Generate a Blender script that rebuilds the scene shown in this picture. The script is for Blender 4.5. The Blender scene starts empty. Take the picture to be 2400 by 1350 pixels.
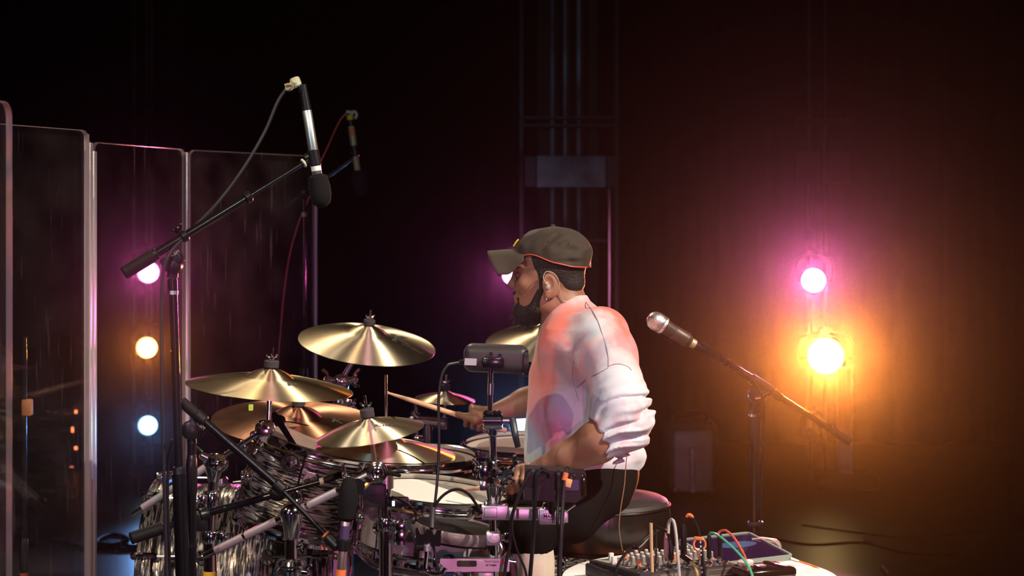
import bpy, bmesh, math, random
import numpy as np
from mathutils import Vector, Matrix, Quaternion, noise as mnoise

SC = bpy.context.scene
COL = SC.collection
random.seed(7)
F = 4185.0            # focal length in pixels of the 2400 px wide frame
HOR = 510.0           # row of the horizon
CAMH = 1.34

def P(px, py, d):
    """the point at depth d metres from the lens that the photograph shows at pixel (px, py)"""
    return Vector(((px - 1200.0) / F * d, d, CAMH - (py - HOR) / F * d))

# ------------------------------------------------------------------ camera
cam_d = bpy.data.cameras.new('camera')
cam = bpy.data.objects.new('camera', cam_d)
COL.objects.link(cam)
cam.location = (0, 0, CAMH)
cam.rotation_euler = (math.radians(90), 0, 0)
cam_d.sensor_width = 36.0
cam_d.lens = F / 2400.0 * 36.0
cam_d.shift_y = -(675.0 - HOR) / 2400.0
cam_d.clip_start = 0.05
cam_d.clip_end = 60
cam_d.dof.use_dof = True
cam_d.dof.focus_distance = 4.35
cam_d.dof.aperture_fstop = 4.5
SC.camera = cam

# ------------------------------------------------------------------ colour and world
SC.view_settings.view_transform = 'Standard'
SC.view_settings.look = 'None'
SC.view_settings.exposure = 0.0
SC.view_settings.gamma = 1.0
SC.view_settings.use_curve_mapping = False
cy = SC.cycles
cy.max_bounces = 5
cy.diffuse_bounces = 2
cy.glossy_bounces = 4
cy.transmission_bounces = 4
cy.adaptive_threshold = 0.03
cy.use_light_tree = False
cy.transparent_max_bounces = 16
cy.sample_clamp_indirect = 3.0
cy.caustics_reflective = False
cy.caustics_refractive = False

world = bpy.data.worlds.new('stage_air')
SC.world = world
world.use_nodes = True
wn = world.node_tree
wn.nodes.clear()
wo = wn.nodes.new('ShaderNodeOutputWorld')
wb = wn.nodes.new('ShaderNodeBackground')
wb.inputs['Color'].default_value = (0.006, 0.0045, 0.005, 1)
wb.inputs['Strength'].default_value = 1.0
wn.links.new(wb.outputs[0], wo.inputs['Surface'])
wv = wn.nodes.new('ShaderNodeVolumeScatter')      # thin stage haze; its glow also stands in for lens glare
wv.inputs['Color'].default_value = (1, 1, 1, 1)
wv.inputs['Density'].default_value = 0.0012
wv.inputs['Anisotropy'].default_value = 0.97
wn.links.new(wv.outputs[0], wo.inputs['Volume'])

# ------------------------------------------------------------------ stage lights outside the frame
def lamp(name, kind, loc, target, power, color, size=0.1, angle=45, blend=0.4):
    l = bpy.data.lights.new(name, kind)
    l.energy = power
    l.color = color
    if kind == 'SPOT':
        l.spot_size = math.radians(angle)
        l.spot_blend = blend
        l.shadow_soft_size = size
    elif kind == 'AREA':
        l.shape = 'DISK'
        l.size = size
    else:
        l.shadow_soft_size = size
    o = bpy.data.objects.new(name, l)
    COL.objects.link(o)
    o.location = loc
    dirv = Vector(target) - Vector(loc)
    o.rotation_euler = dirv.to_track_quat('-Z', 'Y').to_euler()
    return o

# profile spot on the front rail, high on the camera's right
lamp('front_spot', 'SPOT', (3.4, 2.2, 4.2), (0.0, 4.45, 0.75), 1750, (1.0, 0.88, 0.73), 0.045, 28, 0.6)
# wing tower that stands behind the camera: the twin of the towers in view
lamp('wing_pink', 'SPOT', (0.55, -1.6, 1.25), (-0.15, 4.3, 0.52), 330, (1.0, 0.28, 0.62), 0.06, 21, 0.8)
lamp('wing_blue', 'SPOT', (-2.4, -0.2, 1.9), (-0.6, 4.3, 0.9), 110, (0.35, 0.72, 1.0), 0.045, 40, 0.6)
# overhead lamps; the cool and left ones are added for chrome glints
lamp('rail_warm', 'SPOT', (-1.7, 0.6, 3.6), (-0.62, 4.6, 0.75), 420, (1.0, 0.74, 0.46), 0.035, 24, 0.7)
lamp('glint_cool', 'SPOT', (0.9, -0.6, 3.9), (-0.35, 4.6, 0.95), 170, (0.95, 0.95, 1.0), 0.03, 34, 0.6)  # added glint spot, widened to brighten the overhead microphones
lamp('glint_left', 'SPOT', (-3.4, 3.0, 3.5), (-0.5, 4.5, 0.6), 130, (1.0, 0.92, 0.86), 0.03, 30, 0.7)  # added spot that draws highlight lines on the chrome
lamp('rail_back', 'SPOT', (-1.3, 8.3, 4.3), (-0.45, 4.7, 0.8), 320, (1.0, 0.80, 0.58), 0.06, 28, 0.6)

# ------------------------------------------------------------------ materials
MATS = {}
def mat(name, color=(0.5, 0.5, 0.5), rough=0.5, metal=0.0, spec=0.5, trans=0.0, ior=1.45, emit=None, estr=0.0,
        coat=0.0, sheen=0.0, bump=None, noise_col=None, aniso=0.0, sss=0.0):
    m = bpy.data.materials.new(name)
    m.use_nodes = True
    nt = m.node_tree
    b = nt.nodes['Principled BSDF']
    b.inputs['Base Color'].default_value = (*color, 1)
    b.inputs['Roughness'].default_value = rough
    b.inputs['Metallic'].default_value = metal
    b.inputs['Specular IOR Level'].default_value = spec
    b.inputs['IOR'].default_value = ior
    b.inputs['Transmission Weight'].default_value = trans
    b.inputs['Coat Weight'].default_value = coat
    b.inputs['Sheen Weight'].default_value = sheen
    if sss:
        b.inputs['Subsurface Weight'].default_value = sss
        b.inputs['Subsurface Radius'].default_value = (0.012, 0.005, 0.003)
        b.inputs['Subsurface Scale'].default_value = 1.0
    if emit:
        b.inputs['Emission Color'].default_value = (*emit, 1)
        b.inputs['Emission Strength'].default_value = estr
        m.cycles.emission_sampling = 'NONE'
    tc = None
    if bump or noise_col:
        tc = nt.nodes.new('ShaderNodeTexCoord')
    if bump:                                   # (scale, strength, distance)
        n = nt.nodes.new('ShaderNodeTexNoise')
        n.inputs['Scale'].default_value = bump[0]
        n.inputs['Detail'].default_value = 4
        bn = nt.nodes.new('ShaderNodeBump')
        bn.inputs['Strength'].default_value = bump[1]
        bn.inputs['Distance'].default_value = bump[2]
        nt.links.new(tc.outputs['Object'], n.inputs['Vector'])
        nt.links.new(n.outputs['Fac'], bn.inputs['Height'])
        nt.links.new(bn.outputs[0], b.inputs['Normal'])
    if noise_col:                              # (scale, other colour, lo, hi)
        n = nt.nodes.new('ShaderNodeTexNoise')
        n.inputs['Scale'].default_value = noise_col[0]
        n.inputs['Detail'].default_value = 5
        r = nt.nodes.new('ShaderNodeValToRGB')
        r.color_ramp.elements[0].position = noise_col[2]
        r.color_ramp.elements[0].color = (*color, 1)
        r.color_ramp.elements[1].position = noise_col[3]
        r.color_ramp.elements[1].color = (*noise_col[1], 1)
        nt.links.new(tc.outputs['Object'], n.inputs['Vector'])
        nt.links.new(n.outputs['Fac'], r.inputs[0])
        nt.links.new(r.outputs[0], b.inputs['Base Color'])
    MATS[name] = m
    return m

mat('chrome', (0.88, 0.86, 0.87), 0.10, 1.0)
mat('nickel', (0.62, 0.60, 0.62), 0.22, 1.0)
mat('cast_metal', (0.66, 0.62, 0.66), 0.42, 1.0, bump=(400, 0.12, 0.001))
mat('brushed', (0.72, 0.68, 0.68), 0.36, 1.0)
mat('knurled', (0.70, 0.65, 0.66), 0.36, 0.6, bump=(900, 0.3, 0.001))
mat('black_metal', (0.005, 0.005, 0.006), 0.20, 0.0, 0.45)
mat('black_plastic', (0.007, 0.007, 0.008), 0.34, spec=0.3)
mat('black_rubber', (0.005, 0.0045, 0.0045), 0.6, spec=0.2, bump=(250, 0.15, 0.001))
mat('grey_plastic', (0.030, 0.028, 0.028), 0.42, spec=0.35)
mat('foam', (0.010, 0.010, 0.011), 1.0, spec=0.1, bump=(700, 0.6, 0.002))
mat('felt', (0.055, 0.050, 0.052), 1.0, spec=0.1, bump=(500, 0.5, 0.002))
mat('cable_black', (0.008, 0.007, 0.008), 0.4, spec=0.25)
mat('cable_grey', (0.018, 0.016, 0.020), 0.45, spec=0.3)
mat('cable_red', (0.62, 0.10, 0.055), 0.45)
mat('cable_green', (0.06, 0.42, 0.27), 0.45)
mat('cable_orange', (0.75, 0.22, 0.08), 0.45)
mat('cable_brown', (0.20, 0.10, 0.06), 0.5)
mat('tape_orange', (0.72, 0.17, 0.045), 0.6)
mat('tape_yellow', (0.75, 0.50, 0.03), 0.6)
mat('tape_white', (0.72, 0.74, 0.76), 0.6)
mat('tape_purple', (0.05, 0.03, 0.09), 0.5)
mat('mic_silver', (0.42, 0.45, 0.46), 0.35, 0.9)
mat('mic_bone', (0.40, 0.33, 0.20), 0.45, 0.3)
mat('mic_champagne', (0.66, 0.52, 0.47), 0.34, 0.95)
mat('connector_bone', (0.52, 0.52, 0.38), 0.5)
mat('connector_amber', (0.50, 0.33, 0.10), 0.5)
mat('drum_head', (0.90, 0.85, 0.77), 0.6, bump=(500, 0.12, 0.001))
mat('drum_head_smoke', (0.30, 0.21, 0.18), 0.34, coat=0.2, bump=(500, 0.08, 0.001))
mat('head_ring', (0.46, 0.38, 0.34), 0.42)
mat('shell_grey', (0.46, 0.42, 0.42), 0.34, 0.45)
mat('wood_stick', (0.62, 0.40, 0.24), 0.5)
mat('wood_amber', (0.45, 0.17, 0.05), 0.4)
mat('print_black', (0.02, 0.014, 0.008), 0.6)
mat('print_white', (0.75, 0.70, 0.70), 0.6)
mat('print_grey', (0.32, 0.27, 0.23), 0.6)
mat('lens_blue_glass', (0.02, 0.02, 0.10), 0.05, 0.0, 1.0, coat=1.0)
mat('leather', (0.009, 0.007, 0.006), 0.28, spec=0.5, coat=0.1, bump=(220, 0.12, 0.001))
mat('leather_top', (0.035, 0.028, 0.026), 0.55, bump=(300, 0.2, 0.001))
mat('skin', (0.28, 0.130, 0.075), 0.48, sss=0.08, noise_col=(18, (0.21, 0.090, 0.052), 0.35, 0.75), bump=(300, 0.08, 0.001))
mat('hair', (0.010, 0.007, 0.006), 0.65, bump=(260, 0.8, 0.004))
mat('cap_cloth', (0.040, 0.030, 0.022), 0.75, spec=0.25, sheen=0.05, bump=(600, 0.2, 0.001))
mat('piping_red', (0.55, 0.07, 0.05), 0.5)
mat('cap_yellow', (0.6, 0.5, 0.02), 0.6)
mat('trouser', (0.006, 0.005, 0.005), 0.85, spec=0.08, bump=(400, 0.2, 0.001))
mat('sock', (0.62, 0.52, 0.42), 0.8)
mat('shoe', (0.03, 0.03, 0.03), 0.6)
mat('collar_knit', (0.50, 0.53, 0.56), 0.9, sheen=0.2)
mat('seam', (0.24, 0.21, 0.26), 0.9)
mat('earring', (0.8, 0.8, 0.8), 0.15, 1.0)
mat('earpiece', (0.55, 0.42, 0.34), 0.2, trans=0.3)
mat('curtain', (0.002, 0.0018, 0.0018), 0.95, spec=0.05)
mat('floor_vinyl', (0.040, 0.037, 0.037), 0.36, noise_col=(6, (0.060, 0.055, 0.054), 0.3, 0.7), bump=(160, 0.05, 0.001))
mat('steel_dark', (0.05, 0.05, 0.055), 0.38, 0.8)
mat('steel_sheet', (0.14, 0.13, 0.16), 0.5, 0.3, noise_col=(4, (0.62, 0.58, 0.66), 0.35, 0.7))
mat('tower_white', (0.80, 0.74, 0.70), 0.5)
mat('case_grey', (0.26, 0.22, 0.24), 0.55, bump=(60, 0.2, 0.004))
mat('case_black', (0.015, 0.014, 0.014), 0.6)
mat('table_white', (0.82, 0.78, 0.74), 0.75, bump=(40, 0.15, 0.004))
mat('mixer_body', (0.030, 0.026, 0.024), 0.5)
mat('mixer_face', (0.32, 0.29, 0.24), 0.55)
mat('mixer_back', (0.060, 0.050, 0.042), 0.5)
mat('knob_grey', (0.22, 0.20, 0.17), 0.45)
mat('knob_white', (0.70, 0.66, 0.60), 0.45)
mat('knob_orange', (0.55, 0.18, 0.08), 0.45)
mat('tablet_case', (0.26, 0.30, 0.25), 0.5)
mat('tablet_glass', (0.010, 0.006, 0.022), 0.06, spec=0.9, emit=(0.05, 0.010, 0.045), estr=0.35)
mat('screen_blue', (0.03, 0.045, 0.09), 0.15, emit=(0.08, 0.12, 0.26), estr=0.5)
mat('box_gloss', (0.018, 0.009, 0.006), 0.09, spec=0.8, coat=0.6)
mat('acrylic_knob', (0.68, 0.55, 0.46), 0.35)
mat('rope_tan', (0.62, 0.42, 0.20), 0.7)
mat('rope_yellow', (0.60, 0.44, 0.16), 0.7)
mat('rope_grey', (0.45, 0.42, 0.38), 0.7)
mat('heat_pink', (0.42, 0.22, 0.22), 0.4)
mat('led_green', (0.4, 0.5, 0.02), 0.4, emit=(0.6, 0.8, 0.1), estr=0.6)
mat('led_red', (0.8, 0.1, 0.05), 0.4, emit=(1.0, 0.25, 0.08), estr=3.0)
mat('led_white', (0.9, 0.9, 0.9), 0.4, emit=(0.75, 0.9, 1.0), estr=2.5)
mat('lens_pink', (1, 0.4, 0.8), 0.3, emit=(1.0, 0.34, 0.74), estr=7)
mat('lens_amber', (1, 0.7, 0.2), 0.3, emit=(1.0, 0.66, 0.22), estr=12)
mat('lens_amber_soft', (1, 0.7, 0.2), 0.3, emit=(1.0, 0.58, 0.18), estr=8)
mat('lens_blue', (0.3, 0.6, 1), 0.3, emit=(0.34, 0.66, 1.0), estr=5)
mat('box_back', (0.010, 0.009, 0.009), 0.4, spec=0.3)
mat('sticker_grey', (0.34, 0.34, 0.38), 0.4)

def nodes_of(name):
    m = MATS[name]
    return m.node_tree, m.node_tree.nodes['Principled BSDF']

def make_bronze(name, base, dark, rough):
    m = mat(name, base, rough, 1.0)
    nt, b = nodes_of(name)
    b.inputs['Anisotropic'].default_value = 1.0
    b.inputs['Anisotropic Rotation'].default_value = 0.25
    tg = nt.nodes.new('ShaderNodeTangent')
    tg.direction_type = 'RADIAL'
    tg.axis = 'Z'
    nt.links.new(tg.outputs[0], b.inputs['Tangent'])
    tc = nt.nodes.new('ShaderNodeTexCoord')
    sep = nt.nodes.new('ShaderNodeVectorMath'); sep.operation = 'MULTIPLY'
    sep.inputs[1].default_value = (1, 1, 0)
    ln = nt.nodes.new('ShaderNodeVectorMath'); ln.operation = 'LENGTH'
    nt.links.new(tc.outputs['Object'], sep.inputs[0])
    nt.links.new(sep.outputs[0], ln.inputs[0])
    # lathe grooves: noise over the radius only
    cmb = nt.nodes.new('ShaderNodeCombineXYZ')
    nt.links.new(ln.outputs['Value'], cmb.inputs[0])
    ng = nt.nodes.new('ShaderNodeTexNoise')
    ng.inputs['Scale'].default_value = 420
    ng.inputs['Detail'].default_value = 3
    nt.links.new(cmb.outputs[0], ng.inputs['Vector'])
    bp = nt.nodes.new('ShaderNodeBump')
    bp.inputs['Strength'].default_value = 0.10
    bp.inputs['Distance'].default_value = 0.0006
    nt.links.new(ng.outputs['Fac'], bp.inputs['Height'])
    # hammering
    nh = nt.nodes.new('ShaderNodeTexNoise')
    nh.inputs['Scale'].default_value = 55
    nt.links.new(tc.outputs['Object'], nh.inputs['Vector'])
    bp2 = nt.nodes.new('ShaderNodeBump')
    bp2.inputs['Strength'].default_value = 0.10
    bp2.inputs['Distance'].default_value = 0.002
    nt.links.new(nh.outputs['Fac'], bp2.inputs['Height'])
    nt.links.new(bp.outputs[0], bp2.inputs['Normal'])
    nt.links.new(bp2.outputs[0], b.inputs['Normal'])
    # tarnish
    nn = nt.nodes.new('ShaderNodeTexNoise')
    nn.inputs['Scale'].default_value = 9
    nn.inputs['Detail'].default_value = 6
    nt.links.new(tc.outputs['Object'], nn.inputs['Vector'])
    rp = nt.nodes.new('ShaderNodeValToRGB')
    rp.color_ramp.elements[0].position = 0.35
    rp.color_ramp.elements[0].color = (*dark, 1)
    rp.color_ramp.elements[1].position = 0.62
    rp.color_ramp.elements[1].color = (*base, 1)
    nt.links.new(nn.outputs['Fac'], rp.inputs[0])
    nt.links.new(rp.outputs[0], b.inputs['Base Color'])
    return m
make_bronze('bronze', (0.86, 0.74, 0.52), (0.74, 0.61, 0.40), 0.50)
make_bronze('bronze_old', (0.66, 0.53, 0.31), (0.50, 0.40, 0.23), 0.52)
make_bronze('bronze_dark', (0.58, 0.29, 0.16), (0.30, 0.14, 0.075), 0.44)

def make_streaks(name, axis):
    """black and pearl drum wrap, streaked around the shell's axis"""
    m = mat(name, (0.03, 0.028, 0.028), 0.22, 0.0, 0.6, coat=0.6)
    nt, b = nodes_of(name)
    tc = nt.nodes.new('ShaderNodeTexCoord')
    mp = nt.nodes.new('ShaderNodeMapping')
    s = [17, 17, 17]
    s[axis] = 150
    mp.inputs['Scale'].default_value = s
    nt.links.new(tc.outputs['Object'], mp.inputs['Vector'])
    n = nt.nodes.new('ShaderNodeTexNoise')
    n.inputs['Scale'].default_value = 1.0
    n.inputs['Detail'].default_value = 6
    n.inputs['Distortion'].default_value = 0.8
    nt.links.new(mp.outputs[0], n.inputs['Vector'])
    r = nt.nodes.new('ShaderNodeValToRGB')
    e = r.color_ramp.elements
    e[0].position = 0.48; e[0].color = (0.006, 0.005, 0.006, 1)
    e[1].position = 0.585; e[1].color = (0.62, 0.56, 0.50, 1)
    nt.links.new(n.outputs['Fac'], r.inputs[0])
    nt.links.new(r.outputs[0], b.inputs['Base Color'])
    r2 = nt.nodes.new('ShaderNodeValToRGB')
    e = r2.color_ramp.elements
    e[0].position = 0.50; e[0].color = (0, 0, 0, 1)
    e[1].position = 0.56; e[1].color = (0.85, 0.85, 0.85, 1)
    nt.links.new(n.outputs['Fac'], r2.inputs[0])
    nt.links.new(r2.outputs[0], b.inputs['Metallic'])
    bp = nt.nodes.new('ShaderNodeBump')
    bp.inputs['Strength'].default_value = 0.9
    bp.inputs['Distance'].default_value = 0.006
    nt.links.new(n.outputs['Fac'], bp.inputs['Height'])
    nt.links.new(bp.outputs[0], b.inputs['Normal'])
    return m
make_streaks('wrap_z', 2)

def make_acrylic():
    """clear sheet: mirror reflection over straight transmission, with dust and scratches that catch light"""
    m = bpy.data.materials.new('acrylic'); m.use_nodes = True
    MATS['acrylic'] = m
    nt = m.node_tree; nt.nodes.clear()
    out = nt.nodes.new('ShaderNodeOutputMaterial')
    tr = nt.nodes.new('ShaderNodeBsdfTransparent'); tr.inputs[0].default_value = (0.97, 0.95, 0.95, 1)
    gl = nt.nodes.new('ShaderNodeBsdfGlossy'); gl.inputs['Roughness'].default_value = 0.015
    ge = nt.nodes.new('ShaderNodeNewGeometry')      # Schlick reflectance, the same from both sides
    dt = nt.nodes.new('ShaderNodeVectorMath'); dt.operation = 'DOT_PRODUCT'
    nt.links.new(ge.outputs['Incoming'], dt.inputs[0]); nt.links.new(ge.outputs['Normal'], dt.inputs[1])
    ab = nt.nodes.new('ShaderNodeMath'); ab.operation = 'ABSOLUTE'; nt.links.new(dt.outputs['Value'], ab.inputs[0])
    om = nt.nodes.new('ShaderNodeMath'); om.operation = 'SUBTRACT'; om.inputs[0].default_value = 1.0; nt.links.new(ab.outputs[0], om.inputs[1])
    pw = nt.nodes.new('ShaderNodeMath'); pw.operation = 'POWER'; pw.inputs[1].default_value = 5.0; nt.links.new(om.outputs[0], pw.inputs[0])
    fr = nt.nodes.new('ShaderNodeMath'); fr.operation = 'MULTIPLY_ADD'; fr.inputs[1].default_value = 0.96; fr.inputs[2].default_value = 0.04
    nt.links.new(pw.outputs[0], fr.inputs[0])
    mx = nt.nodes.new('ShaderNodeMixShader')
    nt.links.new(fr.outputs[0], mx.inputs[0]); nt.links.new(tr.outputs[0], mx.inputs[1]); nt.links.new(gl.outputs[0], mx.inputs[2])
    tl = nt.nodes.new('ShaderNodeBsdfTranslucent'); tl.inputs[0].default_value = (0.75, 0.65, 0.62, 1)
    tc = nt.nodes.new('ShaderNodeTexCoord')
    n1 = nt.nodes.new('ShaderNodeTexNoise'); n1.inputs['Scale'].default_value = 7; n1.inputs['Detail'].default_value = 8
    mp = nt.nodes.new('ShaderNodeMapping'); mp.inputs['Rotation'].default_value = (0.5, 0.3, 0.2); mp.inputs['Scale'].default_value = (60, 60, 4)
    n2 = nt.nodes.new('ShaderNodeTexNoise'); n2.inputs['Scale'].default_value = 1.0; n2.inputs['Detail'].default_value = 6
    nt.links.new(tc.outputs['Object'], n1.inputs['Vector']); nt.links.new(tc.outputs['Object'], mp.inputs['Vector'])
    nt.links.new(mp.outputs[0], n2.inputs['Vector'])
    r1 = nt.nodes.new('ShaderNodeMapRange')
    for i, v in enumerate((0.35, 0.8, 0.006, 0.040)): r1.inputs[i + 1].default_value = v
    nt.links.new(n1.outputs['Fac'], r1.inputs[0])
    r2 = nt.nodes.new('ShaderNodeMapRange')
    for i, v in enumerate((0.64, 0.76, 0.0, 0.22)): r2.inputs[i + 1].default_value = v
    nt.links.new(n2.outputs['Fac'], r2.inputs[0])
    ad = nt.nodes.new('ShaderNodeMath'); ad.operation = 'ADD'
    nt.links.new(r1.outputs[0], ad.inputs[0]); nt.links.new(r2.outputs[0], ad.inputs[1])
    mx2 = nt.nodes.new('ShaderNodeMixShader')
    nt.links.new(ad.outputs[0], mx2.inputs[0]); nt.links.new(mx.outputs[0], mx2.inputs[1]); nt.links.new(tl.outputs[0], mx2.inputs[2])
    nt.links.new(mx2.outputs[0], out.inputs['Surface'])
    # sawn, polished edge that carries the light
    m = bpy.data.materials.new('acrylic_edge'); m.use_nodes = True
    MATS['acrylic_edge'] = m
    nt = m.node_tree; nt.nodes.clear()
    out = nt.nodes.new('ShaderNodeOutputMaterial')
    tl = nt.nodes.new('ShaderNodeBsdfTranslucent'); tl.inputs[0].default_value = (0.9, 0.82, 0.80, 1)
    df = nt.nodes.new('ShaderNodeBsdfDiffuse'); df.inputs[0].default_value = (0.8, 0.72, 0.70, 1)
    gl = nt.nodes.new('ShaderNodeBsdfGlossy'); gl.inputs['Roughness'].default_value = 0.25
    a = nt.nodes.new('ShaderNodeMixShader'); a.inputs[0].default_value = 0.35
    nt.links.new(tl.outputs[0], a.inputs[1]); nt.links.new(df.outputs[0], a.inputs[2])
    c = nt.nodes.new('ShaderNodeMixShader'); c.inputs[0].default_value = 0.25
    nt.links.new(a.outputs[0], c.inputs[1]); nt.links.new(gl.outputs[0], c.inputs[2])
    nt.links.new(c.outputs[0], out.inputs['Surface'])
make_acrylic()

# ------------------------------------------------------------------ mesh helpers
def frame(axis, up=None):
    """rotation whose local Z is axis"""
    z = Vector(axis).normalized()
    u = Vector(up) if up is not None else (Vector((0, 0, 1)) if abs(z.z) < 0.9 else Vector((0, 1, 0)))
    x = u.cross(z)
    if x.length < 1e-6: x = Vector((1, 0, 0)).cross(z)
    x.normalize()
    y = z.cross(x)
    return Matrix((x, y, z)).transposed()

def smooth_path(pts, n=8):
    """Catmull-Rom through the points"""
    pts = [Vector(p) for p in pts]
    if len(pts) < 3: return pts
    ext = [pts[0] * 2 - pts[1]] + pts + [pts[-1] * 2 - pts[-2]]
    out = []
    for i in range(1, len(ext) - 2):
        a, b, c, d = ext[i - 1:i + 3]
        for k in range(n):
            t = k / n
            out.append(0.5 * ((2 * b) + (c - a) * t + (2 * a - 5 * b + 4 * c - d) * t * t + (3 * b - a - 3 * c + d) * t ** 3))
    out.append(pts[-1])
    return out

class MB:
    def __init__(s): s.v = []; s.f = []
    def add(s, vs, fs):
        k = len(s.v)
        s.v += [Vector(v) for v in vs]
        s.f += [tuple(i + k for i in f) for f in fs]
        return s
    def lathe(s, prof, o=(0, 0, 0), axis=(0, 0, 1), seg=24, cap=True, up=None, closed=False):
        """prof: list of (radius, height along axis)"""
        R = frame(axis, up); o = Vector(o)
        vs = []; fs = []
        n = len(prof)
        for r, h in prof:
            for k in range(seg):
                a = 2 * math.pi * k / seg
                vs.append(o + R @ Vector((r * math.cos(a), r * math.sin(a), h)))
        for i in range(n if closed else n - 1):
            j = (i + 1) % n
            for k in range(seg):
                k2 = (k + 1) % seg
                fs.append((i * seg + k, i * seg + k2, j * seg + k2, j * seg + k))
        if cap and not closed:
            if prof[0][0] > 1e-6: fs.append(tuple(reversed(range(seg))))
            if prof[-1][0] > 1e-6: fs.append(tuple((n - 1) * seg + k for k in range(seg)))
        return s.add(vs, fs)
    def tube(s, a, b, r, r2=None, seg=16, bev=0.0):
        a = Vector(a); b = Vector(b); L = (b - a).length
        r2 = r if r2 is None else r2
        if bev:
            pr = [(r - bev, 0), (r, bev), (r2, L - bev), (r2 - bev, L)]
        else:
            pr = [(r, 0), (r2, L)]
        return s.lathe(pr, a, b - a, seg)
    def path(s, pts, r, seg=8, n=8, smooth=True):
        pts = smooth_path(pts, n) if smooth else [Vector(p) for p in pts]
        rr = r if callable(r) else (lambda t: r)
        vs = []; fs = []
        t0 = (pts[1] - pts[0]).normalized()
        R = frame(t0); x = R.col[0].copy()
        m = len(pts)
        for i, p in enumerate(pts):
            t = (pts[min(i + 1, m - 1)] - pts[max(i - 1, 0)])
            if t.length < 1e-9: t = t0
            t.normalize()
            x = (x - t * x.dot(t))
            if x.length < 1e-6: x = frame(t).col[0].copy()
            x.normalize(); y = t.cross(x)
            q = rr(i / (m - 1))
            for k in range(seg):
                a = 2 * math.pi * k / seg
                vs.append(p + (x * math.cos(a) + y * math.sin(a)) * q)
        for i in range(m - 1):
            for k in range(seg):
                k2 = (k + 1) % seg
                fs.append((i * seg + k, i * seg + k2, (i + 1) * seg + k2, (i + 1) * seg + k))
        fs.append(tuple(reversed(range(seg)))); fs.append(tuple((m - 1) * seg + k for k in range(seg)))
        return s.add(vs, fs)
    def box(s, c, size, R=None, bev=0.0, bseg=2):
        R = R or Matrix.Identity(3)
        bm = bmesh.new()
        bmesh.ops.create_cube(bm, size=1.0)
        for v in bm.verts: v.co = Vector((v.co.x * size[0], v.co.y * size[1], v.co.z * size[2]))
        if bev:
            bmesh.ops.bevel(bm, geom=bm.edges[:], offset=bev, segments=bseg, profile=0.5, affect='EDGES')
        bm.verts.index_update()
        vs = [Vector(c) + R @ v.co for v in bm.verts]
        fs = [tuple(v.index for v in f.verts) for f in bm.faces]
        bm.free()
        return s.add(vs, fs)
    def ball(s, c, r, R=None, seg=16, rings=10):
        r = (r, r, r) if not hasattr(r, '__len__') else r
        R = R or Matrix.Identity(3)
        vs = []; fs = []
        for i in range(rings + 1):
            th = math.pi * i / rings
            for k in range(seg):
                a = 2 * math.pi * k / seg
                vs.append(Vector(c) + R @ Vector((r[0] * math.sin(th) * math.cos(a), r[1] * math.sin(th) * math.sin(a), r[2] * math.cos(th))))
        for i in range(rings):
            for k in range(seg):
                k2 = (k + 1) % seg
                fs.append((i * seg + k, (i + 1) * seg + k, (i + 1) * seg + k2, i * seg + k2))
        return s.add(vs, fs)
    def torus(s, c, R0, r, axis=(0, 0, 1), seg=32, rs=10, squash=1.0):
        prof = [(R0 + r * math.cos(2 * math.pi * k / rs), squash * r * math.sin(2 * math.pi * k / rs)) for k in range(rs)]
        return s.lathe(prof, c, axis, seg, cap=False, closed=True)
    def prism(s, outline, h, o=(0, 0, 0), R=None, hole=None):
        """outline in local XY, extruded by h along local Z"""
        R = R or Matrix.Identity(3); o = Vector(o); n = len(outline)
        vs = [o + R @ Vector((x, y, 0)) for x, y in outline] + [o + R @ Vector((x, y, h)) for x, y in outline]
        fs = [(k, (k + 1) % n, n + (k + 1) % n, n + k) for k in range(n)]
        if hole:
            m = len(hole); q = 2 * n
            vs += [o + R @ Vector((x, y, 0)) for x, y in hole] + [o + R @ Vector((x, y, h)) for x, y in hole]
            fs += [(q + (k + 1) % m, q + k, q + m + k, q + m + (k + 1) % m) for k in range(m)]
            if m == n:
                for k in range(n):
                    k2 = (k + 1) % n
                    fs.append((k2, k, q + k, q + k2)); fs.append((n + k, n + k2, q + m + k2, q + m + k))
        else:
            fs += [tuple(reversed(range(n))), tuple(range(n, 2 * n))]
        return s.add(vs, fs)
    def obj(s, name, material, parent=None, M=None, sharp=35, smooth=True):
        """one mesh object. Vertices are world coordinates, or local to M when M is given"""
        me = bpy.data.meshes.new(name)
        o = bpy.data.objects.new(name, me)
        COL.objects.link(o)
        off = Vector((0, 0, 0))
        if M is None and parent is not None:
            pw = parent.get('_m')
            Mi = WORLD[parent.name].inverted()
            vs = [tuple(Mi @ v) for v in s.v]
            WORLD[o.name] = WORLD[parent.name].copy()
        elif M is None:
            off = sum(s.v, Vector()) / len(s.v)
            zmin = min(v.z for v in s.v)
            off.z = zmin
            vs = [tuple(v - off) for v in s.v]
            o.location = off
            WORLD[o.name] = Matrix.Translation(off)
        else:
            vs = [tuple(v) for v in s.v]
            if parent is not None:
                o.matrix_local = WORLD[parent.name].inverted() @ M
            else:
                o.matrix_local = M
            WORLD[o.name] = M.copy()
        if parent is not None: o.parent = parent
        me.from_pydata(vs, [], s.f)
        me.materials.append(MATS[material])
        if smooth:
            me.polygons.foreach_set('use_smooth', [True] * len(me.polygons))
            me.set_sharp_from_angle(angle=math.radians(sharp))
        me.update()
        return o
WORLD = {}

def tag(o, label, cat, group=None):
    o['label'] = label; o['category'] = cat
    if group: o['group'] = group
    return o
def struct(o):
    o['kind'] = 'structure'
    return o
def thing(name, label, cat, loc=(0, 0, 0), group=None, M=None):
    o = bpy.data.objects.new(name, None)
    COL.objects.link(o)
    o.empty_display_size = 0.05
    M = M or Matrix.Translation(Vector(loc))
    o.matrix_local = M
    WORLD[o.name] = M.copy()
    return tag(o, label, cat, group)

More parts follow.
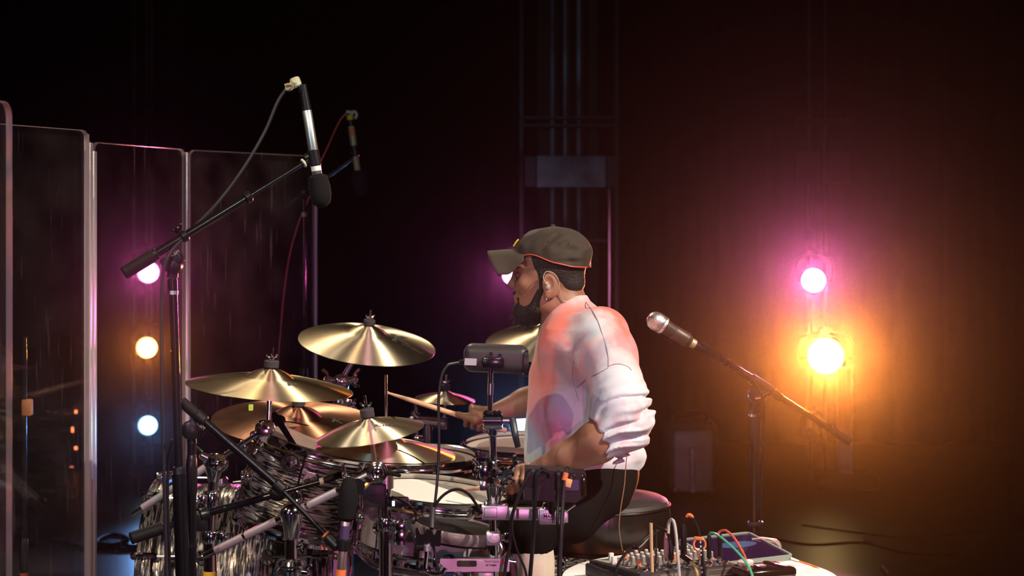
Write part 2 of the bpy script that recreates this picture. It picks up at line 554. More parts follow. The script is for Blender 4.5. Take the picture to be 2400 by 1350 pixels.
def mtx(o, axis=(0, 0, 1), spin=0.0, up=None):
    return Matrix.Translation(Vector(o)) @ frame(axis, up).to_4x4() @ Matrix.Rotation(spin, 4, 'Z')

FONT_CACHE = {}
def text_mesh(txt, size, bold=0.0, extrude=0.0):
    """flat lettering as (verts, faces), centred"""
    cu = bpy.data.curves.new('lettering', 'FONT')
    cu.body = txt; cu.size = size; cu.align_x = 'CENTER'; cu.align_y = 'CENTER'
    cu.offset = bold; cu.extrude = extrude; cu.resolution_u = 3
    o = bpy.data.objects.new('lettering_tmp', cu)
    COL.objects.link(o)
    dg = bpy.context.evaluated_depsgraph_get()
    me = bpy.data.meshes.new_from_object(o.evaluated_get(dg))
    vs = [v.co.copy() for v in me.vertices]
    fs = [tuple(p.vertices) for p in me.polygons]
    bpy.data.meshes.remove(me)
    bpy.data.objects.remove(o); bpy.data.curves.remove(cu)
    return vs, fs
def lettering(txt, size, o, R, material, parent, bold=0.0, name='lettering', warp=None):
    vs, fs = text_mesh(txt, size, bold)
    b = MB()
    o = Vector(o)
    b.add([o + R @ (warp(v) if warp else v) for v in vs], fs)
    return b.obj(name, material, parent, smooth=False)
FACE_CAM = Matrix(((1, 0, 0), (0, 0, -1), (0, 1, 0)))     # local X right, local Y up, local Z to the lens
def make_grille():
    m = mat('mesh_grille', (0.62, 0.60, 0.58), 0.35, 0.9)
    nt, b = nodes_of('mesh_grille')
    tc = nt.nodes.new('ShaderNodeTexCoord')
    v = nt.nodes.new('ShaderNodeTexVoronoi'); v.inputs['Scale'].default_value = 420
    nt.links.new(tc.outputs['Object'], v.inputs['Vector'])
    r = nt.nodes.new('ShaderNodeValToRGB')
    r.color_ramp.elements[0].position = 0.18; r.color_ramp.elements[0].color = (0.05, 0.045, 0.04, 1)
    r.color_ramp.elements[1].position = 0.42; r.color_ramp.elements[1].color = (0.70, 0.66, 0.62, 1)
    nt.links.new(v.outputs['Distance'], r.inputs[0]); nt.links.new(r.outputs[0], b.inputs['Base Color'])
    bp = nt.nodes.new('ShaderNodeBump'); bp.inputs['Strength'].default_value = 0.5; bp.inputs['Distance'].default_value = 0.001
    nt.links.new(v.outputs['Distance'], bp.inputs['Height']); nt.links.new(bp.outputs[0], b.inputs['Normal'])
make_grille()
mat('vocal_body', (0.060, 0.044, 0.034), 0.42, 0.3)
mat('pad_rim', (0.16, 0.13, 0.13), 0.3, spec=0.6)  # base lifted to pinkish grey, standing in for reflected pink light
mat('led_off_red', (0.5, 0.06, 0.12), 0.4)
mat('tape_amber', (0.80, 0.36, 0.14), 0.6)
mat('eye_white', (0.6, 0.55, 0.5), 0.3)
def make_tiedye():
    m = mat('tie_dye', (0.62, 0.64, 0.67), 0.9, spec=0.2, sheen=0.25)
    nt, b = nodes_of('tie_dye')
    tc = nt.nodes.new('ShaderNodeTexCoord')
    geo = nt.nodes.new('ShaderNodeNewGeometry')
    nz = nt.nodes.new('ShaderNodeTexNoise'); nz.inputs['Scale'].default_value = 14; nz.inputs['Detail'].default_value = 5
    nt.links.new(geo.outputs['Position'], nz.inputs['Vector'])
    sb = nt.nodes.new('ShaderNodeVectorMath'); sb.operation = 'SUBTRACT'; sb.inputs[1].default_value = (0.5, 0.5, 0.5)
    nt.links.new(nz.outputs['Color'], sb.inputs[0])
    sc = nt.nodes.new('ShaderNodeVectorMath'); sc.operation = 'SCALE'; sc.inputs['Scale'].default_value = 0.12
    nt.links.new(sb.outputs[0], sc.inputs[0])
    ad = nt.nodes.new('ShaderNodeVectorMath'); ad.operation = 'ADD'
    nt.links.new(geo.outputs['Position'], ad.inputs[0]); nt.links.new(sc.outputs[0], ad.inputs[1])
    prev = None
    coral = (0.70, 0.165, 0.115); gb = (0.24, 0.31, 0.36); mag = (0.70, 0.15, 0.33); lav = (0.48, 0.38, 0.55); wh = (0.62, 0.66, 0.68); rose = (0.66, 0.28, 0.30)
    # dye patches: pixel, depth, radius, colour, strength
    patches = [(1290, 790, 4.42, 0.115, coral, 1.0), (1265, 860, 4.42, 0.105, coral, .95), (1255, 930, 4.42, 0.06, rose, .8), (1300, 870, 4.38, 0.07, rose, .85), (1262, 915, 4.42, 0.075, coral, .85), (1275, 990, 4.40, 0.05, rose, .6),
               (1448, 765, 4.42, 0.105, coral, 1.0), (1482, 825, 4.38, 0.085, coral, .95), (1440, 835, 4.33, 0.03, coral, .7),
               (1372, 770, 4.36, 0.050, wh, 1.0), (1352, 830, 4.36, 0.032, wh, .8), (1372, 800, 4.36, 0.028, gb, .5),
               (1330, 915, 4.37, 0.050, gb, .75), (1290, 980, 4.38, 0.045, gb, .55), (1250, 1060, 4.42, 0.055, gb, .7), (1345, 800, 4.36, 0.02, gb, .6),
               (1310, 1000, 4.37, 0.038, mag, .9), (1290, 1040, 4.38, 0.035, mag, .7), (1405, 870, 4.30, 0.035, rose, .7), (1350, 965, 4.37, 0.05, lav, .8), (1320, 860, 4.37, 0.035, gb, .5),
               (1500, 965, 4.27, 0.022, coral, .7), (1480, 1005, 4.24, 0.018, coral, .7), (1405, 985, 4.22, 0.014, coral, .7), (1450, 960, 4.2, 0.03, lav, .35), (1440, 1070, 4.45, 0.05, lav, .6), (1245, 980, 4.42, .03, mag, .5)]
    for px, py, d, r, col, st in patches:
        ds = nt.nodes.new('ShaderNodeVectorMath'); ds.operation = 'DISTANCE'
        ds.inputs[1].default_value = P(px, py, d)
        nt.links.new(ad.outputs[0], ds.inputs[0])
        mr = nt.nodes.new('ShaderNodeMapRange'); mr.interpolation_type = 'SMOOTHSTEP'
        for i, v in enumerate((r * 1.8, r * 0.3, 0.0, st)): mr.inputs[i + 1].default_value = v
        nt.links.new(ds.outputs['Value'], mr.inputs[0])
        mx = nt.nodes.new('ShaderNodeMix'); mx.data_type = 'RGBA'
        nt.links.new(mr.outputs[0], mx.inputs['Factor'])
        if prev is None: mx.inputs['A'].default_value = (0.62, 0.64, 0.67, 1)
        else: nt.links.new(prev, mx.inputs['A'])
        mx.inputs['B'].default_value = (*col, 1)
        prev = mx.outputs['Result']
    # streaky second dip of dye over the whole cloth
    for scl, col, lo, hi, st in ((9.0, (0.60, 0.22, 0.26), 0.53, 0.68, 0.6), (11.0, (0.26, 0.32, 0.40), 0.55, 0.72, 0.45)):
        ns = nt.nodes.new('ShaderNodeTexNoise'); ns.inputs['Scale'].default_value = scl; ns.inputs['Detail'].default_value = 4
        of = nt.nodes.new('ShaderNodeVectorMath'); of.operation = 'MULTIPLY_ADD'; of.inputs[1].default_value = (1.6, 1.0, 0.7); of.inputs[2].default_value = (scl, scl * 2, 0.3 * scl)
        nt.links.new(ad.outputs[0], of.inputs[0]); nt.links.new(of.outputs[0], ns.inputs['Vector'])
        mr = nt.nodes.new('ShaderNodeMapRange'); mr.interpolation_type = 'SMOOTHSTEP'
        for i, v in enumerate((lo, hi, 0.0, st)): mr.inputs[i + 1].default_value = v
        nt.links.new(ns.outputs['Fac'], mr.inputs[0])
        mx = nt.nodes.new('ShaderNodeMix'); mx.data_type = 'RGBA'
        nt.links.new(mr.outputs[0], mx.inputs['Factor']); nt.links.new(prev, mx.inputs['A']); mx.inputs['B'].default_value = (*col, 1)
        prev = mx.outputs['Result']
    nt.links.new(prev, b.inputs['Base Color'])
    n2 = nt.nodes.new('ShaderNodeTexNoise'); n2.inputs['Scale'].default_value = 900
    nt.links.new(geo.outputs['Position'], n2.inputs['Vector'])
    bp = nt.nodes.new('ShaderNodeBump'); bp.inputs['Strength'].default_value = 0.15; bp.inputs['Distance'].default_value = 0.001
    nt.links.new(n2.outputs['Fac'], bp.inputs['Height']); nt.links.new(bp.outputs[0], b.inputs['Normal'])
make_tiedye()

# ------------------------------------------------------------------ the setting
def PF(px, py):
    """floor point seen at a pixel"""
    return P(px, py, CAMH * F / (py - HOR))

b = MB(); b.box((0, 4.0, -0.03), (14, 17, 0.06))
struct(b.obj('floor', 'floor_vinyl', smooth=False))

def curtain(name, x0, x1, y, h, amp, wl, seed, horiz=True):
    rnd = random.Random(seed)
    n = max(8, int(abs(x1 - x0) / wl * 10))
    ph = [rnd.uniform(0, 6.3) for _ in range(3)]
    vs = []; fs = []
    for i in range(n + 1):
        t = x0 + (x1 - x0) * i / n
        off = amp * (math.sin(2 * math.pi * t / wl + ph[0]) + 0.45 * math.sin(2 * math.pi * t / wl * 1.73 + ph[1]) + 0.3 * math.sin(2 * math.pi * t / wl * 0.41 + ph[2]))
        for z in (0.0, h):
            vs.append((t, y + off, z) if horiz else (y + off, t, z))
    for i in range(n):
        fs.append((2 * i, 2 * i + 2, 2 * i + 3, 2 * i + 1))
    m = MB(); m.add(vs, fs)
    o = m.obj(name, 'curtain')
    md = o.modifiers.new('thickness', 'SOLIDIFY'); md.thickness = 0.012
    return struct(o)
curtain('wall_back', -6.8, 6.8, 10.6, 5.5, 0.05, 0.26, 1)
curtain('wall_left', 6.2, 10.5, -4.1, 5.5, 0.05, 0.30, 2, False)
curtain('wall_right', 2.12, 4.4, 7.6, 5.5, 0.03, 0.30, 3)

# ------------------------------------------------------------------ lighting towers behind the kit
TD = 9.0
def par_lamp(label, px, py, d, lens, aim, r=0.062, power=None, color=None, angle=70, group='lamps on the lighting towers', lit=True, pipe=None):
    c = P(px, py, d)
    ax = (Vector(aim) - c).normalized()
    M = mtx(c, ax)
    t = thing('stage_lamp', label, 'lamp', group=group, M=M)
    m = MB(); m.lathe([(0.03, -0.20), (r * 0.72, -0.19), (r * 0.86, -0.13), (r * 1.02, -0.05), (r * 1.12, 0.0), (r * 1.20, 0.012), (r * 1.20, 0.03), (r * 1.05, 0.03), (r * 1.0, 0.004), (r * 1.0, -0.02)], seg=28, cap=False)
    m.obj('housing', 'black_metal', t, M=M)
    m = MB(); m.lathe([(0.0001, 0.014), (r * 0.5, 0.011), (r * 0.85, 0.004), (r, -0.004), (r, -0.012), (0.0001, -0.012)], seg=28, cap=False)
    m.obj('lens', lens, t, M=M)
    m = MB()
    m.path([Vector((-r * 1.2, 0, -0.08)), Vector((-r * 1.5, 0, -0.08)), Vector((-r * 1.5, 0.10, -0.09)), Vector((0, 0.125, -0.09)), Vector((r * 1.5, 0.10, -0.09)), Vector((r * 1.5, 0, -0.08)), Vector((r * 1.2, 0, -0.08))], 0.008, 6, 3)
    m.obj('yoke', 'black_metal', t, M=M)
    m = MB(); m.box((0, 0.135, -0.10), (0.05, 0.03, 0.07), bev=0.006)
    m.obj('clamp', 'steel_dark', t, M=M)
    if pipe:
        a = M @ Vector((0, 0.135, -0.12)); e = P(pipe, py, TD + 0.22); e.z = a.z
        m = MB(); m.path([a, (a + e) / 2, e], 0.008, 8, 3); m.obj('outrigger', 'black_metal', t)
    if lit and power:
        l = lamp('stage_lamp_light', 'SPOT', c + ax * 0.05, c + ax, power, color, r * 0.9, angle, 0.7)
    return t

PINK = (1.0, 0.13, 0.52); AMB = (1.0, 0.27, 0.04); BLU = (0.16, 0.42, 1.0)
par_lamp('lit pink lamp, topmost on the tower seen through the clear panels', 348, 638, TD, 'lens_pink', (-0.9, 0.8, 1.3), 0.052, 75, PINK, 36, pipe=344)
par_lamp('lit amber lamp, middle one on the tower seen through the clear panels', 345, 815, TD, 'lens_amber_soft', (-0.9, 0.8, 1.3), 0.050, 80, AMB, 32, pipe=344)
par_lamp('lit blue lamp, lowest on the tower seen through the clear panels', 347, 997, TD, 'lens_blue', (-0.9, 2.5, 0.95), 0.046, 20, BLU, 42, pipe=344)
par_lamp('lit pink lamp shining past the drummer\'s nose', 1199, 645, TD, 'lens_pink', (0.0, 2.0, 1.1), 0.044, 40, PINK, 55, pipe=1222)
par_lamp('lit blue lamp half hidden behind the drummer\'s sweatshirt', 1223, 995, TD, 'lens_blue', (0.0, 3.0, 0.9), 0.056, 60, BLU, 60, pipe=1222)
par_lamp('lit pink lamp above the big amber one behind the vocal microphone', 1907, 657, TD, 'lens_pink', (0.2, 2.0, 1.0), 0.058, 320, PINK, 50, pipe=1897)
par_lamp('glaring amber lamp, brightest of all, behind the vocal microphone stand', 1935, 835, TD, 'lens_amber', (0.55, 0.0, 2.0), 0.085, 1750, AMB, 44, pipe=1934)
par_lamp('unlit lamp with a violet glass, low behind the vocal microphone boom', 1901, 1021, TD, 'lens_blue_glass', (0.2, 2.0, 1.1), 0.032, lit=False, pipe=1897)

def vbar(m, px, y0, y1, d, w, dep=0.05):
    a = P(px, y0, d); z0 = CAMH - (y1 - HOR) / F * d; z1 = CAMH - (y0 - HOR) / F * d
    z0 = max(z0, 0.0)
    m.box((a.x, d, (z0 + z1) / 2), (w, dep, z1 - z0), bev=min(w, dep) * 0.2, bseg=1)
def hbar(m, x0, x1, y, d, h, dep=0.05):
    a = P(x0, y, d); c = P(x1, y, d)
    m.box(((a.x + c.x) / 2, d, a.z), (c.x - a.x, dep, h), bev=min(h, dep) * 0.2, bseg=1)
def vpipe(m, px, y0, y1, d, r):
    a = P(px, y0, d); c = P(px, y1, d); c.z = max(c.z, 0.0)
    m.tube(a, c, r, seg=12)

# middle tower (counterweight column) behind the drummer
TM = TD + 0.22
t = thing('lighting_tower', 'dark steel column with pipes and a sheet panel behind the drummer\'s cap', 'tower', (P(1330, 900, TM).x, TM, 0))
for px, r in ((1222, 0.012), (1445, 0.012)):
    m = MB(); vbar(m, px, -260, 1160, TM, 0.03, 0.05); m.obj('side_rail', 'steel_dark', t)
for px, r, y1 in ((1295, 0.011, 1160), (1325, 0.012, 1160), (1357, 0.013, 1160)):
    m = MB(); vpipe(m, px, -260, y1, TM + 0.06, r); m.obj('pipe', 'steel_sheet', t)
for y in (276, 294):
    m = MB(); hbar(m, 1216, 1452, y, TM - 0.04, 0.018, 0.05); m.obj('crossbar', 'steel_dark', t)
m = MB(); hbar(m, 1365, 1440, 563, TM - 0.03, 0.016, 0.03); m.obj('crossbar', 'steel_dark', t)
m = MB(); a = P(1258, 402, TM - 0.07); c = P(1420, 402, TM - 0.07)
m.box(((a.x + c.x) / 2, TM - 0.07, a.z), (c.x - a.x, 0.012, 0.163), bev=0.003, bseg=1); m.obj('sheet_panel', 'steel_sheet', t)
for x0, x1 in ((1229, 1257), (1421, 1451)):
    m = MB(); a = P(x0, 402, TM - 0.06); c = P(x1, 402, TM - 0.06)
    m.box(((a.x + c.x) / 2, TM - 0.06, a.z), (c.x - a.x, 0.012, 0.16), bev=0.003, bseg=1); m.obj('side_plate', 'steel_dark', t)
m = MB(); vbar(m, 1330, -260, 1160, TM + 0.25, 0.34, 0.06); m.obj('back_plate', 'case_black', t)
m = MB(); m.tube(P(1428, 440, TM - 0.08), Vector((P(1428, 700, TM - 0.08).x, TM - 0.08, 0.0)), 0.009, seg=10); m.obj('pipe', 'nickel', t)

# left tower
t = thing('lighting_tower', 'slim three-pipe steel column standing behind the clear panels', 'tower', (P(340, 900, TM).x, TM, 0))
for px in (315, 344, 355):
    m = MB(); vpipe(m, px, -260, 1160, TM, 0.0095); m.obj('pipe', 'steel_sheet', t)
for y in (290, 1100):
    m = MB(); hbar(m, 300, 372, y, TM - 0.05, 0.05, 0.05); m.obj('crossbar', 'case_black', t)
m = MB(); vbar(m, 405, -260, 1160, TM + 0.2, 0.12, 0.06); m.obj('back_plate', 'case_black', t)

# right tower
t = thing('lighting_tower', 'slim steel column with two small plates above the pink lamp', 'tower', (P(1915, 900, TM).x, TM, 0))
for px, r in ((1897, 0.011), (1934, 0.008)):
    m = MB(); vpipe(m, px, -260, 1160, TM, r); m.obj('pipe', 'steel_dark', t)
for x0, x1 in ((1868, 1922), (1938, 1992)):
    m = MB(); a = P(x0, 393, TM - 0.05); c = P(x1, 393, TM - 0.05)
    m.box(((a.x + c.x) / 2, TM - 0.05, a.z), (c.x - a.x, 0.012, 0.17), bev=0.003, bseg=1); m.obj('side_plate', 'steel_dark', t)
m = MB(); hbar(m, 1866, 1990, 284, TM - 0.04, 0.03, 0.05); m.obj('crossbar', 'case_black', t)

# ribbed white post beside the amber lamp
d = 8.9
t = thing('light_batten', 'pale ribbed upright batten on a black foot below the amber lamp', 'batten', (P(1979, 1105, d).x, d, 0))
for px in (1966, 1975, 1984, 1993):
    m = MB(); a = P(px, 862, d); m.box((a.x, d, (a.z + 0.065) / 2), (0.0175, 0.035, a.z - 0.065), bev=0.004, bseg=1); m.obj('rib', 'tower_white', t)
m = MB(); m.box((P(1979, 1105, d).x, d + 0.03, 0.33), (0.07, 0.02, 0.50)); m.obj('spine', 'steel_dark', t)
m = MB(); m.box((P(1979, 1105, d).x, d, 0.033), (0.30, 0.26, 0.066), bev=0.01); m.obj('foot', 'case_black', t)

# wheeled case at the back of the stage
d = 8.5
a = P(1577, 1000, d); c = P(1670, 1172, d)
w = c.x - a.x; zt = a.z; cx = (a.x + c.x) / 2
t = thing('wheeled_case', 'black upright wheeled case with a grey ribbed face by the back curtain', 'case', (cx, d, 0))
m = MB(); m.box((cx, d + 0.15, (zt + 0.03) / 2 + 0.01), (w + 0.05, 0.26, zt - 0.02), bev=0.02); m.obj('body', 'case_black', t)
m = MB(); m.box((cx, d - 0.005, zt * 0.53), (w, 0.06, zt * 0.86), bev=0.025); m.obj('face', 'case_grey', t)
m = MB(); m.box((cx - 0.005, d - 0.045, zt * 0.42), (0.030, 0.03, zt * 0.62), bev=0.008); m.obj('rib', 'steel_sheet', t)
m = MB(); m.path([(cx - 0.07, d + 0.1, zt - 0.01), (cx - 0.07, d + 0.1, zt + 0.05), (cx + 0.07, d + 0.1, zt + 0.05), (cx + 0.07, d + 0.1, zt - 0.01)], 0.01, 8, 3); m.obj('handle', 'black_plastic', t)
for s in (-1, 1):
    m = MB(); m.tube((cx + s * w * 0.42 - 0.012, d + 0.03, 0.028), (cx + s * w * 0.42 + 0.012, d + 0.03, 0.028), 0.028); m.obj('wheel', 'black_rubber', t)
    m = MB(); m.box((cx + s * w * 0.44, d - 0.03, zt * 0.13), (0.03, 0.03, 0.03), bev=0.006); m.obj('corner', 'steel_dark', t)

# rack of gear with small lights, far behind the clear panels
d = 9.6
a = P(60, 930, d); c = P(215, 1150, d)
t = thing('gear_rack', 'black equipment rack with tiny amber and white lights behind the panels', 'rack', ((a.x + c.x) / 2, d, 0))
m = MB(); m.box(((a.x + c.x) / 2, d + 0.2, a.z / 2), (c.x - a.x, 0.4, a.z), bev=0.012); m.obj('cabinet', 'case_black', t)
for px, py, w, h, mt in ((170, 1000, 4, 26, 'led_red'), (178, 965, 5, 7, 'led_red'), (178, 1050, 6, 7, 'led_red'), (162, 1020, 5, 4, 'lens_pink'), (138, 1109, 7, 8, 'led_white'), (168, 1096, 8, 4, 'led_red'), (172, 1088, 5, 3, 'led_white')):
    q = P(px, py, d - 0.004); s = d / F
    m = MB(); m.box(q, (w * s, 0.008, h * s)); m.obj('indicator', mt, t, smooth=False)
for k, py in enumerate((985, 1030, 1075, 1120)):
    q = P(137, py, d - 0.003); m = MB(); m.box(q, (0.33, 0.012, 0.075), bev=0.003); m.obj('unit_face', 'case_black', t)

# cables on the stage floor
def cable(name, label, pts, r, material, cat='cable', group=None, seg=7, n=8):
    m = MB(); m.path(pts, r, seg, n)
    return tag(m.obj(name, material), label, cat, group)
def fl(px, py, r):
    q = PF(px, py); q.z = r; return q
cable('floor_cable', 'black cable lying across the bare floor beyond the vocal stand', [fl(1800, 1262, .004), fl(1900, 1278, .004), fl(2020, 1274, .004), fl(2120, 1298, .004), fl(2260, 1304, .004), fl(2420, 1296, .004)], 0.004, 'cable_black')
cable('floor_cable', 'thin black cable running along the stage floor under the batten', [fl(1880, 1232, .0035), fl(2010, 1250, .0035), fl(2140, 1262, .0035), fl(2280, 1250, .0035), fl(2420, 1256, .0035)], 0.0035, 'cable_black')
cable('coiled_cable', 'loosely coiled black cable on the floor seen through the panels', [fl(60, 1276, .007), fl(120, 1262, .007), fl(215, 1288, .007), fl(300, 1268, .007), fl(262, 1256, .007), fl(230, 1276, .007), fl(330, 1284, .007), fl(420, 1282, .007)], 0.007, 'cable_black')
cable('floor_cable', 'black cable running along the floor to the bass drum', [fl(20, 1292, .007), fl(120, 1276, .007), fl(240, 1290, .007), fl(360, 1290, .007), fl(480, 1286, .007)], 0.007, 'cable_black')
m = MB(); m.tube(fl(2068, 1334, .008), fl(2082, 1352, .008), 0.008, bev=0.002)
tag(m.obj('floor_stick', 'wood_stick'), 'short pale stick lying on the bare floor beyond the round table', 'stick')
for k, (px, py, lb) in enumerate(((1958, 1136, 'small pale clip on the floor by the batten foot'), (2033, 1263, 'small scrap of white tape on the floor beside the cable'))):
    q = PF(px, py + 4); m = MB(); m.box((q.x, q.y, 0.012), (0.035, 0.03, 0.024), bev=0.006)
    tag(m.obj('floor_marker', 'tape_white'), lb, 'marker')

# ------------------------------------------------------------------ clear acrylic shield panels
PH = 1.56
def shield(label, a, b_, thick=0.012):
    a = Vector((a[0], a[1], 0)); b_ = Vector((b_[0], b_[1], 0))
    ux = (b_ - a).normalized(); L = (b_ - a).length
    uy = Vector((-ux.y, ux.x, 0))
    t = thing('acrylic_panel', label, 'screen', a, 'clear acrylic drum shield')
    def outline(ins):
        r = 0.03
        pts = [(ins, 0.0), (L - ins, 0.0)]
        for k in range(7):
            an = math.pi / 2 * k / 6
            pts.append((L - r + (r - ins) * math.cos(an), PH - r + (r - ins) * math.sin(an)))
        for k in range(7):
            an = math.pi / 2 + math.pi / 2 * k / 6
            pts.append((r + (r - ins) * math.cos(an), PH - r + (r - ins) * math.sin(an)))
        return pts
    R = Matrix((ux, Vector((0, 0, 1)), ux.cross(Vector((0, 0, 1))))).transposed()
    m = MB()
    pts = outline(0.0012)
    n = len(pts)
    off = R.col[2] * (-thick / 2)
    # one sheet of real thickness, without its rim (the rim is the edge part)
    for s in (-0.5, 0.5):
        k0 = len(m.v)
        m.v += [a + R @ Vector((x, z, 0)) + R.col[2] * (s * thick) for x, z in pts]
        m.f.append(tuple(range(k0, k0 + n)) if s > 0 else tuple(reversed(range(k0, k0 + n))))
    m.obj('sheet', 'acrylic', t, smooth=False)
    m = MB()
    m.prism(outline(0.0), thick, a + off, R, hole=outline(0.0014))
    m.obj('rim', 'acrylic_edge', t)
    return t
shield('clear acrylic panel at the open end of the row, away from the cymbals', (-1.070, 2.82), (-0.960, 3.41))
shield('clear acrylic panel between the open end panel and the stacked hinge strips', (-1.292, 3.95), (-1.072, 4.51))
shield('clear acrylic panel through which the pink and amber lamps shine', (-1.221, 5.20), (-1.056, 5.75))
shield('clear acrylic panel behind the cymbals, last of the row', (-1.050, 5.80), (-0.702, 6.39))
# hinge strip of stacked edges where two panel sets meet
t = thing('panel_hinge', 'stack of clear hinge strips where two acrylic panel sets meet', 'hinge', (-1.08, 4.57, 0))
for k in range(3):
    q = P(203 + 9 * k, 320, 4.56 + 0.06 * k)
    m = MB(); m.box((q.x, q.y, PH / 2 - 0.01 * k), (0.0075, 0.03, PH - 0.012 - 0.02 * k), bev=0.002); m.obj('strip', 'acrylic_edge', t)
t = thing('panel_hinge', 'single glowing hinge strip between the last two clear panels', 'hinge', (P(436, 0, 5.76).x, 5.76, 0))
m = MB(); m.box((P(436, 0, 5.76).x, 5.76, PH / 2 - 0.004), (0.0155, 0.02, PH - 0.012), bev=0.004); m.obj('strip', 'acrylic_edge', t)

# ------------------------------------------------------------------ cymbals
def cym_profile(r, bow, bell, bell_r):
    pr = []
    for k in range(7):                                  # bell
        t = k / 6
        pr.append((max(0.004, bell_r * t), bow + bell * math.cos(t * math.pi / 2) ** 0.8 if t < 1 else bow))
    for k in range(1, 15):                              # bow
        t = k / 14
        rr = bell_r + (r - bell_r) * t
        pr.append((rr, bow * (1 - t ** 1.55)))
    return pr
def cymbal(label, c, r, normal, material='bronze', bow=0.022, bell=0.022, bell_r=None, marks=(), spin=0.0, group='cymbals of the drum kit', name='cymbal'):
    bell_r = bell_r or r * 0.29
    M = mtx(c, normal, spin, up=(0, 1, 0))
    pr = cym_profile(r, bow, bell, bell_r)
    th = 0.0013
    prof = pr + [(max(q - 0.0004, 0.004), h - th) for q, h in reversed(pr)]
    m = MB(); m.lathe(prof, seg=112, cap=False, closed=True)
    o = m.obj(name, material, M=M, sharp=60)
    tag(o, label, 'cymbal', group)
    def zat(q):
        for (a, ha), (b2, hb) in zip(pr, pr[1:]):
            if a <= q <= b2: return ha + (hb - ha) * (q - a) / max(b2 - a, 1e-9)
        return 0
    for txt, size, x, y, rot, bold in marks:
        vs, fs = text_mesh(txt, size, bold)
        R2 = Matrix.Rotation(rot, 3, 'Z')
        vv = []
        for v in vs:
            q = R2 @ v + Vector((x, y, 0)); q.z = zat(math.hypot(q.x, q.y)) + 0.0007
            vv.append(q)
        m = MB(); m.add(vv, fs)
        m.obj('lettering', 'print_black', o, M=M, smooth=False)
    return o, M

CYM = {}
def cy_add(key, *a, **k): CYM[key] = cymbal(*a, **k)
cy_add('crash_left', 'large thin crash cymbal lying nearly flat beside the tall overhead stand', P(632, 908, 4.40), 0.206, (0.085, -0.045, 1), 'bronze_old', 0.026, 0.022, marks=(('K', 0.045, 0.065, -0.075, 0.15, 0.0015),))
cy_add('crash_mid', 'highest crash cymbal, tilted, with a dark letter K on it', P(860, 806, 5.45), 0.210, (0.125, -0.215, 0.97), 'bronze', 0.036, 0.024, marks=(('K', 0.085, 0.098, -0.012, 0.15, 0.004), ('Zildjian', 0.024, 0.142, -0.050, -0.25, 0.0008), ('K', 0.05, -0.10, 0.09, 2.6, 0.002)))
cy_add('ride', 'dark coppery ride cymbal under the large thin crash', P(697, 990, 4.86), 0.232, (0.075, -0.15, 0.98), 'bronze_dark', 0.020, 0.026, marks=(('K', 0.05, 0.11, -0.02, 0.0, 0.001),))
cy_add('splash', 'small splash cymbal tilted above the hi-hats, with small script lettering', P(868, 1014, 4.14), 0.126, (-0.145, -0.10, 0.98), 'bronze', 0.026, 0.010, 0.034, marks=(('Custom', 0.022, 0.055, -0.046, 0.0, 0.0004),))
cy_add('hat_top', 'upper hi-hat cymbal, domed upwards', P(904, 1057, 4.26), 0.167, (0.075, -0.02, 1), 'bronze', 0.026, 0.014, 0.045)
M = mtx(P(904, 1057, 4.26) - Vector((0.001, 0, 0.005)), Vector((0.075, -0.02, 1)) * -1, up=(0, 1, 0))
pr = cym_profile(0.167, 0.018, 0.014, 0.045)
m = MB(); m.lathe(pr + [(max(q - 0.0004, 0.004), h - 0.0013) for q, h in reversed(pr)], seg=96, cap=False, closed=True)
CYM['hat_bottom'] = (tag(m.obj('cymbal', 'bronze', M=M, sharp=60), 'lower hi-hat cymbal, cupped downwards under its mate', 'cymbal', 'cymbals of the drum kit'), M)
cy_add('mini', 'smallest splash cymbal, flat above the smoky toms', P(1043, 936, 5.60), 0.095, (0.06, -0.06, 1), 'bronze', 0.018, 0.010, 0.027)
cy_add('crash_right', 'crash cymbal half hidden behind the drummer\'s chest and grey box', P(1290, 800, 5.50), 0.200, (-0.03, -0.24, 0.97), 'bronze', 0.034, 0.022)

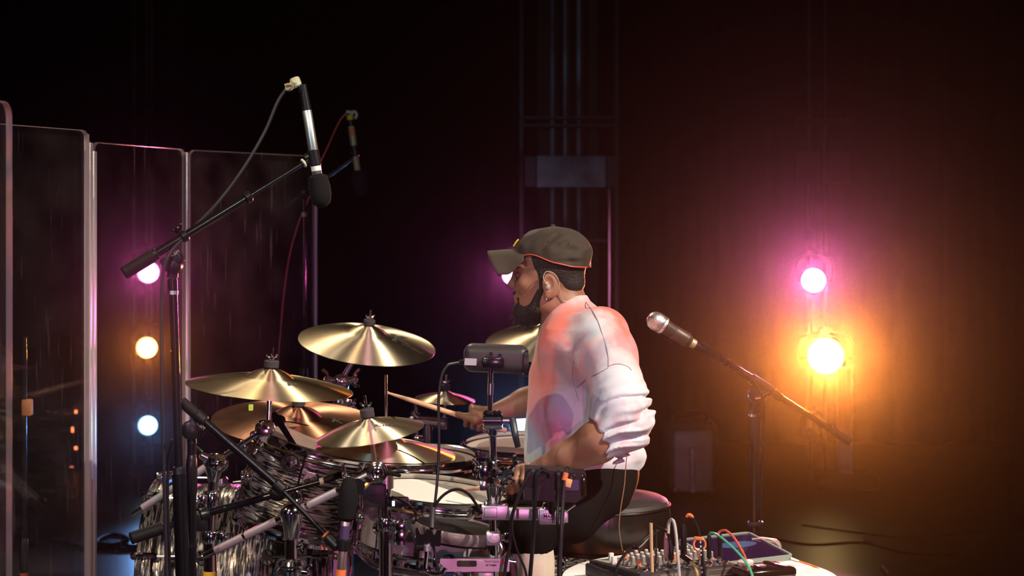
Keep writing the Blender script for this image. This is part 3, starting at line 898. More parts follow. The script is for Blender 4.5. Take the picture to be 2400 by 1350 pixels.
# ------------------------------------------------------------------ drums
def drum(name, label, top, axis, r, depth, shell, head, nlug, lug='turret', badge=None, spin=0.0, hoop_mat='chrome', ring=False, up=(0, 1, 0)):
    M = mtx(top, axis, spin, up=up)
    t = thing(name, label, 'drum', M=M)
    m = MB(); m.lathe([(r, -0.012), (r, -depth + 0.012), (r - 0.007, -depth + 0.012), (r - 0.007, -0.012)], seg=72, cap=False, closed=True)
    sh = m.obj('shell', shell, t, M=M, sharp=40)
    for nm, z, mt in (('batter_head', -0.004, head), ('resonant_head', -depth + 0.004, 'drum_head')):
        s = 1 if nm == 'batter_head' else -1
        m = MB(); m.lathe([(0.0005, z + s * 0.001), (r * 0.93, z + s * 0.001), (r * 0.985, z), (r * 0.998, z - s * 0.004), (r * 0.998, z - s * 0.010), (0.0005, z - s * 0.002)], seg=72, cap=False)
        hd = m.obj(nm, mt, t, M=M)
        if ring and s == 1:
            m = MB(); m.lathe([(r * 0.80, z + 0.0014), (r * 0.80, z + 0.0022), (r * 0.975, z + 0.0018), (r * 0.975, z + 0.001)], seg=72, cap=False)
            m.obj('damping_ring', 'head_ring', hd, M=M)
    for s in (1, -1):
        z0 = 0.0 if s == 1 else -depth
        pr = [(r * 0.995, z0 + s * 0.010), (r + 0.004, z0 + s * 0.012), (r + 0.007, z0 + s * 0.009), (r + 0.006, z0 + s * 0.003), (r + 0.005, z0 - s * 0.012), (r + 0.009, z0 - s * 0.016), (r + 0.014, z0 - s * 0.019), (r + 0.014, z0 - s * 0.023), (r + 0.003, z0 - s * 0.023), (r + 0.001, z0 - s * 0.004)]
        m = MB(); m.lathe(pr if s == -1 else list(reversed(pr)), seg=72, cap=False, closed=True)
        m.obj('hoop', hoop_mat, t, M=M, sharp=50)
    for k in range(nlug):
        a = 2 * math.pi * (k + 0.5) / nlug
        ca, sa = math.cos(a), math.sin(a)
        rad = Vector((ca, sa, 0))
        lr = 0.019 if lug == 'turret' else 0.011
        zc = (-depth / 2,) if depth < 0.26 else (-0.075, -depth + 0.075)
        for zz in zc:
            m = MB(); m.lathe([(lr * 1.12, 0.0), (lr * 1.12, 0.003), (lr, 0.004), (lr, 0.010), (lr * 0.82, 0.016), (lr * 0.7, 0.017), (lr * 0.5, 0.014), (0.0005, 0.0135)], rad * (r - 0.001) + Vector((0, 0, zz)), rad, 20)
            lg = m.obj('lug', 'chrome', t, M=M)
            for s in ((1, -1) if len(zc) == 1 else ((1,) if zz > -depth / 2 else (-1,))):
                z1 = -0.004 if s == 1 else -depth + 0.004
                m = MB(); q = rad * (r + 0.011)
                m.tube(q + Vector((0, 0, zz)), q + Vector((0, 0, z1)), 0.0028, seg=8)
                m.tube(q + Vector((0, 0, z1 - s * 0.010)), q + Vector((0, 0, z1 + s * 0.006)), 0.0052, seg=8)
                m.obj('tension_rod', 'chrome', lg, M=M)
    if badge is not None:
        size, ang, zb = badge
        rad = Vector((math.cos(ang), math.sin(ang), 0))
        side = Vector((-rad.y, rad.x, 0))
        def wrap(x, y, h):
            an = ang + x / r
            return Vector(((r + h) * math.cos(an), (r + h) * math.sin(an), zb + y))
        m = MB(); n = 32
        vs = [wrap(0, 0, 0.0016)] + [wrap(size * math.cos(2 * math.pi * k / n), size * math.sin(2 * math.pi * k / n), 0.0014) for k in range(n)] + [wrap(size * 1.05 * math.cos(2 * math.pi * k / n), size * 1.05 * math.sin(2 * math.pi * k / n), 0.0) for k in range(n)]
        fs = [(0, 1 + k, 1 + (k + 1) % n) for k in range(n)] + [(1 + k, 1 + n + k, 1 + n + (k + 1) % n, 1 + (k + 1) % n) for k in range(n)]
        m.add(vs, fs); bd = m.obj('badge', 'brushed', t, M=M)
        vs, fs = text_mesh('dw', size * 1.35, 0.0006)
        m = MB(); m.add([wrap(v.x, v.y - size * 0.15, 0.0024) for v in vs], fs); m.obj('lettering', 'print_black', bd, M=M, smooth=False)
        m = MB()
        for q in (0.62, 0.78, 0.94):
            for s0 in (0,):
                vs = []; fs = []
                for k in range(19):
                    an = math.pi * (0.0 + k / 18)
                    for w in (-0.025, 0.025):
                        vs.append(wrap(size * (q + w) * math.cos(an), size * (q + w) * math.sin(an), 0.0022))
                for k in range(18): fs.append((2 * k, 2 * k + 2, 2 * k + 3, 2 * k + 1))
                m.add(vs, fs)
        m.obj('ring_mark', 'print_black', bd, M=M, smooth=False)
    return t, M

FRONT = -math.pi / 2     # towards the lens in a drum's own frame
drum('rack_tom', 'tilted rack tom in black and pearl streaks with a round badge', P(737, 1037, 4.62), (0.27, -0.035, 0.96), 0.152, 0.225, 'wrap_z', 'drum_head_smoke', 6, badge=(0.0175, FRONT + 0.17, -0.066), spin=0.0)
tt2, _ = drum('rack_tom', 'rack tom with a smoky head behind the hi-hats', P(985, 1071, 4.85), (0.04, -0.05, 1), 0.153, 0.19, 'wrap_z', 'drum_head_smoke', 6, ring=True, spin=0.3)
ft, _ = drum('floor_tom', 'deep tom with a smoky ringed head beyond the chrome post', P(1234, 1044, 5.15), (0.0, -0.05, 1), 0.180, 0.36, 'wrap_z', 'drum_head_smoke', 8, ring=True, spin=0.2)
drum('snare_drum', 'grey metal snare drum with a white coated head', P(1023, 1154, 4.46), (0.10, -0.045, 1), 0.178, 0.145, 'shell_grey', 'drum_head', 10, spin=-0.12)

# bass drum, lying with its axis towards the drummer
bx0, bx1 = -0.985, -0.47
bd_c = Vector((bx1, 4.95, 0.315))
M = mtx(bd_c, (1, 0, 0), 0.0, up=(0, 0, 1))
BR = 0.285; BL = bx1 - bx0
t = thing('bass_drum', 'big bass drum in black and pearl streaks lying under the rack tom', 'drum', M=M)
m = MB(); m.lathe([(BR, -0.03), (BR, -BL + 0.03), (BR - 0.008, -BL + 0.03), (BR - 0.008, -0.03)], seg=96, cap=False, closed=True); m.obj('shell', 'wrap_z', t, M=M)
for nm, z, s in (('batter_head', -0.006, 1), ('resonant_head', -BL + 0.006, -1)):
    m = MB(); m.lathe([(0.0005, z), (BR * 0.97, z), (BR + 0.004, z - s * 0.006), (BR + 0.004, z - s * 0.012), (0.0005, z - s * 0.003)], seg=72, cap=False); m.obj(nm, 'drum_head' if s == 1 else 'drum_head_smoke', t, M=M)
for z, s in ((-0.018, 1), (-BL + 0.018, -1)):
    m = MB(); m.lathe([(BR + 0.005, z - 0.021), (BR + 0.016, z - 0.021), (BR + 0.018, z - 0.018), (BR + 0.018, z + 0.018), (BR + 0.016, z + 0.021), (BR + 0.005, z + 0.021)], seg=96, cap=False, closed=True)
    m.obj('hoop', 'wrap_z', t, M=M)
for k in range(10):
    a = 2 * math.pi * (k + 0.25) / 10
    rad = Vector((math.cos(a), math.sin(a), 0)); Rk = Matrix((Vector((-rad.y, rad.x, 0)), Vector((0, 0, 1)), rad * -1)).transposed()
    for z, s in ((-0.018, 1), (-BL + 0.018, -1)):
        m = MB()
        m.path([rad * (BR + 0.006) + Vector((0, 0, z + s * 0.026)), rad * (BR + 0.024) + Vector((0, 0, z + s * 0.024)), rad * (BR + 0.027) + Vector((0, 0, z)), rad * (BR + 0.022) + Vector((0, 0, z - s * 0.035))], 0.008, 8, 4)
        cl = m.obj('claw', 'chrome', t, M=M)
        m = MB(); m.tube(rad * (BR + 0.018) + Vector((0, 0, z - s * 0.03)), rad * (BR + 0.014) + Vector((0, 0, -BL / 2 + s * 0.09)), 0.003, seg=8); m.obj('tension_rod', 'chrome', cl, M=M)
    for s in (1, -1):
        m = MB(); m.lathe([(0.021, 0), (0.021, 0.004), (0.019, 0.005), (0.019, 0.013), (0.014, 0.020), (0.0005, 0.018)], rad * (BR - 0.001) + Vector((0, 0, -BL / 2 + s * 0.085)), rad, 20); m.obj('lug', 'chrome', t, M=M)
# spur on the front
m = MB(); sp = Vector((bx0 + 0.09, 4.68, 0.33)); m.tube(sp + Vector((0, 0, 0.03)), Vector((bx0 - 0.02, 4.52, 0.01)), 0.011, 0.009); m.obj('spur', 'nickel', t)

# tom holder standing on the bass drum
hx = P(648, 1150, 4.78)
t = thing('tom_holder', 'chrome tom post with ball clamps between the rack tom and bass drum', 'drum hardware', (hx.x, hx.y, 0.54))
m = MB(); m.tube((hx.x, hx.y, 0.535), (hx.x, hx.y, 0.80), 0.0155, bev=0.002); m.obj('post', 'chrome', t)
m = MB(); m.lathe([(0.045, 0), (0.045, 0.008), (0.030, 0.014), (0.024, 0.03), (0.024, 0.05)], (hx.x, hx.y, 0.538), seg=24); m.obj('base_plate', 'chrome', t)
m = MB(); m.ball(P(578, 1046, 4.78), 0.022); m.obj('ball_clamp', 'chrome', t)
m = MB(); m.ball(P(648, 1040, 4.78), (0.027, 0.026, 0.03)); m.obj('ball_clamp', 'chrome', t)
m = MB(); m.tube(P(578, 1046, 4.78), P(648, 1040, 4.78), 0.010); m.obj('arm', 'chrome', t)
m = MB(); m.tube(P(648, 1040, 4.78), P(690, 1085, 4.74), 0.0095); m.obj('arm', 'chrome', t)
for px, py in ((655, 1075), (640, 1095), (658, 1120)):
    q = P(px, py, 4.76); m = MB(); m.lathe([(0.008, 0), (0.014, 0.002), (0.014, 0.018), (0.010, 0.022)], q, (0.3, -1, 0.1), 16); m.obj('clamp_screw', 'chrome', t)
q = P(585, 1145, 4.78)
t = thing('drum_mount', 'low chrome mounting bracket on top of the bass drum shell', 'drum hardware', (q.x, q.y, 0.54))
m = MB(); m.box((q.x, q.y, q.z - 0.035), (0.075, 0.05, 0.065), bev=0.008); m.obj('bracket', 'chrome', t)
m = MB(); m.tube((q.x + 0.01, q.y, 0.54), (q.x + 0.01, q.y, q.z + 0.06), 0.012); m.obj('post', 'chrome', t)
m = MB(); m.box((q.x - 0.005, q.y - 0.02, q.z + 0.035), (0.03, 0.03, 0.03), bev=0.006); m.obj('clamp', 'nickel', t)
m = MB(); m.tube((q.x - 0.04, q.y - 0.025, q.z + 0.02), (q.x + 0.05, q.y - 0.025, q.z + 0.03), 0.006); m.obj('key_rod', 'chrome', t)

# what carries the other drums
fc = P(1234, 1044, 5.15)
for k in range(3):
    a = 0.5 + 2 * math.pi * k / 3; q = Vector((fc.x + 0.197 * math.cos(a), fc.y + 0.197 * math.sin(a), 0))
    m = MB(); m.tube(q + Vector((0, 0, 0.01)), q + Vector((0, 0, 0.55)), 0.006, seg=10); m.box(q + Vector((-0.008 * math.cos(a), -0.008 * math.sin(a), 0.48)), (0.03, 0.03, 0.035), bev=0.004); m.obj('leg', 'chrome', ft)
q2 = P(985, 1071, 4.85)
t = thing('tom_stand', 'chrome post under the smoky rack tom behind the hi-hats', 'stand', (q2.x, q2.y + 0.17, 0))
m = MB(); m.tube((q2.x, q2.y + 0.175, 0.2), (q2.x, q2.y + 0.175, q2.z - 0.05), 0.0125); m.obj('tube', 'chrome', t)
m = MB(); m.tube((q2.x, q2.y + 0.175, q2.z - 0.10), (q2.x, q2.y + 0.148, q2.z - 0.10), 0.009); m.obj('arm', 'chrome', t)
TRIPOD_LATER = [(t, q2.x, q2.y + 0.175)]
sn = P(1023, 1154, 4.46)
t = thing('snare_stand', 'chrome basket stand under the snare drum', 'stand', (sn.x - 0.02, sn.y, 0))
m = MB(); m.tube((sn.x - 0.02, sn.y, 0.16), (sn.x - 0.02, sn.y, sn.z - 0.22), 0.0125); m.obj('tube', 'chrome', t)
for k in range(3):
    a = -1.2 + 2 * math.pi * k / 3; ca, sa = math.cos(a), math.sin(a)
    m = MB(); m.path([(sn.x - 0.02, sn.y, sn.z - 0.21), (sn.x - 0.02 + 0.12 * ca, sn.y + 0.12 * sa, sn.z - 0.195), (sn.x - 0.012 + 0.195 * ca, sn.y + 0.195 * sa, sn.z - 0.165 - 0.02 * ca), (sn.x - 0.012 + 0.198 * ca, sn.y + 0.198 * sa, sn.z - 0.135 - 0.02 * ca)], 0.007, 8, 5); m.obj('basket_arm', 'chrome', t)
TRIPOD_LATER.append((t, sn.x - 0.02, sn.y))

# ------------------------------------------------------------------ stand hardware
def wing_nut(t, c, axis, s=1.0, material='chrome', span=None):
    ax = Vector(axis).normalized(); R = frame(ax)
    x = Vector(span).normalized() if span else R.col[0]
    m = MB(); m.lathe([(0.006 * s, 0), (0.007 * s, 0.002), (0.006 * s, 0.012 * s), (0.003 * s, 0.014 * s)], c, ax, 12)
    for k in (-1, 1):
        m.path([Vector(c) + ax * 0.006 * s, Vector(c) + x * k * 0.010 * s + ax * 0.010 * s, Vector(c) + x * k * 0.015 * s + ax * 0.018 * s], lambda q: 0.0038 * s * (1 - 0.3 * q), 8, 4)
    return m.obj('wing_nut', material, t)
def cymbal_top(t, key, felt_h=0.016, felt_r=0.0165, rod_top=0.032):
    o, M = CYM[key]
    n = M.to_3x3() @ Vector((0, 0, 1))
    c = M.translation
    z = max(v.co.z for v in o.data.vertices)
    top = c + n * (z + 0.001)
    m = MB(); m.lathe([(felt_r * 0.9, 0), (felt_r, 0.002), (felt_r, felt_h - 0.002), (felt_r * 0.9, felt_h)], top, n, 20); m.obj('felt', 'felt', t)
    m = MB(); m.lathe([(felt_r * 0.9, 0), (felt_r, 0.002), (felt_r, 0.008), (felt_r * 0.9, 0.010)], c + n * (z - 0.022), n, 20); m.obj('felt', 'felt', t)
    m = MB(); m.tube(top - n * 0.05, top + n * (felt_h + rod_top), 0.0032, seg=10); m.obj('threaded_rod', 'chrome', t)
    wing_nut(t, top + n * felt_h, n, 0.85, span=(1, 0.3, 0))
    return c + n * (z - 0.03), n
def tube_clamp(t, c, axis=(0, 0, 1), r=0.02, h=0.045, side=(1, -0.4, 0), material='chrome'):
    ax = Vector(axis).normalized(); sd = Vector(side).normalized()
    m = MB(); m.lathe([(r * 0.92, -h / 2), (r, -h / 2 + 0.003), (r, h / 2 - 0.003), (r * 0.92, h / 2)], c, ax, 20)
    m.box(Vector(c) + sd * (r + 0.006), (0.018, 0.016, h * 0.8), bev=0.003)
    m.obj('tube_clamp', material, t)
    wing_nut(t, Vector(c) + sd * (r + 0.014), sd, 1.0, material, span=(0, 0, 1))
def tripod(t, x, y, z, rad, r, material, rot=0.2):
    for k in range(3):
        a = rot + 2 * math.pi * k / 3
        m = MB(); m.path([(x + 0.02 * math.cos(a), y + 0.02 * math.sin(a), z), (x + rad * 0.7 * math.cos(a), y + rad * 0.7 * math.sin(a), z * 0.3), (x + rad * math.cos(a), y + rad * math.sin(a), 0.012)], r, 8, 5)
        lg = m.obj('leg', material, t)
        m = MB(); m.ball((x + rad * math.cos(a), y + rad * math.sin(a), 0.013), (0.016, 0.016, 0.013), seg=12, rings=8); m.obj('rubber_foot', 'black_rubber', lg)

# --- chrome boom stand of the left crash
top, n = None, None
base = P(492, 1340, 4.40)
t = thing('cymbal_stand', 'chrome boom stand with yellow tape carrying the large thin crash', 'stand', (base.x, base.y, 0))
bt = P(500, 1120, 4.40)
m = MB(); m.tube((base.x, base.y, 0.18), (base.x, base.y, P(0, 1245, 4.40).z), 0.0165, bev=0.002); m.obj('lower_tube', 'chrome', t)
m = MB(); m.tube((base.x, base.y, P(0, 1250, 4.4).z), (bt.x, bt.y, P(0, 1120, 4.40).z), 0.0125, bev=0.001); m.obj('upper_tube', 'chrome', t)
tube_clamp(t, P(494, 1258, 4.40), r=0.024, h=0.03)
tube_clamp(t, P(497, 1172, 4.39), r=0.0215, h=0.042, side=(-1, -0.7, 0))
m = MB(); m.tube(P(491, 1338, 4.40), P(491, 1352, 4.40), 0.0175); m.obj('tape', 'tape_yellow', t)
m = MB(); m.lathe([(0.014, 0), (0.017, 0.01), (0.026, 0.045), (0.028, 0.06), (0.020, 0.066)], P(500, 1128, 4.40), (0.05, 0, 1), 20); m.obj('tilter_cup', 'chrome', t)
m = MB(); m.ball(P(507, 1086, 4.40), (0.031, 0.027, 0.026), seg=20, rings=12); m.obj('tilter', 'chrome', t)
wing_nut(t, P(487, 1074, 4.385), (-0.9, -0.2, 0.5), 1.6, span=(-0.5, 0, 0.8))
armL = P(310, 1206, 4.46); armR = P(612, 1012, 4.38)
m = MB(); m.tube(armL, armL + (armR - armL) * 0.10, 0.0085, bev=0.002); m.obj('boom_tip', 'chrome', t)
m = MB(); m.tube(armL + (armR - armL) * 0.085, armL + (armR - armL) * 0.62, 0.0095); m.obj('boom_arm', 'knurled', t)
m = MB(); m.tube(armL + (armR - armL) * 0.60, armR, 0.0062); m.obj('boom_rod', 'chrome', t)
q, n = cymbal_top(t, 'crash_left', 0.018, 0.0185)
m = MB(); m.tube(q, P(629, 1000, 4.39), 0.0065); m.obj('cymbal_post', 'chrome', t)
m = MB(); m.ball(P(628, 1003, 4.385), (0.018, 0.015, 0.020)); m.box(P(618, 1012, 4.38), (0.03, 0.02, 0.022), bev=0.005); m.obj('tilter_head', 'nickel', t)
wing_nut(t, P(612, 1040, 4.37), (-0.4, -0.9, -0.3), 1.2, span=(0.4, 0, 0.8))
tripod(t, base.x, base.y, 0.24, 0.34, 0.009, 'chrome', 1.0)

# --- chrome boom stand of the splash (large ball in front of the bass drum)
t = thing('cymbal_stand', 'chrome boom stand with a shiny ball joint carrying the tilted splash', 'stand', (P(683, 1340, 4.08).x, 4.08, 0))
x0 = P(683, 1340, 4.08).x
m = MB(); m.tube((x0, 4.08, 0.16), (x0, 4.08, P(0, 1322, 4.08).z), 0.0165, bev=0.002); m.obj('lower_tube', 'chrome', t)
m = MB(); m.tube((x0, 4.08, 0.45), (x0, 4.08, P(0, 1262, 4.08).z), 0.0150, bev=0.001); m.obj('upper_tube', 'chrome', t)
m = MB(); m.lathe([(0.018, 0), (0.034, 0.004), (0.036, 0.014), (0.030, 0.020), (0.034, 0.026), (0.030, 0.034), (0.018, 0.038)], (x0, 4.08, P(0, 1348, 4.08).z), seg=24); m.obj('collar', 'chrome', t)
wing_nut(t, (x0 + 0.03, 4.05, P(0, 1336, 4.08).z), (1, -0.6, 0), 1.3, span=(0, 0, 1))
wing_nut(t, (x0 + 0.016, 4.06, P(0, 1276, 4.08).z), (1, -0.5, 0), 1.0, span=(0, 0, 1))
m = MB(); m.lathe([(0.012, 0), (0.016, 0.004), (0.026, 0.05), (0.028, 0.058), (0.020, 0.062)], P(684, 1262, 4.08), seg=24); m.obj('tilter_cup', 'chrome', t)
m = MB(); m.ball(P(682, 1203, 4.08), (0.026, 0.026, 0.025), seg=24, rings=14); m.obj('tilter', 'chrome', t)
aL = P(478, 1303, 4.20); aR = P(882, 1107, 4.06)
def along(a, c, k): return a + (c - a) * k
m = MB(); m.tube(aL, along(aL, aR, 0.07), 0.0075, 0.0095, bev=0.002); m.obj('boom_tip', 'chrome', t)
for k0, k1 in ((0.07, 0.235), (0.25, 0.43), (0.55, 0.60), (0.615, 0.78)):
    m = MB(); m.tube(along(aL, aR, k0), along(aL, aR, k1), 0.0098, bev=0.001); m.obj('boom_sleeve', 'knurled', t)
m = MB(); m.tube(along(aL, aR, 0.05), along(aL, aR, 0.9), 0.0078); m.obj('boom_rod', 'chrome', t)
m = MB(); m.tube(along(aL, aR, 0.86), aR, 0.0115, bev=0.002); m.obj('boom_end', 'brushed', t)
tube_clamp(t, along(aL, aR, 0.85), aR - aL, 0.0135, 0.02, side=(-0.3, -0.5, 0.8))
m = MB()
for rr, h in ((0.0205, 0.0), (0.017, 0.008), (0.011, 0.013)):
    m.torus(P(884, 1106, 4.04) + Vector((0, -h, 0)), rr, 0.004, (0, -1, 0), 28, 8)
m.lathe([(0.021, -0.014), (0.021, 0.004), (0.010, 0.010), (0.0005, 0.011)], P(884, 1106, 4.04), (0, -1, 0), 28)
m.obj('ratchet', 'chrome', t)
m = MB(); m.path([P(868, 1122, 4.06), P(850, 1136, 4.03), P(838, 1140, 4.0)], lambda k: 0.009 + 0.009 * k, 12, 5); m.obj('handle', 'black_plastic', t)
m = MB(); m.path([P(900, 1106, 4.05), P(920, 1110, 4.03), P(938, 1115, 4.02)], lambda k: 0.006 - 0.002 * k, 10, 5); m.obj('handle', 'black_plastic', t)
q, n = cymbal_top(t, 'splash', 0.020, 0.0165)
m = MB(); m.tube(q, P(880, 1098, 4.06), 0.0062); m.obj('cymbal_post', 'chrome', t)
tripod(t, x0, 4.08, 0.22, 0.32, 0.009, 'chrome', 0.3)

# --- hi-hat stand
hx = P(905, 1100, 4.26).x; hy = 4.26
t = thing('hi_hat_stand', 'chrome hi-hat stand with a thin pull rod rising above the cymbals', 'stand', (hx, hy, 0))
def zy(y, d): return CAMH - (y - HOR) / F * d
m = MB(); m.tube((hx, hy, zy(1104, hy)), (hx, hy, zy(878, hy)), 0.0034, seg=12); m.obj('pull_rod', 'chrome', t)
m = MB(); m.lathe([(0.008, 0), (0.012, 0.002), (0.012, 0.012), (0.007, 0.016), (0.007, 0.022)], (hx, hy, zy(1002, hy)), seg=16); m.obj('clutch', 'chrome', t)
wing_nut(t, (hx + 0.01, hy, zy(990, hy)), (1, -0.4, 0.1), 0.8)
m = MB(); m.lathe([(0.017, 0), (0.018, 0.002), (0.018, 0.014), (0.016, 0.016)], (hx, hy, zy(1022, hy)), seg=20); m.obj('felt', 'felt', t)
m = MB(); m.lathe([(0.018, -0.01), (0.030, 0), (0.032, 0.006), (0.024, 0.012)], (hx, hy, zy(1082, hy)), seg=24); m.obj('seat_cup', 'black_plastic', t)
m = MB(); m.tube((hx, hy, zy(1232, hy)), (hx, hy, zy(1085, hy)), 0.0125, bev=0.001); m.obj('upper_tube', 'chrome', t)
m = MB(); m.tube((hx, hy, zy(1145, hy)), (hx, hy, zy(1112, hy)), 0.018, bev=0.002); m.obj('top_sleeve', 'brushed', t)
m = MB(); m.tube((hx, hy, 0.1), (hx, hy, zy(1225, hy)), 0.0165, bev=0.002); m.obj('lower_tube', 'chrome', t)
tube_clamp(t, (hx, hy, zy(1228, hy)), r=0.021, h=0.03, side=(1, -0.35, 0))
m = MB(); m.box((hx + 0.034, hy - 0.02, zy(1232, hy)), (0.026, 0.03, 0.022), bev=0.003); m.box((hx + 0.034, hy - 0.02, zy(1257, hy)), (0.027, 0.032, 0.034), bev=0.003); m.obj('memory_lock', 'chrome', t)
m = MB(); m.box((hx - 0.026, hy - 0.01, zy(1158, hy)), (0.055, 0.03, 0.055), bev=0.004); m.obj('sensor_block', 'grey_plastic', t)
tripod(t, hx, hy, 0.2, 0.30, 0.009, 'chrome', 0.6)
m = MB(); m.box((hx - 0.01, hy - 0.05, 0.02), (0.28, 0.09, 0.018), bev=0.004); m.obj('pedal', 'nickel', t)

# --- stands at the back of the kit
def straight_stand(label, key, px, d, ybottom, arm=None, clampy=()):
    t = thing('cymbal_stand', label, 'stand', (P(px, 900, d).x, d, 0))
    x = P(px, 900, d).x
    q, n = cymbal_top(t, key, 0.016, 0.018)
    if arm:
        e = P(arm[0], arm[1], d)
        m = MB(); m.tube(q, e, 0.0075); m.obj('boom_rod', 'nickel', t)
        zt = e.z
        m = MB(); m.ball(e, (0.030, 0.024, 0.022)); m.obj('tilter', 'chrome', t)
        wing_nut(t, e + Vector((0.028, -0.01, 0)), (1, -0.3, 0.4), 1.8, span=(0, 0.3, 1)); wing_nut(t, e + Vector((-0.028, -0.01, 0)), (-1, -0.3, 0.4), 1.8, span=(0, 0.3, 1))
        m = MB(); m.lathe([(0.014, -0.06), (0.022, -0.02), (0.024, 0.0)], e, seg=20); m.obj('tilter_cup', 'chrome', t)
    else:
        zt = q.z
    m = MB(); m.tube((x, d, 0.16), (x, d, zt), 0.0125 if arm else 0.007); m.obj('upper_tube', 'chrome', t)
    m = MB(); m.tube((x, d, 0.16), (x, d, zy(ybottom, d)), 0.0165, bev=0.002); m.obj('lower_tube', 'chrome', t)
    for cyy in clampy:
        tube_clamp(t, (x, d, zy(cyy, d)), r=0.024, h=0.035)
    tripod(t, x, d, 0.24, 0.32, 0.009, 'chrome', 0.9)
    return t
straight_stand('chrome boom stand carrying the highest tilted crash', 'crash_mid', 797, 5.45, 1000, (800, 893), (945,))
t = thing('cymbal_stand', 'chrome boom stand behind the bass drum carrying the coppery ride', 'stand', (-0.55, 5.36, 0))
q, n = cymbal_top(t, 'ride', 0.016, 0.018)
m = MB(); m.tube(q, q - n * 0.06, 0.007); m.obj('cymbal_post', 'chrome', t)
m = MB(); m.tube(q - n * 0.055, (-0.55, 5.36, 0.74), 0.0085); m.obj('boom_rod', 'chrome', t)
m = MB(); m.ball((-0.55, 5.36, 0.74), (0.024, 0.024, 0.024)); m.obj('tilter', 'chrome', t)
m = MB(); m.tube((-0.55, 5.36, 0.16), (-0.55, 5.36, 0.74), 0.0145); m.obj('tube', 'chrome', t)
tripod(t, -0.55, 5.36, 0.22, 0.2, 0.009, 'chrome', 1.6)
for t_, x_, y_ in TRIPOD_LATER: tripod(t_, x_, y_, 0.2, 0.2, 0.008, 'chrome', 0.4)
straight_stand('chrome stand of the crash behind the drummer', 'crash_right', 1292, 5.55, 1000, None, (960,))
t = thing('cymbal_stand', 'short chrome clamp stand carrying the smallest splash', 'stand', (P(1005, 900, 5.58).x, 5.58, 0))
q, n = cymbal_top(t, 'mini', 0.018, 0.0145)
m = MB(); m.tube(q, P(1042, 990, 5.60), 0.0062); m.obj('cymbal_post', 'chrome', t)
m = MB(); m.tube(P(1042, 1006, 5.60), P(1042, 978, 5.60), 0.013, bev=0.002); m.obj('post_clamp', 'chrome', t)
m = MB(); m.tube(P(975, 985, 5.58), P(1045, 992, 5.58), 0.017, bev=0.003); m.obj('arm', 'chrome', t)
m = MB(); m.tube((P(1003, 0, 5.58).x, 5.58, 0.15), P(1003, 985, 5.58), 0.015, bev=0.002); m.obj('tube', 'chrome', t)
wing_nut(t, P(985, 1030, 5.55), (-0.6, -0.8, 0.2), 2.2, span=(0, 0, 1)); wing_nut(t, P(978, 975, 5.55), (-0.6, -0.6, 0.6), 1.8, span=(0.4, 0, 1))
tripod(t, P(1003, 0, 5.58).x, 5.58, 0.22, 0.30, 0.009, 'chrome', 0.2)

# ------------------------------------------------------------------ microphone stands (black)
def mic_base(t, x, y, z, r=0.14):
    m = MB(); m.lathe([(r, 0.0), (r, 0.012), (r * 0.9, 0.02), (0.03, 0.028), (0.016, 0.05)], (x, y, 0), seg=28); m.obj('round_base', 'black_metal', t)
def grip(m, a, c, r):
    a = Vector(a); c = Vector(c); L = (c - a).length
    m.lathe([(r * 0.72, 0), (r * 0.95, 0.02), (r, L * 0.35), (r, L * 0.75), (r * 0.88, L - 0.004), (r * 0.8, L)], a, c - a, 10)

# overhead stand A
d = 4.02
pt = P(405, 652, d); pb = P(421, 1120, d)
dirp = (pb - pt).normalized()
foot = pt + dirp * (pt.z / -dirp.z)
t = thing('microphone_stand', 'tall black boom stand holding the silver overhead microphone', 'microphone stand', (foot.x, foot.y, 0))
m = MB(); m.tube(pt, P(420, 1110, d), 0.0096); m.obj('upper_tube', 'black_metal', t)
m = MB(); m.tube(P(420, 1110, d), foot, 0.0165); m.obj('lower_tube', 'black_metal', t)
m = MB(); grip(m, P(423, 1205, d), P(419, 1094, d), 0.0150); m.obj('clutch', 'black_plastic', t)
m = MB(); m.tube(P(405, 690, d), P(405, 681, d), 0.0122); m.obj('locking_ring', 'brushed', t)
m = MB(); m.tube(P(405, 684, d), P(404, 655, d), 0.0115); m.obj('neck', 'black_metal', t)
m = MB(); m.lathe([(0.008, -0.02), (0.018, -0.016), (0.0205, 0), (0.018, 0.014), (0.010, 0.018)], P(408, 623, d) + Vector((0, 0, 0)), (0, -1, 0), 24)
m.box(P(405, 612, d), (0.05, 0.03, 0.035), frame((0, -1, 0)) @ Matrix.Rotation(0.5, 3, 'Z'), bev=0.006); m.tube(P(404, 650, d), P(406, 628, d), 0.013)
cl = m.obj('swivel', 'black_plastic', t)
lettering('K&M', 0.011, P(410, 594, d - 0.022), FACE_CAM @ Matrix.Rotation(0.5, 3, 'Z'), 'print_grey', cl)
b0 = P(290, 641, d - 0.05); b1 = P(722, 376, d + 0.10)
bv = (b1 - b0)
m = MB(); m.tube(b0, b0 + bv * 0.155, 0.0150, bev=0.002); m.obj('counterweight', 'black_rubber', t)
m = MB(); m.tube(b0 + bv * 0.14, b0 + bv * 0.66, 0.0098); m.obj('boom_outer', 'black_metal', t)
m = MB(); m.tube(b0 + bv * 0.64, b1, 0.0050); m.obj('boom_inner', 'black_metal', t)
for k in (0.155, 0.315, 0.66):
    m = MB(); m.tube(b0 + bv * (k - 0.012), b0 + bv * (k + 0.022), 0.0135, bev=0.003); m.obj('boom_collar', 'black_plastic', t)
q = b0 + bv * 0.305; wing_nut(t, q + Vector((-0.006, -0.005, 0.012)), (-0.4, -0.2, 1), 0.9, 'black_metal')
m = MB(); m.torus(b1 - bv.normalized() * 0.012, 0.0085, 0.0028, bv, 20, 8); m.obj('end_ring', 'connector_bone', t)
mic_base(t, foot.x, foot.y, 0)

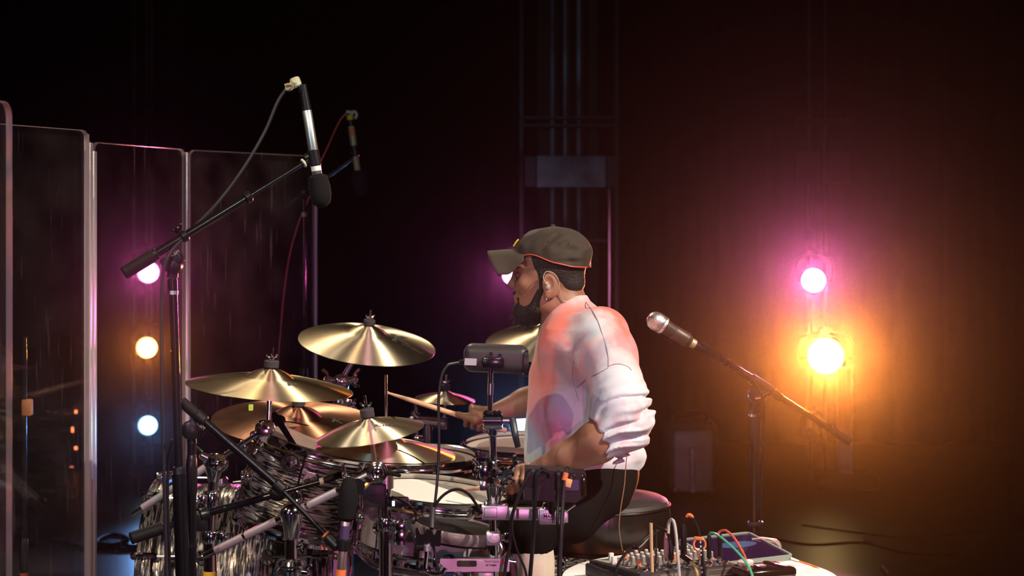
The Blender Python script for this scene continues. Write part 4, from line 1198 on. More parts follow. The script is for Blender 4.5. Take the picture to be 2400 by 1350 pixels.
# overhead microphone A
d2 = d + 0.12
def pencil_mic(label, top, bot, foam_c, r, body, foam_r, foam_len, extra=()):
    top = Vector(top); bot = Vector(bot); ax = (bot - top); L = ax.length; u = ax.normalized()
    t = thing('pencil_microphone', label, 'microphone', top)
    m = MB(); m.lathe([(r * 0.9, 0), (r, 0.002), (r, L - 0.002), (r * 0.9, L)], top, u, 20); m.obj('body', body, t)
    m = MB(); m.lathe([(r * 1.02, 0), (foam_r * 0.85, foam_len * 0.08), (foam_r, foam_len * 0.38), (foam_r * 0.98, foam_len * 0.65), (foam_r * 0.78, foam_len * 0.88), (foam_r * 0.4, foam_len * 0.985), (0.0005, foam_len)], bot - u * 0.004, u, 24); m.obj('foam_windscreen', 'foam', t)
    for nm, k0, k1, rr, mt in extra:
        m = MB(); m.lathe([(rr[0], 0), (rr[1], (k1 - k0))], top + u * k0, u, 20); m.obj(nm, mt, t)
    return t, u
s = d2 / F
tA, uA = pencil_mic('silver pencil microphone with black foam hanging from the tall boom', P(719, 258, d2), P(744, 412, d2), None, 0.0112, 'mic_silver', 0.026, 0.078,
    (('connector', -0.060, 0.002, (0.0085, 0.0108), 'black_plastic'), ('white_band', 0.132, 0.143, (0.0117, 0.0117), 'tape_white')))
m = MB(); m.path([P(708, 212, d2), P(702, 200, d2), P(695, 196, d2)], 0.0075, 10, 4); m.obj('cable_boot', 'black_plastic', tA)
m = MB(); m.tube(P(697, 204, d2), P(689, 182, d2), 0.0125, 0.012, bev=0.003); m.path([P(690, 190, d2 - 0.012), P(680, 205, d2 - 0.004), P(672, 207, d2)], 0.0075, 8, 4); m.obj('cable_clip', 'connector_bone', tA)
m = MB(); m.path([P(684, 198, d2 - 0.016), P(675, 198, d2 - 0.014), P(668, 200, d2 - 0.012)], 0.0035, 6, 4); m.obj('clip_pin', 'connector_amber', tA)
t = thing('microphone_clip', 'black clip gripping the silver overhead microphone', 'microphone clip', P(735, 368, d2))
m = MB(); m.tube(P(732, 352, d2), P(741, 390, d2), 0.0145, 0.0135, bev=0.003); m.obj('sleeve', 'black_plastic', t)
m = MB(); m.tube(P(715, 372, d2), P(733, 364, d2), 0.0105, bev=0.002); m.obj('hinge', 'black_plastic', t)
cable('microphone_cable', 'dark cable drooping from the silver overhead microphone to its boom', [P(672, 206, d2), P(650, 240, d2 - .01), P(620, 310, d2 - .02), P(570, 395, d2 - .04), P(510, 475, d2 - .06), P(440, 548, d2 - .12), P(395, 600, d2 - .15), P(381, 660, d2 - .15), P(379, 800, d2 - .15), P(382, 1000, d2 - .15), P(388, 1250, d2 - .15), P(392, 1400, d2 - .15)], 0.0042, 'cable_grey')
cable('microphone_cable', 'thinner black cable hanging close beside the tall overhead stand', [P(404, 1030, d2 - .16), P(395, 1080, d2 - .14), P(393, 1180, d2 - .14), P(397, 1300, d2 - .14), P(400, 1400, d2 - .14)], 0.0035, 'cable_black')

# overhead stand B, far, behind the panel
d = 6.70
x = P(712, 0, d).x
t = thing('microphone_stand', 'black boom stand standing behind the last clear panel', 'microphone stand', (x, d, 0))
m = MB(); m.tube((x, d, zy(885, d)), (x, d, zy(445, d)), 0.0085); m.obj('upper_tube', 'black_metal', t)
m = MB(); m.tube((x, d, 0.02), (x, d, zy(880, d)), 0.015); m.obj('lower_tube', 'black_metal', t)
m = MB(); grip(m, (x, d, zy(930, d)), (x, d, zy(862, d)), 0.017); m.obj('clutch', 'black_plastic', t)
m = MB(); m.tube((x, d, zy(508, d)), (x, d, zy(498, d)), 0.0105); m.obj('locking_ring', 'connector_bone', t)
m = MB(); m.ball(P(710, 452, d), (0.030, 0.018, 0.026)); m.obj('swivel', 'black_plastic', t)
m = MB(); m.tube(P(668, 485, d), P(830, 368, d), 0.0085); m.obj('boom', 'black_metal', t)
mic_base(t, x, d, 0)
d3 = d
tB, uB = pencil_mic('bone coloured pencil microphone with yellow and orange bands and a foam head', P(823, 296, d3), P(838, 402, d3), None, 0.0122, 'mic_bone', 0.0275, 0.094,
    (('connector', -0.026, 0.0, (0.0108, 0.012), 'black_plastic'), ('yellow_band', -0.043, -0.024, (0.012, 0.012), 'tape_yellow'), ('orange_band', 0.014, 0.034, (0.0127, 0.0127), 'tape_orange')))
m = MB(); m.path([P(824, 272, d3), P(826, 264, d3), P(832, 262, d3), P(836, 270, d3), P(832, 278, d3)], 0.0055, 8, 5); m.path([P(826, 264, d3), P(812, 262, d3)], 0.006, 8, 3); m.obj('cable_boot', 'connector_bone', tB)
t = thing('microphone_clip', 'black clip gripping the bone coloured microphone', 'microphone clip', P(831, 352, d3))
m = MB(); m.tube(P(829, 340, d3), P(834, 368, d3), 0.0135, bev=0.003); m.tube(P(822, 358, d3), P(832, 354, d3), 0.009); m.obj('sleeve', 'black_plastic', t)
cable('microphone_cable', 'thin red cable hanging from the bone coloured microphone down the stand behind the panel', [P(812, 264, d3), P(795, 285, d3), P(772, 335, d3), P(752, 378, d3), P(735, 420, d3), P(724, 462, d3), P(700, 520, d3 + .01), P(678, 600, d3), P(664, 700, d3), P(656, 790, d3), P(648, 880, d3), P(640, 1000, d3), P(630, 1200, d3)], 0.0022, 'cable_red')

# short boom stand in front of the bass drum
d = 4.06
x = P(449, 0, d).x
t = thing('microphone_stand', 'short black boom stand whose boom slants down across the bass drum', 'microphone stand', (x, d, 0))
m = MB(); m.tube((x, d, zy(1150, d)), (x, d, zy(1035, d)), 0.0098); m.obj('upper_tube', 'black_metal', t)
m = MB(); m.tube((x, d, 0.02), (x, d, zy(1150, d)), 0.0112); m.obj('lower_tube', 'black_metal', t)
m = MB(); grip(m, (x, d, zy(1168, d)), (x, d, zy(1072, d)), 0.0135); m.obj('clutch', 'black_plastic', t)
m = MB(); m.tube((x, d, zy(1074, d)), (x, d, zy(1066, d)), 0.0112); m.obj('locking_ring', 'nickel', t)
m = MB(); m.tube((x, d, zy(1282, d)), (x, d, zy(1272, d)), 0.0128); m.obj('joint_ring', 'black_plastic', t)
m = MB(); m.lathe([(0.008, -0.022), (0.020, -0.018), (0.023, 0), (0.020, 0.018), (0.010, 0.022)], P(448, 1008, d), (0.1, -1, 0), 24); m.tube(P(450, 1040, d), P(448, 1015, d), 0.011); m.box(P(462, 1000, d), (0.045, 0.035, 0.035), frame((0, -1, 0)) @ Matrix.Rotation(-0.7, 3, 'Z'), bev=0.007)
cl = m.obj('swivel', 'black_plastic', t)
lettering('K&M', 0.011, P(471, 998, d - 0.024), FACE_CAM @ Matrix.Rotation(-0.72, 3, 'Z'), 'print_grey', cl)
b0 = P(424, 940, d - 0.01); b1 = P(655, 1142, d - 0.03); b2 = P(775, 1266, d - 0.05)
m = MB(); m.tube(b0, b0 + (b1 - b0) * 0.2, 0.0125, bev=0.002); m.obj('counterweight', 'black_rubber', t)
m = MB(); m.tube(b0 + (b1 - b0) * 0.18, b1, 0.0098, bev=0.001); m.obj('boom_outer', 'black_metal', t)
m = MB(); m.tube(along(b0, b1, 0.98), b2, 0.0055); m.obj('boom_inner', 'black_metal', t)
for q in (along(b0, b1, 0.2), b1):
    m = MB(); m.tube(q - (b1 - b0).normalized() * 0.014, q + (b1 - b0).normalized() * 0.014, 0.0145, bev=0.003); m.obj('boom_collar', 'black_plastic', t)
m = MB(); m.torus(along(b1, b2, 0.90), 0.008, 0.003, b2 - b1, 18, 8); m.obj('end_ring', 'wood_amber', t)
mic_base(t, x, d, 0)
t = thing('microphone_clip', 'black clip at the low end of the slanting boom', 'microphone clip', b2)
m = MB(); m.tube(along(b1, b2, 0.93), P(792, 1284, d - .06), 0.013, bev=0.003); m.tube(P(803, 1290, d - .06), P(806, 1262, d - .06), 0.0155, bev=0.003); m.obj('sleeve', 'black_plastic', t)
d4 = d - 0.06
tC, uC = pencil_mic('champagne pencil microphone pointing up with a black foam head', P(796, 1372, d4), P(811, 1217, d4), None, 0.0105, 'mic_champagne', 0.0225, 0.098,
    (('purple_band', 0.094, 0.135, (0.0109, 0.0109), 'tape_purple'), ('orange_tape', 0.012, 0.036, (0.0112, 0.0112), 'tape_orange')))

# third boom, for the tom, behind the two stands
d = 4.30
b0 = P(306, 1262, d - .08); b1 = P(482, 1204, d); b2 = P(762, 1126, d + .02)
x = P(431, 0, d).x
t = thing('microphone_stand', 'black boom stand whose long boom crosses towards the tom badge', 'microphone stand', (x, d, 0))
m = MB(); m.tube((x, d, 0.02), (x, d, zy(1222, d)), 0.010); m.obj('tube', 'black_metal', t)
m = MB(); m.tube(b0, along(b0, b1, 0.42), 0.0150, bev=0.002); m.obj('counterweight', 'black_rubber', t)
m = MB(); m.tube(along(b0, b1, 0.4), b1, 0.0075); m.obj('boom_rear', 'black_metal', t)
m = MB(); m.tube(along(b0, b1, 0.92), along(b1, b2, 0.03), 0.017, 0.012, bev=0.003); m.box(P(470, 1222, d), (0.03, 0.03, 0.045), bev=0.005); m.obj('swivel', 'black_plastic', t)
m = MB(); m.tube(b1, along(b1, b2, 0.62), 0.0088); m.obj('boom_outer', 'black_metal', t)
m = MB(); m.tube(along(b1, b2, 0.6), b2, 0.0060); m.obj('boom_inner', 'black_metal', t)
m = MB(); m.ball(along(b1, b2, 0.60), (0.022, 0.018, 0.018)); m.obj('boom_clutch', 'black_plastic', t)
m = MB(); m.tube(along(b1, b2, 0.955), along(b1, b2, 0.99), 0.0095, bev=0.001); m.obj('end_ring', 'connector_bone', t)
m = MB(); m.tube(b2, P(800, 1112, d + .03), 0.0085, 0.008); m.obj('boom_tip', 'black_plastic', t)
mic_base(t, x, d, 0)
t = thing('tom_microphone', 'small black clip-on microphone bent over the tilted tom rim', 'microphone', P(665, 1000, 4.50))
m = MB(); m.path([P(640, 972, 4.5), P(652, 985, 4.49), P(668, 1010, 4.48), P(690, 1045, 4.48)], lambda k: 0.010 - 0.003 * k, 10, 5); m.obj('bracket', 'black_plastic', t)
m = MB(); m.ball(P(652, 985, 4.50), (0.02, 0.016, 0.014)); m.tube(P(628, 978, 4.5), P(650, 986, 4.5), 0.012, bev=0.003); m.obj('capsule', 'black_plastic', t)
m = MB(); m.torus(P(681, 1084, 4.43), 0.0205, 0.0035, (0.1, -1, 0.1), 28, 8); m.obj('shock_ring', 'black_rubber', t)
m = MB(); m.lathe([(0.0165, -0.006), (0.0165, 0.003), (0.012, 0.008), (0.0005, 0.010)], P(681, 1084, 4.43), (0.1, -1, 0.1), 24); m.obj('dome', 'chrome', t)
m = MB(); m.box(P(588, 955, 4.5), (0.011, 0.008, 0.016), bev=0.002); m.obj('light', 'led_green', t)

# stand far left, seen through the end panel
d = 5.3
x = P(56, 0, d).x
t = thing('microphone_stand', 'thin dark stand with an orange tape ring behind the end panels', 'microphone stand', (x, d, 0))
m = MB(); m.tube((x, d, 0.03), (x, d, zy(790, d)), 0.0085); m.obj('upper_tube', 'black_metal', t)
m = MB(); grip(m, (x, d, zy(1345, d)), (x, d, zy(1262, d)), 0.015); m.obj('clutch', 'black_plastic', t)
m = MB(); m.tube((x, d, zy(1358, d)), (x, d, zy(1342, d)), 0.0125); m.obj('tape', 'tape_orange', t)
m = MB(); m.box((x + 0.01, d, zy(955, d)), (0.03, 0.03, 0.05), bev=0.006); m.obj('clamp', 'wood_amber', t)
mic_base(t, x, d, 0)

# vocal microphone and its stand, right of the drummer
d = 4.78
x = P(1768, 0, d).x
t = thing('microphone_stand', 'black boom stand of the vocal microphone behind the drummer\'s back', 'microphone stand', (x, d, 0))
m = MB(); m.tube((x, d, zy(1060, d)), (x, d, zy(945, d)), 0.0090); m.obj('upper_tube', 'black_metal', t)
m = MB(); grip(m, (x, d, zy(1058, d)), (x, d, zy(972, d)), 0.0145); m.obj('clutch', 'black_plastic', t)
m = MB(); m.tube((x, d, 0.02), (x, d, zy(1055, d)), 0.0125); m.obj('lower_tube', 'black_metal', t)
m = MB(); m.tube((x, d, zy(976, d)), (x, d, zy(970, d)), 0.0155); m.obj('locking_ring', 'nickel', t)
m = MB(); m.box((x + 0.004, d, zy(1228, d)), (0.040, 0.03, 0.014), bev=0.003); m.obj('cable_clip', 'black_plastic', t)
m = MB(); m.lathe([(0.012, -0.02), (0.022, -0.016), (0.026, 0), (0.022, 0.016), (0.012, 0.02)], P(1775, 925, d), (0, -1, 0), 24); m.tube(P(1768, 960, d), P(1773, 930, d), 0.012); m.obj('swivel', 'black_plastic', t)
m = MB(); m.path([P(1770, 932, d - .022), P(1785, 930, d - .026), P(1802, 920, d - .024)], lambda k: 0.006 - 0.002 * k, 8, 4); m.obj('lever', 'nickel', t)
v0 = P(1625, 800, d - .06); v1 = P(1992, 1036, d + .06)
m = MB(); m.tube(along(v0, v1, 0.0), along(v0, v1, 0.30), 0.0066); m.obj('boom_inner', 'black_metal', t)
m = MB(); m.tube(along(v0, v1, 0.27), along(v0, v1, 0.56), 0.0105, bev=0.002); m.obj('boom_outer', 'black_metal', t)
m = MB(); m.tube(along(v0, v1, 0.36), along(v0, v1, 0.50), 0.0145, bev=0.003); m.obj('boom_clutch', 'black_plastic', t)
m = MB(); m.tube(along(v0, v1, 0.5), along(v0, v1, 0.9), 0.0082); m.obj('boom_rear', 'black_metal', t)
m = MB(); m.tube(along(v0, v1, 0.885), v1, 0.0115, bev=0.003); m.obj('counterweight', 'black_rubber', t)
for k in (0.20, 0.885):
    m = MB(); m.tube(along(v0, v1, k - .008), along(v0, v1, k + .02), 0.0115, bev=0.002); m.obj('boom_collar', 'black_plastic', t)
mic_base(t, x, d, 0)
mc = P(1540, 754, d - .09); me_ = P(1652, 822, d - .06)
u = (me_ - mc).normalized()
t = thing('vocal_microphone', 'silver ball headed vocal microphone with a dark tapered body', 'microphone', mc)
m = MB(); m.lathe([(0.0005, -0.0275), (0.013, -0.0245), (0.0215, -0.016), (0.0252, -0.002), (0.0245, 0.010), (0.0225, 0.017)], mc, u, 32, cap=False)
gr = m.obj('grille', 'mesh_grille', t)
m = MB(); m.lathe([(0.0235, 0.014), (0.0245, 0.016), (0.0245, 0.021), (0.0225, 0.023)], mc, u, 32); m.obj('grille_band', 'brushed', t)
m = MB(); m.lathe([(0.0205, 0.020), (0.0185, 0.045), (0.0165, 0.075), (0.0155, 0.104), (0.0135, 0.107)], mc, u, 24); m.obj('body', 'vocal_body', t)
m = MB(); m.lathe([(0.0175, 0.052), (0.0195, 0.056), (0.0190, 0.095), (0.0165, 0.098)], mc, u, 24); m.obj('clip_sleeve', 'vocal_body', t)
m = MB(); m.lathe([(0.012, 0.106), (0.0125, 0.108), (0.0125, 0.120), (0.011, 0.122)], mc, u, 20); m.obj('connector', 'mic_bone', t)
m = MB(); m.lathe([(0.0105, 0.120), (0.0105, 0.148), (0.008, 0.152)], mc, u, 16); m.obj('plug', 'black_plastic', t)
cable('microphone_cable', 'black cable running from the vocal microphone along its boom to the floor', [mc + u * 0.15, P(1650, 806, d - .07), P(1700, 842, d - .05), P(1760, 885, d - .03), P(1786, 930, d - .03), P(1790, 970, d - .01), P(1786, 1080, d), P(1783, 1200, d), P(1781, 1330, d), P(1780, 1500, d)], 0.0034, 'cable_black')

# ------------------------------------------------------------------ chrome post in front of the drummer
GD = 4.14
gx = P(1156, 0, GD).x
t = thing('percussion_post', 'chrome upright post with stacked clamps in front of the drummer', 'stand', (gx, GD, 0))
m = MB(); m.tube(P(1148, 972, GD), P(1150, 862, GD), 0.0062, bev=0.001); m.obj('thin_rod', 'chrome', t)
m = MB(); m.tube(P(1149, 925, GD), P(1150, 898, GD), 0.0072, bev=0.001); m.obj('rod_sleeve', 'nickel', t)
m = MB(); m.tube((gx, GD, zy(1262, GD)), P(1155, 985, GD), 0.0085); m.obj('upper_tube', 'chrome', t)
m = MB(); m.tube((gx, GD, 0.12), (gx, GD, zy(1268, GD)), 0.0125); m.obj('lower_tube', 'chrome', t)
tripod(t, gx, GD, 0.16, 0.26, 0.009, 'chrome', 0.8)

t = thing('rod_clamp', 'chrome swivel clamp with a black lever high on the post', 'clamp', P(1155, 1010, GD))
m = MB(); m.tube(P(1132, 985, GD), P(1178, 986, GD), 0.0215, bev=0.003); m.obj('barrel', 'chrome', t)
for px in (1140, 1150, 1160, 1170):
    m = MB(); m.tube(P(px - 2, 985, GD), P(px + 2, 985, GD), 0.0232); m.obj('rib', 'chrome', t)
m = MB(); m.tube(P(1152, 1020, GD), P(1155, 1004, GD), 0.013, bev=0.002); m.obj('neck', 'chrome', t)
m = MB(); m.tube(P(1176, 986, GD), P(1205, 986, GD), 0.0085, bev=0.001); m.obj('stem', 'nickel', t)
m = MB(); m.path([P(1200, 984, GD), P(1204, 1000, GD - .01), P(1208, 1022, GD - .02), P(1214, 1048, GD - .02)], lambda k: 0.010 - 0.003 * k, 10, 5); m.obj('lever', 'black_plastic', t)

t = thing('ratchet_clamp', 'cluster of chrome ratchet clamps with wing bolts midway on the post', 'clamp', P(1158, 1135, GD))
for c, r, h in (((1150, 1092), 0.0145, 0.028), ((1163, 1108), 0.019, 0.022), ((1152, 1124), 0.017, 0.018)):
    m = MB(); m.lathe([(r * 0.85, -h / 2), (r, -h / 2 + .003), (r, h / 2 - .003), (r * 0.85, h / 2)], P(c[0], c[1], GD), (0.15, -0.1, 1), 20); m.obj('collar', 'chrome', t)
m = MB(); m.lathe([(0.013, -0.016), (0.016, -0.012), (0.016, 0.010), (0.009, 0.016)], P(1178, 1110, GD - .02), (0.4, -1, 0.1), 20); m.obj('ratchet', 'chrome', t)
m = MB(); m.box(P(1135, 1105, GD), (0.022, 0.026, 0.030), bev=0.004); m.obj('jaw', 'chrome', t)
m = MB(); m.box(P(1133, 1138, GD), (0.018, 0.022, 0.022), bev=0.004); m.obj('jaw', 'nickel', t)
wing_nut(t, P(1185, 1112, GD - .02), (1, -0.4, 0.3), 1.5, span=(0.2, 0, 1)); wing_nut(t, P(1176, 1130, GD - .02), (0.7, -0.6, -0.4), 1.2, span=(0.5, 0, 1)); wing_nut(t, P(1128, 1098, GD), (-1, -0.3, 0.2), 1.1, span=(0, 0.2, 1))
m = MB(); m.lathe([(0.012, 0), (0.0185, 0.036), (0.0195, 0.038), (0.016, 0.040)], P(1156, 1178, GD), (0, 0, 1), 24); m.obj('cone_cup', 'chrome', t)
m = MB(); m.path([P(1166, 1178, GD), P(1172, 1160, GD - .006), P(1178, 1142, GD - .01), P(1182, 1128, GD - .01)], 0.005, 8, 5); m.obj('brace', 'chrome', t)

# grey speaker-like box on top
t = thing('sensor_box', 'dark grey rounded box with a pale sticker on the thin rod', 'box', P(1162, 878, GD + .02))
m = MB(); R = Matrix.Rotation(math.radians(-2.5), 3, 'Y')
m.box(P(1163, 840, GD + .03), (0.152, 0.068, 0.066), R.inverted() if False else Matrix.Rotation(math.radians(2.2), 3, 'Y'), bev=0.021, bseg=5); bo = m.obj('housing', 'grey_plastic', t)
m = MB(); m.box(P(1103, 848, GD - .006), (0.028, 0.0012, 0.016), Matrix.Rotation(math.radians(2.2), 3, 'Y')); m.obj('sticker', 'sticker_grey', bo, smooth=False)
m = MB(); m.box(P(1232, 850, GD + .03), (0.010, 0.070, 0.060), Matrix.Rotation(math.radians(2.2), 3, 'Y'), bev=0.010); m.obj('end_cap', 'black_plastic', t)
m = MB(); m.box(P(1156, 850, GD - .008), (0.050, 0.022, 0.026), bev=0.005); m.obj('bracket', 'black_metal', t)
for px, py in ((1151, 828), (1172, 832)):
    m = MB(); m.tube(P(px, py + 6, GD - .008), P(px, py - 3, GD - .008), 0.0035, bev=0.0008); m.obj('screw', 'chrome', t)
m = MB(); m.lathe([(0.0075, 0), (0.0075, 0.006), (0.004, 0.008)], P(1137, 849, GD - .018), (0, -1, 0), 14); m.obj('screw', 'black_metal', t)
cable('sensor_cable', 'thin black cable looping down from the grey rounded box past the snare', [P(1092, 848, GD + .02), P(1068, 851, GD + .01), P(1048, 858, GD), P(1034, 885, GD - .01), P(1028, 940, GD - .02), P(1029, 1030, GD - .03), P(1026, 1110, GD - .05), P(1020, 1175, GD - .08), P(1014, 1215, GD - .1), P(1012, 1262, GD - .11), P(1022, 1310, GD - .12), P(1034, 1400, GD - .12)], lambda q: 0.0034 if q > 0.06 else 0.0060, 'cable_black', n=10)
cable('sensor_cable', 'short black cable arching from the pad clip towards the post', [P(1016, 1195, GD - .1), P(1030, 1170, GD - .1), P(1052, 1152, GD - .1), P(1075, 1147, GD - .1), P(1098, 1158, GD - .08), P(1115, 1180, GD - .06), P(1132, 1206, GD - .03)], 0.0034, 'cable_black', n=10)
cable('snare_cable', 'black cable curving from the snare rim sensor to the pad clip', [P(912, 1166, 4.2), P(932, 1170, 4.18), P(956, 1182, 4.14), P(972, 1198, 4.1), P(975, 1215, 4.08), P(968, 1226, 4.06)], 0.0032, 'cable_black')
t = thing('snare_sensor', 'black clip-on trigger on the rim of the snare drum', 'sensor', P(910, 1172, 4.22))
m = MB(); m.box(P(932, 1176, 4.22), (0.055, 0.03, 0.022), bev=0.006); m.obj('body', 'black_plastic', t)
m = MB(); m.box(P(922, 1180, 4.20), (0.006, 0.003, 0.012), bev=0.0008); m.obj('light', 'led_white', t)

# MAPEX accessory clamp
t = thing('accessory_clamp', 'cast metal two-block clamp with an oval maker emblem', 'clamp', P(1225, 1225, GD))
CD = GD - 0.02
m = MB(); m.box(P(1160, 1200, CD), (0.062, 0.035, 0.033), bev=0.003); bl = m.obj('block', 'cast_metal', t)
m = MB(); m.prism([(-0.018, -0.011), (0.012, -0.011), (0.012, 0.011), (-0.018, 0.011)], 0.0008, P(1153, 1201, CD - .0177), FACE_CAM, hole=[(-0.017, -0.010), (0.011, -0.010), (0.011, 0.010), (-0.017, 0.010)]); m.obj('inlay_line', 'print_black', bl, smooth=False)
m = MB(); m.box(P(1222, 1204, CD + .002), (0.090, 0.026, 0.027), bev=0.003); ar = m.obj('arm', 'cast_metal', t)
for px in (1213, 1258):
    m = MB(); m.box(P(px, 1204, CD - .0125), (0.006, 0.003, 0.024)); m.obj('inset', 'steel_dark', ar)
m = MB(); m.box(P(1293, 1209, CD), (0.058, 0.036, 0.035), bev=0.003); bl = m.obj('block', 'cast_metal', t)
m = MB()
def ell(a, c, n=28): return [(a * math.cos(2 * math.pi * k / n), c * math.sin(2 * math.pi * k / n)) for k in range(n)]
m.prism(ell(0.0232, 0.0078), 0.0007, P(1292, 1210, CD - .0183), FACE_CAM, hole=ell(0.0220, 0.0068)); m.obj('oval_mark', 'print_black', bl, smooth=False)
lettering('MAPEX', 0.0115, P(1292, 1210, CD - .0188), FACE_CAM, 'print_black', bl, 0.0003)
m = MB(); m.box(P(1325, 1210, CD + .004), (0.012, 0.028, 0.026), bev=0.002); m.obj('jaw', 'cast_metal', t)
m = MB(); m.tube(P(1328, 1196, CD - .01), P(1346, 1183, CD - .02), 0.0035, bev=0.001); m.ball(P(1346, 1183, CD - .02), 0.004, seg=10, rings=6); m.obj('lever', 'chrome', t)
for px, py in ((1277, 1184), (1140, 1178)):
    m = MB(); m.lathe([(0.007, 0), (0.007, 0.005), (0.005, 0.008), (0.004, 0.013), (0.0005, 0.015)], P(px, py + 8, CD), seg=14); m.obj('bolt', 'chrome', t)
m = MB(); m.box(P(1178, 1182, CD), (0.022, 0.02, 0.004), bev=0.001); m.obj('key_plate', 'chrome', t)

# dw memory clamp low on the post
t = thing('memory_clamp', 'chrome tube clamp with ring marks low on the post', 'clamp', (gx, GD, zy(1278, GD)))
m = MB(); m.box((gx, GD, zy(1261, GD)), (0.033, 0.040, 0.029), bev=0.004); bl = m.obj('body', 'cast_metal', t)
lettering('dw', 0.014, P(1157, 1258, GD - .0206), FACE_CAM, 'print_white', bl, 0.0004)
m = MB()
for q in (0.0085, 0.0112, 0.014):
    vs = []; fs = []
    for k in range(17):
        an = math.pi + math.pi * k / 16
        for w in (-0.0006, 0.0006):
            vs.append(P(1157, 1257, GD - .0206) + FACE_CAM @ Vector(((q + w) * math.cos(an), (q + w) * math.sin(an), 0)))
    for k in range(16): fs.append((2 * k, 2 * k + 2, 2 * k + 3, 2 * k + 1))
    m.add(vs, fs)
m.obj('ring_mark', 'print_white', bl, smooth=False)
m = MB(); m.tube((gx, GD, zy(1310, GD)), (gx, GD, zy(1272, GD)), 0.0150, bev=0.003); m.obj('neck', 'chrome', t)
m = MB(); m.tube(P(1174, 1260, GD), P(1192, 1259, GD), 0.009, bev=0.002); m.box(P(1188, 1259, GD), (0.012, 0.02, 0.022), bev=0.003); m.obj('wing_bolt', 'chrome', t)
m = MB(); m.path([P(1170, 1270, GD - .01), P(1176, 1285, GD - .012), P(1168, 1304, GD - .012)], 0.004, 8, 5); m.obj('lever', 'nickel', t)

# FastClamp bar
FD = GD - 0.02
t = thing('clamp_bar', 'long satin metal clamp bar with a slot and engraved lettering', 'clamp', P(1112, 1338, FD))
m = MB()
R0 = 0.0135
def rrect(w, h, r, n=4):
    pts = []
    for cx_, cy_, a0 in ((w / 2 - r, h / 2 - r, 0), (-w / 2 + r, h / 2 - r, 90), (-w / 2 + r, -h / 2 + r, 180), (w / 2 - r, -h / 2 + r, 270)):
        for k in range(n + 1):
            an = math.radians(a0 + 90 * k / n); pts.append((cx_ + r * math.cos(an), cy_ + r * math.sin(an)))
    return pts
cb = P(1113, 1320, FD + .012)
m.prism(rrect(0.160, 0.030, 0.004), 0.024, cb, FACE_CAM); bar = m.obj('bar', 'brushed', t, sharp=30)
m = MB(); m.prism(rrect(0.046, 0.014, 0.004), 0.001, P(1094, 1321, FD - .0128), FACE_CAM); m.obj('slot', 'print_black', bar, smooth=False)
m = MB(); m.prism(rrect(0.052, 0.020, 0.006), 0.0016, P(1094, 1321, FD - .0118), FACE_CAM, hole=rrect(0.046, 0.014, 0.004)); m.obj('slot_rim', 'brushed', bar)
m = MB(); m.prism([(0.0065 * math.cos(math.pi / 3 * k), 0.0065 * math.sin(math.pi / 3 * k)) for k in range(6)], 0.003, P(1126, 1320, FD - .012), FACE_CAM); m.obj('hex_bolt', 'brushed', bar)
lettering('FastClamp', 0.0078, P(1153, 1316, FD - .0126), FACE_CAM, 'print_black', bar, 0.00005)
lettering('\u2605TAMA', 0.0070, P(1151, 1325, FD - .0126), FACE_CAM, 'print_black', bar, 0.0002)
m = MB(); m.box(P(1178, 1317, FD - .0125), (0.008, 0.0015, 0.011)); m.obj('emblem', 'led_off_red', bar, smooth=False)
m = MB(); m.lathe([(0.013, 0), (0.011, 0.004), (0.0005, 0.007)], P(1052, 1306, FD), (0, 0, 1), 20); m.obj('dome_nut', 'black_plastic', t)
m = MB(); m.box(P(1020, 1322, FD - .006), (0.012, 0.018, 0.034), bev=0.005); m.tube(P(1020, 1310, FD - .006), P(1020, 1296, FD - .006), 0.004); m.obj('wing_bolt', 'chrome', t)
m = MB(); m.tube(P(1192, 1315, FD), P(1210, 1318, FD), 0.005, bev=0.001); m.obj('end_bolt', 'chrome', t)
m = MB(); m.box(P(1139, 1350, FD + .01), (0.036, 0.03, 0.024), bev=0.003); m.obj('lower_block', 'shell_grey', t)

# round practice pad
pc = P(1068, 1236, 4.20)
Mx = mtx(pc, (0.15, -0.02, 0.985), up=(0, 1, 0))
t = thing('drum_pad', 'round black rubber trigger pad tilted below the snare drum', 'drum pad', M=Mx)
m = MB(); m.lathe([(0.0005, 0.004), (0.094, 0.003), (0.0955, 0.001)], seg=56, cap=False); m.obj('playing_surface', 'black_rubber', t, M=Mx)
m = MB(); m.lathe([(0.0955, 0.001), (0.098, 0.006), (0.103, 0.006), (0.106, 0.0), (0.106, -0.010), (0.100, -0.022), (0.0955, -0.022)], seg=56, cap=False); m.obj('rim', 'pad_rim', t, M=Mx)
m = MB(); m.lathe([(0.098, -0.018), (0.085, -0.030), (0.03, -0.034), (0.0005, -0.034)], seg=40, cap=False); m.obj('underside', 'black_plastic', t, M=Mx)
m = MB(); m.path([P(1100, 1262, 4.2), P(1120, 1278, 4.2), P(1156, 1285, 4.16)], 0.007, 8, 5); m.obj('mount_arm', 'black_metal', t)
t = thing('pad_clip', 'black V-cut clip with a chrome hooked rod beside the pad', 'clip', P(1000, 1285, 4.02))
m = MB(); m.prism([(-0.030, -0.018), (0.024, -0.018), (0.026, 0.018), (0.016, 0.018), (0.010, 0.004), (0.004, 0.018), (-0.008, 0.018), (-0.018, 0.004), (-0.026, 0.022), (-0.032, 0.02)], 0.02, P(1008, 1258, 4.03), FACE_CAM); m.obj('jaw', 'black_metal', t)
m = MB(); m.path([P(1001, 1274, 4.0), P(1000, 1300, 4.0), P(997, 1332, 4.0), P(1004, 1341, 4.0), P(1020, 1345, 4.0), P(1036, 1342, 4.0), P(1044, 1332, 4.0)], 0.0052, 10, 5); m.obj('hook_rod', 'chrome', t)
m = MB(); m.tube(P(1001, 1292, 4.0), P(1001, 1276, 4.0), 0.0075, bev=0.001); m.obj('ferrule', 'cast_metal', t)
